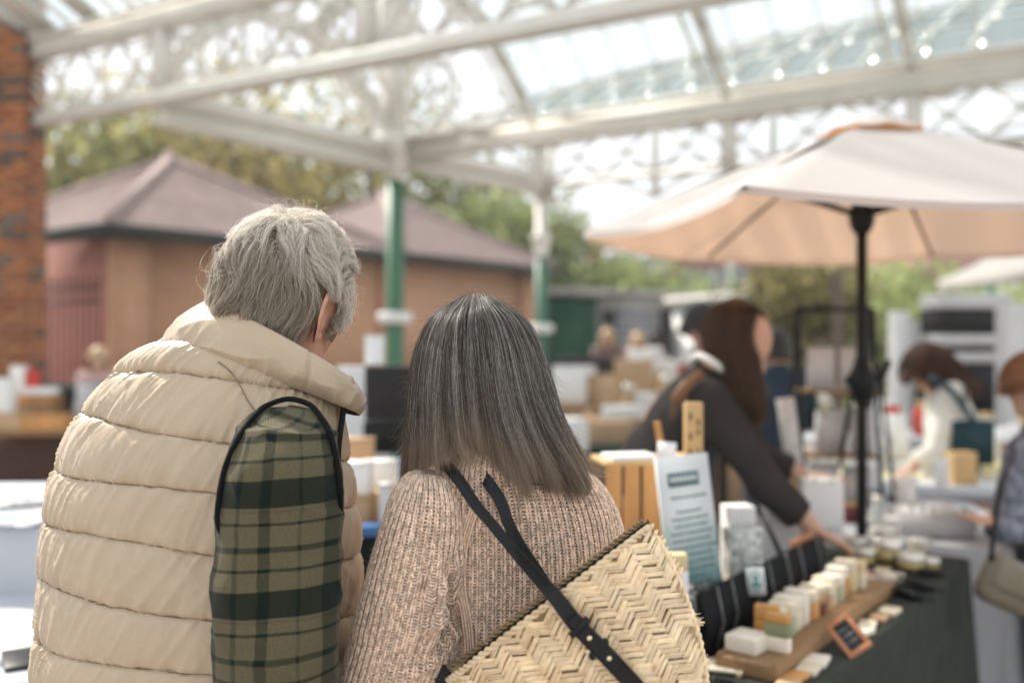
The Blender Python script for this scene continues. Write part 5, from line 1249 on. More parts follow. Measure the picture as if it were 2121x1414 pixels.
def hair_cap(vol=.018, length=0.0, wide=.0, front=.045, seed=0):
    def fn(A, J):
        V = []; q = MB(); m, n = 30, 36; G = np.zeros((m, n, 3))
        for i in range(m):
            t_ = i/(m-1); ph = min(t_, .62)/.62*math.pi*.58; drop = max(0, t_-.62)/.38
            for j in range(n):
                a = 2*math.pi*j/n; x = math.sin(ph)*math.cos(a); y = math.sin(ph)*math.sin(a); z = math.cos(ph)
                f = max(0, math.sin(a)); lim = 1-.9*f**.5 if f > .1 else 1
                zz = z; dr = drop*(length+.05)*(1 if math.sin(a) < .35 else max(0.05, 1-(math.sin(a)-.35)*4))
                if f > .35 and z < .35: zz = .35+(z-.35)*.05; y = min(y, .75); x = x
                s_ = 1+.0*drop; no = (float(vn(a*5, t_*2, seed))*.006+float(vn(a*11, t_*7, seed+4))*.005)*(1+2*drop)
                G[i, j] = ((.077+vol+wide*drop+no)*x*s_, (.098+vol+no)*y*s_-(.01 if drop else 0), (.112+vol)*zz+.004-dr)
        return fastmesh('hair', tow(G.reshape(-1, 3), A), gridquads(m, n, True))
    return fn
BRH = mk('dark_brown_hair', (.028, .015, .009), .5, .5, 40, stretch=(1, 1, .08)); BLH = mk('blonde_hair', (.55, .38, .22), .5, .3, 40, stretch=(1, 1, .1)); DKH = mk('near_black_hair', (.02, .015, .012), .5, .3, 30); GIN = mk('ginger_hair', (.24, .12, .06), .5, .3, 40); AUB = mk('auburn_curls', (.045, .018, .010), .6, .5, 30)
GREYT = mk('charcoal_sweatshirt', (.036, .031, .029), 1.0, .15, 8, bump=.2, bscale=200); NAVY = mk('navy_jacket', (.012, .025, .04), .8, .2, 8); BLKJ = mk('black_jacket', (.010, .013, .012), .8, .2, 8); MAUV = mk('mauve_brown_top', (.19, .125, .11), .9, .1, 8); CRT = mk('white_fleece', (.72, .70, .64), .95, .05, 30, bump=.3, bscale=90); PINK = mk('pale_pink_top', (.62, .42, .40), .9, .1, 8); WHT = mk('pale_shirt', (.62, .61, .60), .9, .1, 8)
PATT = mk('blue_patterned_cloth', (.20, .22, .27), .8, .75, 22, col2=(.06, .08, .13))
# vendor
V_ = dict(pelvis=P(1322, 1010, 3.38), chest=P(1418, 868, 3.28), neck=P(1474, 778, 3.22), head=P(1533, 710, 3.18), hyaw=(R(88), 0, 0),
          sh_r=P(1468, 838, 3.08), el_r=P(1588, 1000, 3.02), wr_r=P(1690, 1098, 2.98), tip_r=P(1790, 1152, 3.02), sh_l=P(1490, 820, 3.44), el_l=P(1570, 950, 3.5), wr_l=P(1668, 985, 3.48), tip_l=P(1740, 990, 3.42),
          hip_l=P(1322, 1030, 3.47), hip_r=P(1322, 1030, 3.28), kn_l=(.42, 3.5, .5), kn_r=(.44, 3.3, .5), an_l=(.38, 3.52, .085), an_r=(.40, 3.28, .085))
def vend_hair(A, J):
    HLv = HLv_
    g, v_, t_ = loftgrid(HLv, 60, 90, 2, -math.pi/2); n_ = gnormals(g); g = g+n_*(.007*vn(np.cos(t_)*9+1, np.sin(t_)*9, 0)[None, :]*(1.4-v_[:, None]))[..., None]
    return fastmesh('hair', g.reshape(-1, 3), gridquads(60, 90, True))
HLv_ = [(0, 1540, 874, 1572, 870, 3.10, 3.12, .035, 0), (.2, 1520, 828, 1574, 822, 3.10, 3.12, .055, 0), (.4, 1492, 775, 1566, 770, 3.16, 3.14, .09, 0), (.6, 1464, 720, 1560, 715, 3.19, 3.18, .105, 0), (.78, 1462, 668, 1562, 660, 3.2, 3.2, .105, 0), (.92, 1486, 632, 1558, 634, 3.2, 3.2, .075, 0), (1, 1518, 616, 1530, 616, 3.2, 3.2, .01, 0)]
vend = figure('dark haired stallholder in a charcoal sweatshirt leaning over the soap table', V_, GREYT, TROU, None, BRH, vend_hair, facing=R(80), pitch=R(30), vox=.008, sl=.86)
q = MB(); q.tube(smooth_path([P(1436, 742, 3.22), P(1455, 738, 3.12), P(1480, 752, 3.09), P(1500, 770, 3.12)], 12), .012, 8); obj('shirt_collar', q, PAPER, vend, world=True, sm=True)
q = MB(); q.tube(smooth_path([P(1452, 772, 3.08), P(1420, 800, 3.06), P(1400, 830, 3.06), P(1392, 868, 3.08)], 12), [.016]*4+[.02]*4+[.006]*4, 8); obj('hair_lock', q, mk('lighter_brown_hair', (.20, .10, .045), .5, .3, 40), vend, world=True, sm=True)
q = MB(); q.tube(smooth_path([P(1548, 640, 3.10), P(1572, 645, 3.12), P(1583, 660, 3.2)], 10), .006, 6); obj('sunglasses', q, BLACK, vend, world=True, sm=True)
hv_ = [c for c in bpy.data.objects if c.parent is vend and c.name.startswith('hair') and 'lock' not in c.name][0]
def tress(parent, n, levels, rad, mt, jit, curl=0.0):
    g, v_, t_ = loftgrid(levels, 24, 200, 2, -math.pi/2); j = RNG.integers(0, 200, n); out = g[::-1][:, j].transpose(1, 0, 2)*1.0
    c = g.mean(1)[::-1]; out = c[None]+(out-c[None])*(1+RNG.uniform(-.12, .10, (n, 1, 1)))
    ph = RNG.uniform(0, 6.28, (n, 1)); tt = np.linspace(0, 1, 24)[None]; out = out+RNG.normal(0, 1, (n, 1, 3))*jit*tt[..., None]+curl*np.stack([np.sin(ph+tt*9), np.cos(ph+tt*9), np.sin(ph*2+tt*7)], -1)*tt[..., None]
    return strands('hair_strands', out, np.full(n, rad), mt, parent)
HBM, _ = hairmat('brown_strands', [(0, (.03, .016, .010)), (.6, (.08, .042, .024)), (1, (.26, .14, .07))], .35, .2)
tress(hv_, 4500, HLv_, .00035, HBM, .010, .004)
A_v = np.array(Matrix.Translation(V_['head'])@Matrix.Rotation(-R(88), 4, 'Z')@Matrix.Rotation(-R(30), 4, 'X'))
for nm_, mt_, c_, r_ in (('eye', NEARBLK, (.034, .083, -.018), (.010, .006, .004)), ('eyebrow', BRH, (.034, .090, .006), (.016, .005, .003)), ('mouth', mk('lip_pink', (.42, .14, .12), .5, .1, 10), (.012, .098, -.090), (.014, .008, .005)), ('cheek_blush', mk('cheek_skin', (.60, .28, .21), .6, .1, 10), (.046, .062, -.055), (.016, .012, .016))):
    q = MB(); q.ellipsoid(c_, r_, 12, 8); q.v = [tow(np.concatenate(q.v), A_v)]; obj(nm_, q, mt_, vend, world=True, sm=True)
# white fleece woman
b = P(1965, 900, 5.2); J = stand(b.x+.02, 5.2, R(-65), 1.56, .42, .6); J['head'] = P(1928, 765, 5.15); J['neck'] = P(1955, 800, 5.18); J['chest'] = P(1968, 880, 5.2)
for s_, dy in (('l', .17), ('r', -.17)): J['sh_'+s_] = P(1972, 815, 5.2+dy) ; J['el_'+s_] = P(1945, 930, 5.2+dy*.9); J['wr_'+s_] = P(1890, 965, 5.15+dy*.6)
wf = figure('woman with auburn curly hair in a white fleece bending over a far stall', J, CRT, TROU, None, AUB, hair_cap(.034, .10, .02, seed=3), facing=R(-65), pitch=R(35), vox=.016, bulk=1.12)
q = MB(); q.tube(smooth_path([P(1926, 782, 5.0), P(1960, 800, 4.95), P(1995, 840, 4.94), P(2022, 878, 4.98)], 14), .016, 8); q.box(P(2008, 915, 5.0), (.21, .09, .22)); single('shoulder_bag', q, mk('dark_teal_leather', (.006, .035, .045), .5, .2, 10), 'dark teal shoulder bag on the back of the woman in white fleece', 'bag')
def curls(fig, n, r0, L_, mt, rad=.0006, seed=1):
    h_ = [c for c in bpy.data.objects if c.parent is fig and c.name.startswith('hair')][0]; me = h_.data; co = np.zeros(len(me.vertices)*3, np.float32); me.vertices.foreach_get('co', co); co = co.reshape(-1, 3)+np.array(fig.location); rg = np.random.default_rng(seed)
    c0 = co.mean(0); b = co[rg.integers(0, len(co), n)]; d = b-c0; d /= np.linalg.norm(d, axis=1)[:, None]; k = 10; t_ = np.linspace(0, 1, k)[None, :, None]; ph = rg.uniform(0, 6.28, (n, 1, 1)); a1 = np.cross(d, rg.normal(0, 1, d.shape)); a1 /= np.linalg.norm(a1, axis=1)[:, None]
    out = b[:, None]+d[:, None]*t_*L_*.45+np.array([0, 0, -1.])*t_**1.5*L_*.8+(a1[:, None]*np.sin(ph+t_*8)+np.cross(d, a1)[:, None]*np.cos(ph+t_*8))*r0*t_
    strands('hair_strands', out, np.full(n, rad), mt, h_)
HAU, _ = hairmat('auburn_strands', [(0, (.03, .013, .008)), (.6, (.08, .032, .018)), (1, (.26, .11, .05))], .5, .3)
curls(wf, 5000, .012, .06, HAU)
# right edge person
b = P(2160, 1000, 3.45); J = stand(b.x, 3.45, R(-80), 1.60, .25, .7); J['head'] = P(2150, 802, 3.5); J['neck'] = P(2165, 880, 3.5); J['chest'] = P(2172, 990, 3.48)
J['sh_l'] = P(2122, 945, 3.30); J['el_l'] = P(2086, 1105, 3.22); J['wr_l'] = P(2052, 1078, 3.2); J['tip_l'] = P(1995, 1068, 3.2)
J['sh_r'] = P(2170, 935, 3.65); J['el_r'] = P(2140, 1080, 3.75); J['wr_r'] = P(2075, 1060, 3.75)
gf_ = figure('ginger haired shopper in blue patterned sleeves at the right edge', J, PATT, TROU, None, GIN, hair_cap(.02, .02, 0, seed=5), facing=R(-80), pitch=R(28), vox=.014, bulk=.95)
HGI, _ = hairmat('ginger_strands', [(0, (.15, .06, .02)), (.6, (.34, .16, .07)), (1, (.6, .35, .2))], .5, .3)
curls(gf_, 2500, .004, .035, HGI, .0005, 2)
hbq = thing('handbag', 'olive leather handbag hanging beside the patterned sleeve at the right edge', 'bag', tuple(P(2090, 1210, 2.95)))
OLV = mk('olive_leather', (.20, .175, .12), .4, .1, 12, spec=.5)
q = MB(); q.box((0, 0, 0), (.17, .09, .15)); obj('bag_body', q, OLV, hbq, bevel=.03).rotation_euler = (0, R(24), 0)
q = MB(); q.box((.0, -.052, .02), (.15, .012, .08)); obj('flap', q, OLV, hbq, bevel=.01).rotation_euler = (0, R(24), 0)
q = MB(); q.ellipsoid((.03, -.062, -.02), (.01, .006, .01), 8, 6); obj('clasp', q, GOLD, hbq)
q = MB(); q.tube(smooth_path([P(2052, 1160, 2.93), P(2060, 1090, 2.96), P(2076, 1000, 3.05), P(2100, 940, 3.2)], 16), .008, 8); obj('shoulder_strap', q, LEA, hbq).data.transform(wmat(hbq).inverted())
# dark jackets behind the stallholder
b = P(1430, 900, 6.2); J = stand(b.x, 6.2, R(60), 1.62, .35); J['head'] = P(1452, 668, 6.2); figure('person in a black jacket bending behind the stallholder on her left', J, BLKJ, TROU, None, DKH, hair_cap(.02, .02), facing=R(60), vox=.018, pitch=.4, bulk=1.1)
b = P(1602, 900, 5.6); J = stand(b.x, 5.6, R(20), 1.58, .12); figure('person in a navy jacket standing just right of the stallholder face', J, NAVY, TROU, None, DKH, hair_cap(.015, .0), facing=R(20), vox=.018)
# far shoppers
for (px, Y, f, h, top, hm, hl, lb) in ((1262, 13.5, -2.9, 1.66, MAUV, BLH, .12, 'far blonde shopper in a mauve brown top by the grey shutter'), (1310, 14.5, 2.6, 1.6, PINK, BLH, .05, 'far shopper in pale pink right of the blonde woman'),
        (1345, 15, 1.2, 1.62, WHT, DKH, .02, 'far shopper in a pale shirt beside the dark kiosk door'), (205, 9.2, 2.8, 1.42, PINK, BLH, .06, 'far seated shopper in pale pink below the pink end wall'), (1250, 15.5, .4, 1.62, WHT, BLH, .1, 'far fair haired figure standing behind the mauve top')):
    b = P(px, 900, Y); J = stand(b.x, Y, f, h, .1); figure(lb, J, top, TROU, None, hm, hair_cap(.018, hl), facing=f, vox=.022, group='far shoppers')
# ================================================================== SOAP TABLE
TU, TV = Vector((.585, .811, 0)), Vector((-.811, .585, 0)); T0 = Vector((.645, 2.08, 0)); RZ = math.atan2(.811, .585)
def T(a, b, z=.78): q_ = T0+TU*a+TV*b; return Vector((q_.x, q_.y, z))
tbl = thing('table', 'trestle table under the dark green cloth carrying the soaps', 'table', tuple(T(.3, .37, 0)), RZ)
q = MB(); q.box((0, 0, .755), (2.28, .72, .03)); obj('tabletop', q, WOOD2, tbl)
for sx in (-1, 1):
    for sy in (-1, 1): q = MB(); q.tube([(sx*1.0, sy*.28, 0), (sx*1.0, sy*.28, .74)], .015, 8); obj('leg', q, BLACK, tbl)
CLO = mk('dark_green_cloth', (.050, .056, .046), 1.0, .2, 14, bump=.25, bscale=260, spec=.1)
def cloth(name, c, rz, L_, W_, ztop, drop, mat, label, cat='tablecloth', fold=.018, z0=None):
    """a cloth over a table: top plus hanging folds, one mesh"""
    o = thing(name, label, cat, (c.x, c.y, 0), rz); per = 2*(L_+W_); n = 260; G = np.zeros((16, n, 3)); s_ = np.arange(n)/n*per
    x = np.zeros(n); y = np.zeros(n); nx = np.zeros(n); ny = np.zeros(n)
    for i, u in enumerate(s_):
        if u < L_: x[i], y[i], nx[i], ny[i] = -L_/2+u, -W_/2, 0, -1
        elif u < L_+W_: x[i], y[i], nx[i], ny[i] = L_/2, -W_/2+u-L_, 1, 0
        elif u < 2*L_+W_: x[i], y[i], nx[i], ny[i] = L_/2-(u-L_-W_), W_/2, 0, 1
        else: x[i], y[i], nx[i], ny[i] = -L_/2, W_/2-(u-2*L_-W_), -1, 0
    dx = np.minimum(L_/2-np.abs(x), 9); dy = np.minimum(W_/2-np.abs(y), 9); crn = np.exp(-(dx**2+dy**2)/.0008)
    for k in range(16):
        t_ = max(0, (k-2)/13); off = .004+fold*t_**.7*(np.sin(s_*17+2*np.sin(s_*3))+.8*np.sin(s_*41+1))*.6+fold*t_*1.1+crn*.05*t_
        if k < 3: off = np.full(n, (-.012, 0.0, .005)[k]); z = (ztop, ztop-.001, ztop-.006)[k]
        else: z = ztop-.006-drop*t_
        G[k] = np.stack([x+nx*off, y+ny*off, z+0*x], 1)
    V = np.concatenate([G.reshape(-1, 3), [[0, 0, ztop]]]); q = MB(); q.add(V, [tuple(map(int, f)) for f in gridquads(16, n, True)]+[(16*n, (j+1) % n, j) for j in range(n)]); obj('drape', q, mat, o, sm=False)
    return o
cloth('tablecloth', T(.3, .37), RZ, 2.30, .74, .78, .76, CLO, 'dark green cloth draped over the soap table to the ground', fold=.007)
def box_at(name, label, cat, c, size, mat, rz=RZ, group=None, bevel=.002, tilt=None, lid=None):
    o = thing(name, label, cat, tuple(c), rz, group)
    if tilt: o.rotation_euler = (tilt[0], tilt[1], rz)
    q = MB(); q.box((0, 0, size[2]/2), size); return o, obj('body', q, mat, o, bevel=bevel)
def one(name, label, cat, c, size, mat, rz=RZ, group=None, bevel=.002, tilt=(0, 0)):
    q = MB(); q.box((0, 0, size[2]/2), size); o = obj(name, q, mat, bevel=bevel); o.location = c; o.rotation_euler = (tilt[0], tilt[1], rz); return tag(o, label, cat, group)
# board
brd = thing('display_board', 'thick brown wooden board holding the row of standing soaps', 'board', tuple(T(.39, .14)), RZ)
q = MB(); q.box((0, 0, .019), (.90, .14, .034)); obj('plank', q, DWOOD, brd, bevel=.003)
for y_ in (-.066, .066): q = MB(); q.box((0, y_*.94, .038), (.90, .008, .006)); obj('edge_strip', q, DWOOD, brd, bevel=.001)
SO = {k: mk('soap_'+k, c, .55, .08, 18, bump=.1, bscale=60, spec=.4) for k, c in dict(white=(.84, .78, .66), cream=(.74, .66, .50), butter=(.72, .58, .33), orange=(.62, .32, .10), olive=(.24, .27, .15), amber=(.55, .27, .08), plum=(.16, .03, .035), tan=(.55, .36, .2), pink=(.62, .30, .26), green=(.42, .47, .33)).items()}
SL_ = [ # a, b, sx, sy, h, mats, label
 (.012, .165, .075, .075, .036, ('white',), 'long white soap bar lying at the near end of the board', 0),
 (.035, .105, .022, .055, .085, ('white', 'olive', 'orange'), 'tall orange topped soap with a green band nearest the camera', 0),
 (.085, .15, .022, .055, .085, ('amber', 'orange'), 'dark amber soap standing just behind the white bar', 0),
 (.125, .155, .035, .06, .072, ('cream',), 'square cream soap third from the near end', 0),
 (.165, .145, .03, .06, .075, ('green', 'cream'), 'pale green sided soap beside the square cream one', 0),
 (.215, .15, .045, .06, .078, ('cream', 'white'), 'wide ivory soap in the middle of the near group', 0),
 (.275, .15, .030, .055, .082, ('white',), 'tall white soap slab before the orange pair', 0),
 (.325, .145, .040, .055, .072, ('orange', 'cream'), 'orange soap with a white top in the middle of the board', 0),
 (.385, .15, .030, .058, .070, ('plum', 'tan', 'cream'), 'soap with a plum red base and pale top', 0),
 (.425, .14, .030, .058, .068, ('tan', 'cream'), 'beige soap just behind the plum one', 0),
 (.475, .15, .035, .055, .072, ('cream',), 'ribbed cream soap past the middle of the board', 0),
 (.525, .145, .028, .055, .070, ('green', 'white'), 'greenish white soap before the amber one', 0),
 (.575, .15, .045, .05, .080, ('amber', 'white'), 'amber soap with a thick rounded white top', 0),
 (.65, .15, .038, .055, .085, ('butter', 'cream'), 'tall butter yellow soap at the far end of the row', 0),
 (.70, .14, .028, .055, .078, ('cream', 'butter'), 'last pale yellow soap on the board', 0)]
for (a, b_, sx, sy, h, ms, lb, r0) in SL_:
    o = thing('soap_bar', lb, 'soap', tuple(T(a, b_, .78+.037)), RZ+random.uniform(-.12, .12), 'soaps standing on the board'); z = 0
    n_ = len(ms)
    for k, m_ in enumerate(ms):
        hh = h*((.62, .38) if n_ == 2 else (.4, .35, .25) if n_ == 3 else (1,))[k]; q = MB(); q.box((0, 0, z+hh/2), (sx*(1-.001*k), sy*(1-.001*k), hh-.0002)); obj('block' if k == 0 else 'layer', q, SO[m_], o, bevel=.0035); z += hh
# flat soaps and samples along the table edge
for k, (a, b_, m_, lb, sz) in enumerate(((-.07, .045, 'tan', 'flat tan soap sample nearest the camera on the cloth edge', (.06, .045, .012)), (-.01, .05, 'orange', 'flat orange brown soap second along the cloth edge', (.06, .04, .011)), (.055, .045, 'cream', 'flat cream soap third along the cloth edge', (.065, .045, .012)), (.12, .05, 'white', 'flat pale soap slab beside the small slate sign', (.07, .05, .012)),
      (.33, .045, 'pink', 'flat pink soap just past the small slate sign', (.055, .04, .012)), (.40, .035, 'white', 'flat white soap on a plum slice past the slate sign', (.06, .045, .014)), (.47, .04, 'cream', 'flat ivory soap near the far end of the board edge', (.055, .04, .011)), (.55, .035, 'tan', 'flat beige orange soap by the end of the board', (.055, .04, .012)), (.63, .03, 'cream', 'flat yellowish soap slab furthest along the edge', (.06, .045, .012)))):
    one('flat_soap', lb, 'soap', T(a, b_, .7805), sz, SO[m_], RZ+random.uniform(-.2, .2), 'flat soaps along the cloth edge')
SLATE = mk('slate', (.035, .04, .042), .6, .2, 10, bump=.1); FRM = mk('reddish_wood_frame', (.42, .18, .09), .5, .15, 10); CHALK = mk('chalk', (.45, .45, .43), .9, .05, 5)
def slate(c, w_, h_, rz, tx, label, frame=FRM, ty=0):
    o = thing('slate_sign', label, 'sign', tuple(c), rz); o.rotation_euler = (tx, ty, rz)
    q = MB(); q.box((0, 0, 0), (w_, h_, .004)); obj('slate', q, SLATE, o)
    for (x, y, a, b_) in ((0, h_/2, w_+.012, .012), (0, -h_/2, w_+.012, .012), (w_/2, 0, .012, h_-.012), (-w_/2, 0, .012, h_-.012)): q = MB(); q.box((x, y, .001), (a, b_, .010)); obj('frame_rail', q, frame, o, bevel=.001)
    q = MB()
    for k in range(3):
        yy_ = h_*(.22-.2*k)
        q.tube([(-w_*.32+w_*.6*t_, yy_+.0022*math.sin(t_*40+k), .0028) for t_ in np.linspace(0, 1, 26)], .0005, 4)
    obj('chalk_writing', q, CHALK, o); return o
sg_ = slate(T(.225, .012, .822), .050, .078, 0, 0, 'little framed slate sign leaning over the cloth edge')
sg_.rotation_euler = (Vector((-.25, -.80, .62)).normalized().to_track_quat('Z', 'Y').to_matrix()@Matrix.Rotation(R(38), 3, 'Z')).to_euler()
slate(T(-.17, .13, .787), .075, .055, RZ+.3, R(6), 'dark chalk label lying at the near corner of the board', BLACK)
slate(T(.83, .035, .792), .11, .07, RZ+.9, R(16), 'first black slate label right of the board end', BLACK)
slate(T(.95, .03, .792), .10, .065, RZ+.9, R(18), 'second black slate label near the table corner', BLACK)
slate(T(1.14, .07, .792), .10, .065, RZ+.9, R(14), 'third grey slate label below the gold tins', BLACK)
# soap dish at the near left
o = thing('soap_dish', 'pale slatted wooden soap dish at the near end of the board', 'dish', tuple(P(1500, 1385, 2.16)), RZ+.3)
for k in range(6): q = MB(); q.box((-.035+.014*k, 0, .008), (.010, .085, .005)); obj('slat', q, SO['cream'], o, bevel=.001)
for y_ in (-.035, .035): q = MB(); q.box((0, y_, .0025), (.09, .01, .006)); obj('runner', q, WOOD2, o)
# black corrugated rack behind the board
rk = thing('corrugated_rack', 'long black ribbed rack leaning behind the row of soaps', 'rack', tuple(T(.37, .235)), RZ); rk.scale = (1, 1, 1.45)
RKM = mk('black_corrugated', (.010, .010, .011), .6, .2, 20, spec=.15)
for k in range(7):
    q = MB()
    for j in range(22):
        x = -.40+.8*(k*22+j)/154; q.tube([(x, .022, .0), (x, -.022+.028, .055), (x, -.006+.03, .105)], .0023, 5)
    p_ = obj('ribbed_panel', q, RKM, rk); p_['kind'] = 'stuff'
    q = MB(); q.box((-.40+.8*(k+.5)/7, .030, .052), (.8/7-.004, .006, .104), Matrix.Rotation(R(-6), 3, 'X')); obj('backing', q, RKM, rk)
SIL = mk('silver_lace', (.20, .22, .21), .35, .3, 60)
for x in (-.33, -.25, -.12, -.02, .1, .2, .34): q = MB(); q.tube([(x, .016, .01), (x+.004, .0, .055), (x+.006, .018, .108)], .0022, 6); obj('lace_tie', q, SIL, rk)
q = MB(); q.box((.30, .035, .112), (.20, .01, .012)); obj('wooden_rail', q, FRM, rk)
# green leafy posy tufts on the rack ends
q = MB()
for k in range(500):
    c = np.array([RNG.uniform(-.45, -.30), RNG.uniform(.03, .08), RNG.uniform(.0, .12)]); a = RNG.normal(0, 1, 3); a /= np.linalg.norm(a); b2 = np.cross(a, RNG.normal(0, 1, 3)); b2 /= np.linalg.norm(b2); q.add([c-a*.006, c+b2*.003, c+a*.006, c-b2*.003], [(0, 1, 2, 3)])
obj('dried_posy', q, leafmat('dried_flowers', (.12, .15, .08), (.55, .52, .55)), rk)
# emblem cards
TEAL = mk('teal_print', (.05, .22, .19), .7, .1, 5)
def card(c, w_, h_, rz, label, emblem=True, group=None):
    o = thing('card', label, 'card', tuple(c), rz, group); o.rotation_euler = (R(-14), 0, rz)
    q = MB(); q.box((0, 0, h_/2), (w_, .003, h_)); obj('sheet', q, PAPER, o)
    if emblem:
        q = MB(); cc = (0, -.0022, h_*.52)
        q.tube([(w_*.36*math.cos(t_), -.0022, h_*.52+h_*.33*math.sin(t_)) for t_ in np.linspace(0, 2*math.pi, 24)], .0016, 5)
        q.ellipsoid((0, -.0018, h_*.60), (w_*.15, .001, h_*.12), 10, 6); q.ellipsoid((0, -.0018, h_*.38), (w_*.24, .001, h_*.10), 10, 6); q.box((0, -.002, h_*.1), (w_*.5, .001, h_*.04)); obj('printed_emblem', q, TEAL, o)
    return o
card(P(1568, 1232, 2.40), .045, .066, R(8), 'small white card with a teal emblem behind the middle of the rack', group='teal emblem cards')
card(P(1432, 1290, 2.25), .042, .062, R(-4), 'small white card with a teal emblem at the near end of the rack', group='teal emblem cards')
# crate, poster, things on the crate
cr = thing('wooden_crate', 'upright orange pine crate made of slats behind the poster', 'crate', tuple(P(1318, 1130, 2.52).xy)+(.78,), R(8))
for k, (x, w_) in enumerate(((-.077, .040), (-.032, .042), (.016, .046), (.063, .040))): q = MB(); q.box((x, -.075, .207), (w_-.004, .012, .405)); obj('slat', q, WOOD, cr, bevel=.002)
for k in range(3): q = MB(); q.box((.088, -.055+.05*k, .207), (.012, .044, .405)); obj('side_slat', q, WOOD, cr, bevel=.002)
q = MB(); q.box((0, 0, .006), (.16, .14, .012)); obj('base', q, WOOD, cr); q = MB(); q.box((0, .005, .412), (.20, .17, .010)); obj('top_board', q, WOOD2, cr, bevel=.002)
ct = .78+.418
o_ = P(1318, 700, 2.52)
one('paper_stack', 'stack of pale leaflets lying on top of the pine crate', 'leaflets', Vector((o_.x-.02, 2.50, ct)), (.12, .09, .012), PAPER, R(14))
o = thing('wooden_block', 'tall pale wooden post with dark carved slots on the crate', 'block', (P(1436, 700, 2.52).x, 2.52, ct-.06), R(4))
q = MB(); q.box((0, 0, .10), (.046, .022, .20)); ob_ = obj('post', q, WOOD2, o, bevel=.004)
for (x, z) in ((-.010, .165), (.010, .15), (-.010, .115), (.010, .125), (-.010, .075), (.010, .075), (-.01, .035), (.01, .035)): q = MB(); q.box((x, -.0122, z), (.005, .0016, .017)); obj('carved_slot', q, NEARBLK, o)
q = MB(); q.box((0, .05, .03), (.06, .12, .06)); obj('foot', q, WOOD2, o)
o = thing('card_holder', 'slanted orange wooden holder with a blank white card on the crate', 'card holder', (P(1374, 700, 2.47).x, 2.47, ct), R(-10))
q = MB(); q.box((-.008, .01, .045), (.016, .02, .10), Matrix.Rotation(R(-10), 3, 'Y')); obj('wedge', q, WOOD, o, bevel=.002); q = MB(); q.box((.008, -.012, .022), (.046, .003, .048), Matrix.Rotation(R(4), 3, 'Y')); obj('card_sheet', q, PAPER, o)
# poster
ps_ = thing('poster', 'white and teal ingredients poster standing against the crate', 'sign', tuple(P(1447, 1252, 2.30)), R(33))
one('wooden_riser', 'low dark wooden riser under the poster and the flecked pack', 'riser', T(.21, .365, .7805), (.36, .15, .1035), DWOOD, RZ)
one('wooden_riser', 'narrow wooden strip holding up the poster foot', 'riser', Vector((P(1447, 700, 2.30).x+.005, 2.31, .7805)), (.17, .03, .1025), DWOOD, R(38)); ps_.rotation_euler = (R(-9), 0, R(38))
def postermat():
    m = bpy.data.materials.new('poster_print'); m.use_nodes = True; t = m.node_tree; N = t.nodes; b = N['Principled BSDF']; b.inputs['Roughness'].default_value = .45
    tc = N.new('ShaderNodeTexCoord'); sp = N.new('ShaderNodeSeparateXYZ'); rp = N.new('ShaderNodeValToRGB'); t.links.new(tc.outputs['Generated'], sp.inputs[0]); nz = N.new('ShaderNodeTexNoise'); nz.inputs['Scale'].default_value = 3; t.links.new(tc.outputs['Generated'], nz.inputs[0])
    a = N.new('ShaderNodeMath'); a.operation = 'MULTIPLY_ADD'; a.inputs[1].default_value = .35; t.links.new(nz.outputs[0], a.inputs[0]); s2 = N.new('ShaderNodeMath'); s2.operation = 'ADD'; s2.inputs[1].default_value = -.17; t.links.new(sp.outputs[2], a.inputs[2]); t.links.new(a.outputs[0], s2.inputs[0]); t.links.new(s2.outputs[0], rp.inputs[0])
    e = rp.color_ramp.elements; e[0].position = .02; e[0].color = (.10, .27, .29, 1); e[1].position = .62; e[1].color = (.66, .70, .70, 1); n_ = e.new(.25); n_.color = (.25, .42, .43, 1); t.links.new(rp.outputs[0], b.inputs[0]); return m
PWd, PHt = .178, .345
q = MB(); q.box((0, 0, PHt/2), (PWd, .005, PHt)); obj('board', q, postermat(), ps_)
q = MB(); q.box((-.005, -.0032, PHt*.84), (.105, .0012, .032)); obj('title_band', q, mk('title_band', (.10, .20, .22), .6, .2, 20), ps_)
INK = mk('grey_ink', (.12, .15, .16), .8, .1, 5)
q = MB(); rg = np.random.default_rng(5); widths = [.5, .0, .38, .55, .5, .62, .6, .66, .62, .55, .66, .3, .45]
for k, wd_ in enumerate(widths):
    x = -PWd*wd_*.6; zz = PHt*.72-k*.0165
    while x < PWd*wd_*.6: l_ = rg.uniform(.006, .018); q.box((x+l_/2, -.0032, zz+rg.uniform(-.0006, .0006)), (l_, .001, .0045)); x += l_+.004
tx_ = obj('printed_text', q, INK, ps_); tx_['kind'] = 'stuff'
q = MB()
for k in range(7): q.box((-.045+.013*k, -.0042, PHt*.84), (.008, .001, .012))
obj('title_lettering', q, PAPER, ps_)['kind'] = 'stuff'
# cream capped box and other pale packs round the poster
o, b_ = box_at('tall_pack', 'white pack with a butter yellow cap in front of the poster left edge', 'pack', Vector((P(1402, 700, 2.14).x, 2.14, .781)), (.042, .035, .222), PAPER, R(5)); q = MB(); q.box((0, 0, .240), (.040, .033, .034)); obj('cap', q, SO['butter'], o, bevel=.002)
o, b_ = box_at('mesh_carton', 'white ribbed carton standing above the clear pack right of the poster', 'carton', Vector((P(1528, 700, 2.58).x, 2.58, .8855)), (.072, .06, .183), PAPER, R(10))
for k in range(7): q = MB(); q.box((-.03+.01*k, -.0315, .142), (.004, .003, .07)); obj('rib', q, GREYBAG, o)
o, b_ = box_at('clear_pack', 'pale grey pack with dark flecks right of the poster', 'pack', Vector((P(1538, 700, 2.52).x, 2.52, .8855)), (.09, .05, .135), mk('flecked_pack', (.50, .52, .50), .35, .5, 60, col2=(.2, .26, .24)), R(12))
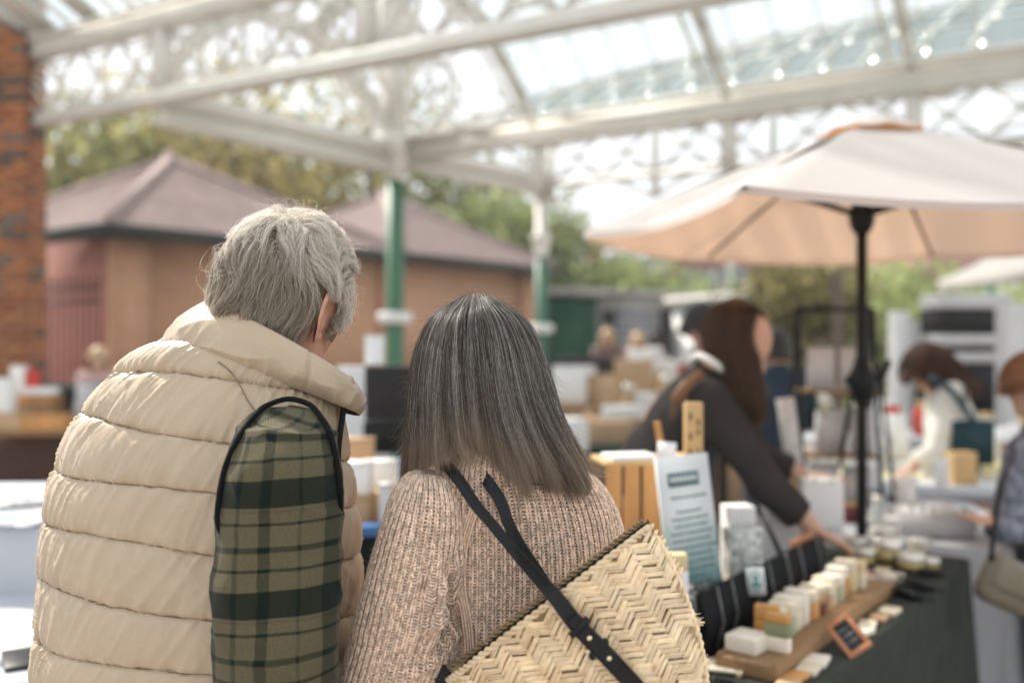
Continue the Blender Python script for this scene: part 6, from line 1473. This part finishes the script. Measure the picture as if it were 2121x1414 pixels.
o, b_ = box_at('grey_carton', 'large plain grey carton below the stallholder arm', 'carton', P(1622, 1165, 3.12), (.165, .11, .175), GREYBAG, R(14)); q = MB(); q.box((.05, -.0565, .09), (.035, .001, .10)); obj('printed_label', q, mk('pinkish_print', (.55, .42, .40), .8, .2, 30), o)
o, b_ = box_at('white_bag', 'white paper bag just right of the stallholder cuff', 'bag', P(1700, 1090, 3.3), (.13, .09, .16), PAPER, R(-6)); q = MB(); q.tube([(-.03, -.046, .15), (-.02, -.05, .19), (.02, -.05, .19), (.03, -.046, .15)], .003, 6); obj('handle', q, PAPER, o)
q = MB(); q.tube([P(1560, 1035, 2.9), P(1600, 1110, 2.8), P(1632, 1180, 2.7)], .008, 8); single('black_rod', q, BLACK, 'black metal rod slanting down behind the ribbed rack', 'rod')
# tins
TIN = mk('gold_tin', (.36, .29, .13), .3, .2, 8, metal=.7); LID = mk('silver_lid', (.80, .78, .72), .28, .05, 8, metal=.6); TIN2 = mk('pale_label_tin', (.66, .60, .46), .4, .2, 20)
def tin(px, py, Y, r, h, label, mt=TIN, n_band=2):
    b_ = P(px, py, Y); o = thing('tin', label, 'tin', (b_.x, b_.y, max(.781, b_.z)), 0, 'tins on the soap table'); q = MB(); q.lathe([(r, 0), (r, h*.66)], 24); obj('can', q, mt, o)
    q = MB(); q.lathe([(r*1.03, h*.66), (r*1.05, h*.7), (r*1.05, h*.97), (r*.99, h), (0.002, h*.985)], 24); obj('lid', q, LID, o); return o
tin(1838, 1168, 3.12, .045, .085, 'tall gold tin with a silver lid behind the others')
tin(1886, 1182, 3.05, .040, .055, 'squat gold tin right of the tall one')
tin(1796, 1178, 3.14, .036, .06, 'gold tin left of the tall one under the pole', TIN)
tin(1925, 1188, 3.1, .030, .035, 'small low tin furthest right')
tin(1748, 1205, 2.95, .052, .045, 'wide pale tin under the stallholder fingers', TIN2)
tin(1905, 1150, 3.35, .034, .045, 'small silver lidded tin behind the squat gold one', TIN2)
tin(1770, 1150, 3.35, .040, .05, 'white tin beside the foot of the parasol pole', TIN2)
tin(1832, 1120, 3.5, .05, .05, 'broad white lidded tin behind the tall gold one', TIN2)
for k, (a, b_, m_, lb) in enumerate(((.90, .17, 'white', 'small white soap wrapped in red paper past the board'), (.97, .20, 'pink', 'pink wrapped soap past the end of the board'), (1.04, .16, 'cream', 'pale wrapped soap before the slate labels'), (.99, .12, 'white', 'flat white packet beside the pink wrapped soap'), (1.10, .25, 'pink', 'reddish packet in front of the tins'))): one('wrapped_soap', lb, 'soap', T(a, b_, .7805), (.07, .045, .02), SO[m_], RZ+random.uniform(-.5, .5), 'wrapped soaps near the tins')

# ================================================================== second table (white) with drawer box and tiered rack
cloth('tablecloth', Vector((1.62, 4.15, 0)), R(58), 1.05, .95, .76, .74, WHITECL, 'white cloth on the table beyond the parasol pole')
T2 = thing('table', 'folding table hidden under the white cloth beyond the parasol pole', 'table', (1.62, 4.15, 0), R(58)); q = MB(); q.box((0, 0, .735), (1.02, .92, .03)); obj('tabletop', q, WOOD2, T2)
for sx in (-1, 1):
    for sy in (-1, 1): q = MB(); q.tube([(sx*.4, sy*.35, 0), (sx*.4, sy*.35, .72)], .015, 8); obj('leg', q, BLACK, T2)
db = thing('drawer_box', 'white cardboard drawer box full of papers right of the pole', 'box', tuple(P(1935, 1120, 3.75).xy)+(.765,), R(-14))
for (c, s_) in (((0, -.085, .045), (.25, .005, .09)), ((0, .085, .045), (.25, .005, .09)), ((-.125, 0, .045), (.005, .165, .09)), ((.125, 0, .045), (.005, .165, .09)), ((0, 0, .003), (.245, .165, .005))): q = MB(); q.box(c, s_); obj('side', q, GREYBAG, db)
for k in range(6): q = MB(); q.box((-.10+.036*k, .0, .055), (.026, .15, .085), Matrix.Rotation(R(12), 3, 'Y')); obj('paper_bundle', q, PAPER, db)
one('wooden_tray', 'orange wooden tray under the papers at the right of the drawer box', 'tray', Vector((2.02, 3.95, .765)), (.22, .14, .03), WOOD, R(10))
one('open_book', 'large pale book lying open left of the drawer box', 'book', P(1850, 1075, 3.9), (.26, .16, .02), PAPER, R(-20), tilt=(R(8), 0))
one('white_carton', 'white carton behind the drawer box', 'carton', P(1905, 1075, 4.0), (.16, .10, .06), PAPER, R(20))
# cream cloth stall
cloth('tablecloth', Vector((2.35, 5.25, 0)), R(-4), 1.35, .8, .80, .78, CREAMCL, 'butter cream cloth on the table in front of the woman in white fleece')
T3t = thing('table', 'table hidden under the butter cream cloth', 'table', (2.35, 5.25, 0), R(-4)); q = MB(); q.box((0, 0, .775), (1.3, .76, .03)); obj('tabletop', q, WOOD2, T3t)
for sx in (-1, 1):
    for sy in (-1, 1): q = MB(); q.tube([(sx*.6, sy*.33, 0), (sx*.6, sy*.33, .76)], .015, 8); obj('leg', q, BLACK, T3t)
RED = mk('red_item', (.55, .05, .03), .5, .1, 8); YEL = mk('pale_yellow_card', (.75, .66, .35), .6, .1, 8); BLU = mk('blue_item', (.05, .14, .32), .6, .2, 8)
def px_low(Y): return Y < 7
def clutter(spec, group, zf=None):
    for (px, py, Y, sx, sy, sz, mt, rz, lb, nm) in spec:
        c_ = P(px, py, Y)
        if zf: c_.z = zf(Y, py, c_.z)
        o, b_ = box_at(nm, lb, nm.replace('_', ' '), c_, (sx, sy, sz), mt, R(rz), group)
        if sz > .05: q = MB(); q.box((0, 0, sz+.004), (sx*1.03, sy*1.03, .008)); obj('lid', q, mt, o)
clutter([(1880, 985, 5.3, .20, .14, .03, PAPER, 10, 'flat white pad at the left of the cream cloth', 'notepad'), (1935, 975, 5.4, .16, .12, .05, WOOD2, -20, 'small wooden box on the cream cloth', 'box'), (2000, 970, 5.35, .09, .09, .05, RED, 5, 'little red box on the cream cloth', 'box'), (2045, 980, 5.3, .22, .12, .03, YEL, 12, 'pale yellow tray at the right of the cream cloth', 'tray'), (2095, 975, 5.5, .16, .14, .12, CARD, 0, 'brown carton at the right end of the cream cloth', 'carton'), (1965, 1003, 5.05, .26, .10, .02, PAPER, -4, 'long white leaflet on the front of the cream cloth', 'leaflet')], 'goods on the cream cloth', lambda Y, py, z: .803)
# tiered black rack with paper bags
rkx = Vector((P(1728, 700, 4.15).x, 4.15, .762)); tr_ = thing('tiered_rack', 'black metal ladder rack with three tiers of white paper bags', 'rack', tuple(rkx), R(-6))
for sx in (-1, 1):
    q = MB(); q.tube([(sx*.155, -.16, 0), (sx*.15, -.02, .86)], .010, 8); obj('upright', q, BLACK, tr_); q = MB(); q.tube([(sx*.155, .16, 0), (sx*.15, .02, .86)], .010, 8); obj('upright', q, BLACK, tr_)
q = MB(); q.tube([(-.15, 0, .86), (.15, 0, .86)], .010, 8); obj('top_bar', q, BLACK, tr_); q = MB(); q.tube([(.0, -.11, .22), (.12, -.03, .84)], .010, 8); obj('cross_brace', q, BLACK, tr_)
for z, d_ in ((.02, .30), (.255, .24), (.52, .18)): q = MB(); q.box((0, 0, z), (.30, d_, .012)); obj('shelf', q, DWOOD, tr_)
def bagm(x, y, z, w_, h_, label):
    o = thing('paper_bag', label, 'paper bag', tuple(rkx+Vector((x, y, z))), R(random.uniform(-12, 8)), 'white paper bags on the tiered rack'); q = MB(); d_ = w_*.45
    q.add([(-w_/2, -d_/2, 0), (w_/2, -d_/2, 0), (w_/2, d_/2, 0), (-w_/2, d_/2, 0), (-w_/2, -.012, h_), (w_/2, -.012, h_), (w_/2, .012, h_), (-w_/2, .012, h_)], [(0, 1, 5, 4), (1, 2, 6, 5), (2, 3, 7, 6), (3, 0, 4, 7), (3, 2, 1, 0), (4, 5, 6, 7)]); obj('paper_body', q, GREYBAG, o)
    q = MB(); q.tube([(-w_*.2, -.014, h_*.94), (-w_*.15, -.016, h_*1.16), (w_*.15, -.016, h_*1.16), (w_*.2, -.014, h_*.94)], .002, 5); obj('handle', q, PAPER, o)
for (x, z, w_, h_, lb) in ((-.07, .528, .105, .17, 'white paper bag on the left of the top tier'), (.065, .528, .10, .17, 'white paper bag on the right of the top tier'), (-.03, .263, .115, .18, 'white paper bag in the centre of the middle tier'), (.10, .263, .09, .18, 'narrow white paper bag right of the pole on the middle tier'), (-.06, .028, .125, .19, 'wide white paper bag on the left of the bottom tier'), (.08, .028, .11, .18, 'white paper bag on the right of the bottom tier')): bagm(x, -.04, z, w_, h_, lb)
rp_ = thing('price_card', 'long narrow white price card leaning in front of the tiered rack', 'card', tuple(P(1648, 985, 3.55)), R(10)); rp_.rotation_euler = (R(-5), R(-6), R(10)); q = MB(); q.box((0, 0, .14), (.068, .004, .28)); obj('sheet', q, mk('faint_printed_paper', (.66, .66, .65), .8, .25, 70), rp_)
q = MB(); q.box((0, .01, -.12), (.05, .05, .25)); obj('stand', q, WOOD2, rp_)
# far display frame and other rods right of the pole
fr = thing('easel', 'thin black A shaped easel right of the parasol pole', 'easel', tuple(P(1835, 1040, 4.4).xy)+(.765,), 0)
q = MB(); q.tube([(.04, 0, 0), (-.03, 0, .62)], .009, 8); obj('strut', q, BLACK, fr); q = MB(); q.tube([(-.12, .1, 0), (-.03, 0, .62)], .009, 8); obj('strut', q, BLACK, fr)

# ================================================================== far stall goods
clutter([(1190, 800, 9.3, .34, .3, .30, PAPER, 10, 'stack of white boxes seen just right of the woman hair', 'carton'), (1180, 855, 9.0, .30, .26, .30, PAPER, -8, 'white carton low behind the woman shoulder', 'carton'), (1250, 830, 9.2, .40, .3, .22, CARD, 6, 'brown carton under the far blonde shopper', 'carton'), (1312, 840, 9.2, .34, .3, .36, CARD, -5, 'tall brown carton left of the dark jackets', 'carton'),
  (1262, 905, 7.0, .30, .26, .14, CARD, 3, 'open brown carton above the green container lid', 'carton'), (1290, 868, 7.4, .28, .2, .07, PAPER, 8, 'flat white carton on the brown one', 'carton'), (1348, 880, 6.9, .05, .05, .10, RED, 0, 'small bright red pot beside the brown cartons', 'pot'), (1180, 945, 6.5, .20, .18, .20, PAPER, 12, 'white tub by the end of the woman hair', 'tub'),
  (1215, 775, 11, .6, .4, 1.28, NEARBLK, 0, 'dark crate row by the green container', 'crate')], 'goods on the middle stalls', lambda Y, py, z: 0 if Y > 10 else .932 if Y > 8 else (.766+.152 if py == 868 else .766))
mc_ = thing('market_counter', 'pale counter under the brown cartons behind the dark green table', 'counter', (.95, 9.25, 0)); q = MB(); q.box((0, 0, .91), (1.7, .95, .04)); obj('top', q, CARD, mc_); q = MB(); q.box((0, -.42, .445), (1.66, .03, .885)); obj('front_cloth', q, CARD, mc_)
st2 = thing('table', 'low dark green table with cartons behind the pine crate', 'table', (P(1270, 700, 7.0).x, 7.2, 0), R(4)); q = MB(); q.box((0, 0, .74), (1.5, 1.2, .05)); obj('tabletop', q, mk('bottle_green_cloth', (.008, .05, .038), .9, .1, 5), st2)
for sx in (-1, 1):
    for sy in (-1, 1): q = MB(); q.box((sx*.68, sy*.52, .357), (.05, .05, .715)); obj('leg', q, BLACK, st2)
# long far counters full of goods (right of centre)
random.seed(21)
def counter(x0, x1, y, z, d, label, cm, goods, zs=1.0, cols=(PAPER, PAPER, GREYBAG, CARD, WOOD2), gname='carton', grp=None, names=None):
    o = thing('market_counter', label, 'counter', ((x0+x1)/2, y, 0)); L_ = x1-x0
    q = MB(); q.box((0, 0, z-.02), (L_, d, .04)); obj('top', q, cm, o); q = MB(); q.box((0, -d/2+.02, z/2-.03), (L_-.02, .03, z-.06)); obj('front_cloth', q, cm, o)
    for k in range(goods):
        x = x0+L_*(k+.5)/goods+random.uniform(-.03, .03); s_ = (random.uniform(.07, .18)*zs, random.uniform(.06, .14)*zs, random.uniform(.06, .24)*zs); mt = random.choice(cols)
        yb = y+random.uniform(-d*.32, d*.3); nm = random.choice(('carton', 'jar', 'bottle', 'carton')); 
        desc = {'carton': 'box', 'jar': 'round jar', 'bottle': 'small bottle'}[nm]; ord_ = ('first', 'second', 'third', 'fourth', 'fifth', 'sixth', 'seventh', 'eighth', 'ninth', 'tenth', 'eleventh', 'twelfth', 'thirteenth', 'fourteenth')[k % 14]
        cn_ = {PAPER: 'white', GREYBAG: 'pale grey', CARD: 'brown', WOOD2: 'wooden', RED: 'red', BLU: 'blue', BLACK: 'black', WHITE: 'cream'}.get(mt, 'pale')
        lb = f'{cn_} {desc} {ord_} from the left on the {grp}'
        if nm == 'carton': one('carton', lb, 'box', Vector((x, yb, z+.001)), s_, mt, random.uniform(-.4, .4), 'goods on the '+grp)
        else:
            t_ = thing(nm, lb, nm, (x, yb, z+.001), 0, 'goods on the '+grp); r_ = min(s_[0]*.4, .05); h_ = s_[2]; q = MB()
            q.lathe([(r_, 0), (r_, h_*.7), (r_*.7, h_*.78), (r_*.5 if nm == 'bottle' else r_*.9, h_*.82)], 12); obj('glass', q, mt, t_); q = MB(); q.lathe([(r_*.55 if nm == 'bottle' else r_*.95, h_*.82), (r_*.55 if nm == 'bottle' else r_*.95, h_)], 12); obj('cap', q, random.choice((LID, WOOD2, BLACK)), t_)
    return o
counter(1.9, 3.5, 6.6, .86, .6, 'pale counter with jars behind the cream cloth table', WHITECL, 13, 1.0, (PAPER, PAPER, GREYBAG, WOOD2, RED), grp='pale counter behind the cream cloth')
counter(1.75, 3.1, 4.72, .80, .35, 'low white counter with papers below the woman in fleece', WHITECL, 8, .7, (PAPER, PAPER, WOOD2), grp='low white counter')
counter(3.2, 5.6, 9.0, .92, .7, 'far white counter under the awning', WHITECL, 12, 1.6, (PAPER, PAPER, GREYBAG, CARD), grp='far counter under the awning')
counter(.6, 1.9, 8.3, .85, .6, 'brown counter with cartons behind the dark jackets', CARD, 9, 1.5, (PAPER, CARD, CARD, WOOD2), grp='brown counter behind the dark jackets')
counter(1.25, 2.9, 10.2, 1.05, .6, 'far wooden counter between the parasol pole and the bush', WOOD2, 12, 1.7, (PAPER, PAPER, BLACK, CARD, RED), grp='far wooden counter')
# black and white banded stand at the right
bs = thing('banded_stand', 'tall black stand with white bands at upper right', 'stand', (P(1998, 700, 7.8).x, 7.8, 0)); z0_ = P(1, 834, 7.8).z
q = MB(); q.box((0, .2, .55), (.5, .4, 1.1)); obj('plinth', q, NEARBLK, bs)
for (y0, y1, mt, nm) in ((612, 622, PAPER, 'rail'), (624, 640, GREYBAG, 'rail'), (641, 692, NEARBLK, 'mesh_panel'), (693, 716, GREYBAG, 'rail'), (717, 728, NEARBLK, 'mesh_panel'), (729, 750, GREYBAG, 'rail'), (751, 832, NEARBLK, 'mesh_panel')):
    za, zb = P(1, y1, 7.8).z, P(1, y0, 7.8).z; q = MB(); q.box((0, -.01 if nm == 'rail' else .0, (za+zb)/2), (.54 if nm == 'rail' else .52, .42, zb-za)); obj(nm, q, mt, bs)
for (px, Y, w_, h_, py, mt, lb) in ((2095, 7.2, .16, .7, 830, GREYBAG, 'hanging pale papers right of the banded stand'), (1885, 8.2, .14, .26, 730, PAPER, 'white boxes left of the banded stand'), (1862, 8.0, .12, .35, 735, PAPER, 'tall white canister left of the banded stand')):
    c_ = P(px, py, Y); one('display_carton', lb, 'carton', Vector((c_.x, c_.y, 0)), (w_, .15, h_+c_.z), mt, R(5))
# brown display post, small framed mirror stand near the rack
one('wooden_post', 'dark wooden post rising behind the tiered rack', 'post', Vector((P(1735, 700, 8).x, 8, 0)), (.07, .07, 2.05), mk('grey_brown_wood', (.16, .12, .10), .8, .2, 6), 0)
# boxes seen between the two people
clutter([(745, 852, 4.6, .20, .16, .205, PAPER, 10, 'tall white box between the man and the column', 'carton'), (776, 760, 4.7, .09, .07, .13, PAPER, 8, 'upright white bag on the tall white box', 'bag')], 'white packs behind the man', lambda Y, py, z: 1.155 if Y < 4.65 else 1.376)
one('white_plinth', 'white plinth under the tall white box behind the man', 'plinth', Vector((P(745, 700, 4.6).x, 4.64, 0)), (.27, .30, 1.153), PAPER, R(6))
bp_ = thing('black_display_panel', 'black display case between the man and the woman', 'display case', tuple(P(805, 935, 4.2)), R(3)); q = MB(); q.box((0, 0, .25), (.19, .12, .22)); obj('upper_panel', q, NEARBLK, bp_, bevel=.004); q = MB(); q.box((0, 0, .065), (.20, .14, .13)); obj('lower_panel', q, BLACK, bp_, bevel=.004)
for sx in (-1, 1): q = MB(); q.box((sx*.09, 0, -.51), (.02, .1, 1.02)); obj('leg', q, BLACK, bp_)
cloth('tablecloth', Vector((P(790, 700, 3.2).x, 3.1, 0)), R(20), .9, .62, .945, .92, DARK, 'dark teal cloth on the table between the two people')
tbm = thing('table', 'table hidden under the dark teal cloth between the two people', 'table', (P(790, 700, 3.2).x, 3.1, 0), R(20)); q = MB(); q.box((0, 0, .92), (.86, .58, .03)); obj('tabletop', q, WOOD2, tbm)
for sx in (-1, 1):
    for sy in (-1, 1): q = MB(); q.tube([(sx*.36, sy*.22, 0), (sx*.36, sy*.22, .905)], .014, 8); obj('leg', q, BLACK, tbm)
clutter([(735, 1075, 2.9, .085, .075, .085, CARD, 8, 'brown carton low behind the man front', 'carton'), (742, 1020, 2.95, .08, .07, .085, PAPER, -6, 'white lidded tub above the brown carton', 'tub'), (790, 1000, 3.1, .10, .08, .07, PAPER, 12, 'white ribbed tub beside the woman hair', 'tub'), (740, 972, 3.1, .07, .06, .05, PAPER, 5, 'small white lidded pot behind the man collar', 'pot'), (765, 1105, 2.8, .10, .07, .03, BLU, 20, 'flat blue box low between the two people', 'box'), (800, 1078, 2.85, .035, .05, .13, GREYBAG, 0, 'narrow grey pack left of the knitted sleeve', 'pack'), (828, 968, 3.2, .05, .05, .06, BLU, 10, 'small blue pack beside the woman hair', 'pack'), (740, 925, 3.4, .11, .09, .11, CARD, 0, 'brown carton behind the man collar', 'carton')], 'small goods between the two people', lambda Y, py, z: .947 if Y < 2.93 else 1.042)
one('wooden_riser', 'pale wooden riser at the back of the dark teal cloth', 'riser', Vector((P(775, 700, 3.2).x, 3.2, .9465)), (.50, .48, .094), WOOD2, R(20))
# left stalls
lt = thing('table', 'folding table under the white cloth at the left edge', 'table', (-1.62, 2.55, 0), R(8)); q = MB(); q.box((0, 0, .735), (1.15, .9, .03)); obj('tabletop', q, WOOD2, lt)
for sx in (-1, 1):
    for sy in (-1, 1): q = MB(); q.tube([(sx*.5, sy*.4, 0), (sx*.5, sy*.4, .72)], .015, 8); obj('leg', q, BLACK, lt)
cloth('tablecloth', Vector((P(20, 700, 3.3).x-.25, 3.35, 0)), R(2), 1.1, .9, .95, .93, WHITECL, 'bluish white cloth on the left table beside the man')
cloth('tablecloth', Vector((-1.62, 2.55, 0)), R(8), 1.18, .92, .755, .73, WHITECL, 'lower white cloth at the bottom left corner')
MAG = [mk('magazine_'+n, c, .35, .7, 30, col2=c2) for n, c, c2 in (('teal', (.25, .5, .55), (.6, .6, .6)), ('grey', (.5, .5, .52), (.15, .2, .3)), ('pale', (.7, .7, .68), (.45, .4, .4)))]
for k, (px, py, Y, mt, rz, lb) in enumerate(((20, 1040, 3.0, MAG[0], 12, 'teal magazine at the left edge of the high white table'), (62, 1046, 2.98, MAG[1], -14, 'grey blue magazine beside the man shoulder'), (40, 1020, 3.3, MAG[2], 30, 'pale leaflet behind the magazines'), (85, 1015, 3.35, MAG[1], 8, 'dark printed leaflet nearest the man'))):
    p_ = P(px, py, Y); one('magazine', lb, 'magazine', Vector((p_.x, p_.y, .952+.004*k)), (.15, .21, .004), mt, R(rz), 'magazines on the left table', .0005)
one('phone', 'black phone lying on the lower white cloth at left', 'phone', Vector((P(45, 1290, 2.3).x, 2.3, .757)), (.08, .15, .009), BLACK, R(30)); one('leaflet', 'white leaflet on the lower white cloth at left', 'leaflet', Vector((P(15, 1310, 2.35).x, 2.35, .757)), (.12, .17, .003), PAPER, R(-10), bevel=0)
ls = thing('market_counter', 'dark brown counter with boxes at the foot of the brick pillar', 'counter', (P(40, 700, 7.4).x, 7.5, 0)); q = MB(); q.box((0, 0, .40), (1.25, .8, .80)); obj('counter_body', q, mk('dark_red_brown_wood', (.055, .022, .014), .7, .2, 4), ls); q = MB(); q.box((0, 0, .82), (1.3, .85, .04)); obj('top', q, DWOOD, ls)
clutter([(100, 905, 7.2, .30, .22, .10, WOOD, 4, 'orange wooden tray on the dark brown counter', 'tray'), (75, 880, 7.3, .26, .2, .08, PAPER, 10, 'flat white carton on the counter by the pillar', 'carton'), (35, 905, 7.2, .2, .2, .12, CARD, -10, 'brown carton on the counter at the left edge', 'carton'), (60, 835, 7.5, .42, .3, .06, WOOD, 0, 'upper wooden tray by the brick pillar', 'tray'), (40, 812, 7.5, .10, .10, .20, PAPER, 8, 'white box standing on the upper tray', 'carton'), (70, 815, 7.5, .08, .08, .17, RED, 3, 'reddish jar shaped box on the upper tray', 'carton'), (4, 880, 7.2, .16, .14, .36, PAPER, 4, 'tall white bundle at the very left edge', 'carton'), (85, 812, 7.4, .22, .16, .05, PAPER, 6, 'white flat pack on the upper tray', 'carton')], 'goods on the left counter', lambda Y, py, z: 0 if px_low(Y) else .841 if py > 870 else (1.012 if py == 835 else 1.082))
one('wooden_riser', 'dark wooden riser under the upper tray by the brick pillar', 'riser', Vector((P(60, 700, 7.5).x, 7.5, .8405)), (.44, .30, .170), DWOOD, 0)
dc = thing('rolling_bin', 'dark green bin with white posters below the pink end wall', 'bin', (P(165, 700, 8.0).x, 8.0, 0), R(5)); q = MB(); q.add([(-.42, -.3, 0), (.42, -.3, 0), (.42, .3, 0), (-.42, .3, 0), (-.5, -.36, 1.05), (.5, -.36, 1.05), (.5, .36, 1.05), (-.5, .36, 1.05)], [(0, 1, 5, 4), (1, 2, 6, 5), (2, 3, 7, 6), (3, 0, 4, 7), (3, 2, 1, 0), (4, 5, 6, 7)]); obj('bin_body', q, mk('bin_green', (.010, .028, .022), .5, .2, 4), dc)
q = MB(); q.box((0, 0, 1.09), (1.06, .78, .07)); obj('lid', q, mk('bin_lid', (.015, .04, .03), .5, .2, 4), dc, bevel=.02)
one('poster', 'crumpled white poster on the dark green bin', 'poster', P(175, 872, 7.55), (.19, .01, .28), MAG[2], R(5), tilt=(0, R(8)))

# more small goods round the pole and on the cream and white tables
GLASSY = mk('pale_glass', (.62, .66, .64), .15, .1, 6); random.seed(33)
sp_ = [(1702, 1010, 3.75, 'amber bottle left of the parasol pole foot', SO['amber'], .022, .11), (1730, 1118, 3.45, 'white jar just left of the pole foot', PAPER, .035, .07), (1680, 1130, 3.25, 'grey jar by the stallholder wrist', GREYBAG, .03, .06), (1818, 1052, 3.85, 'clear glass bottle right of the pole', GLASSY, .022, .13), (1846, 1040, 3.95, 'second clear glass bottle right of the pole', GLASSY, .022, .11), (1880, 1028, 4.1, 'small amber jar behind the open book', SO['amber'], .03, .06), (1962, 1052, 4.0, 'red capped jar behind the drawer box', RED, .028, .07), (2010, 1062, 3.9, 'pale green jar right of the drawer box', SO['green'], .03, .06), (1760, 1030, 4.0, 'plum coloured jar hidden half behind the pole', SO['plum'], .03, .08), (1600, 1118, 3.35, 'low white pot beneath the stallholder sleeve', PAPER, .03, .06), (1655, 1010, 3.7, 'brown glass jar under the price card', SO['tan'], .03, .07)]
for (px, py, Y, lb, mt, r_, h_) in sp_:
    p_ = P(px, py, Y); zb = .781 if Y < 3.5 else .763
    o = thing('jar', lb, 'jar', (p_.x, p_.y, zb), 0, 'small jars round the parasol pole'); q = MB(); q.lathe([(r_*.95, 0), (r_, .004), (r_, h_*.68), (r_*.7, h_*.78), (r_*.68, h_*.82)], 18); obj('glass', q, mt, o); q = MB(); q.lathe([(r_*.78, h_*.80), (r_*.8, h_*.82), (r_*.8, h_*.99), (.001, h_)], 18); obj('cap', q, random.choice((LID, BLACK, WOOD2)), o)
for k, (px, py, Y, w_, h_, rz, mt, lb) in enumerate(((1880, 1062, 4.05, .10, .14, 20, PAPER, 'white leaflet standing left of the drawer box'), (1790, 1000, 4.6, .13, .18, -10, PAPER, 'white printed card right of the tiered rack'), (1858, 968, 5.55, .16, .30, 8, PAPER, 'tall white card on the pale counter'), (1835, 970, 5.5, .10, .18, -15, MAG[2], 'small printed card left of the white fleece'), (2085, 968, 5.45, .22, .22, 6, PAPER, 'white box lid right of the teal bag'))):
    q = MB(); q.box((0, 0, h_/2), (w_, .006, h_)); o = obj('printed_card', q, mt); o.location = P(px, py, Y); o.rotation_euler = (R(-10), 0, R(rz)); tag(o, lb, 'card', 'standing cards on the far tables')
# ================================================================== air
hz = MB(); hz.box((0, 40, 7.0), (190, 130, 16.2)); hm_ = bpy.data.materials.new('haze'); hm_.use_nodes = True; t = hm_.node_tree; t.nodes.clear(); o_ = t.nodes.new('ShaderNodeOutputMaterial'); pv = t.nodes.new('ShaderNodeVolumePrincipled'); pv.inputs['Color'].default_value = (.92, .95, .97, 1); pv.inputs['Density'].default_value = .0018; pv.inputs['Anisotropy'].default_value = .2; t.links.new(pv.outputs[0], o_.inputs['Volume'])
o = obj('haze', hz, hm_); o['kind'] = 'stuff'
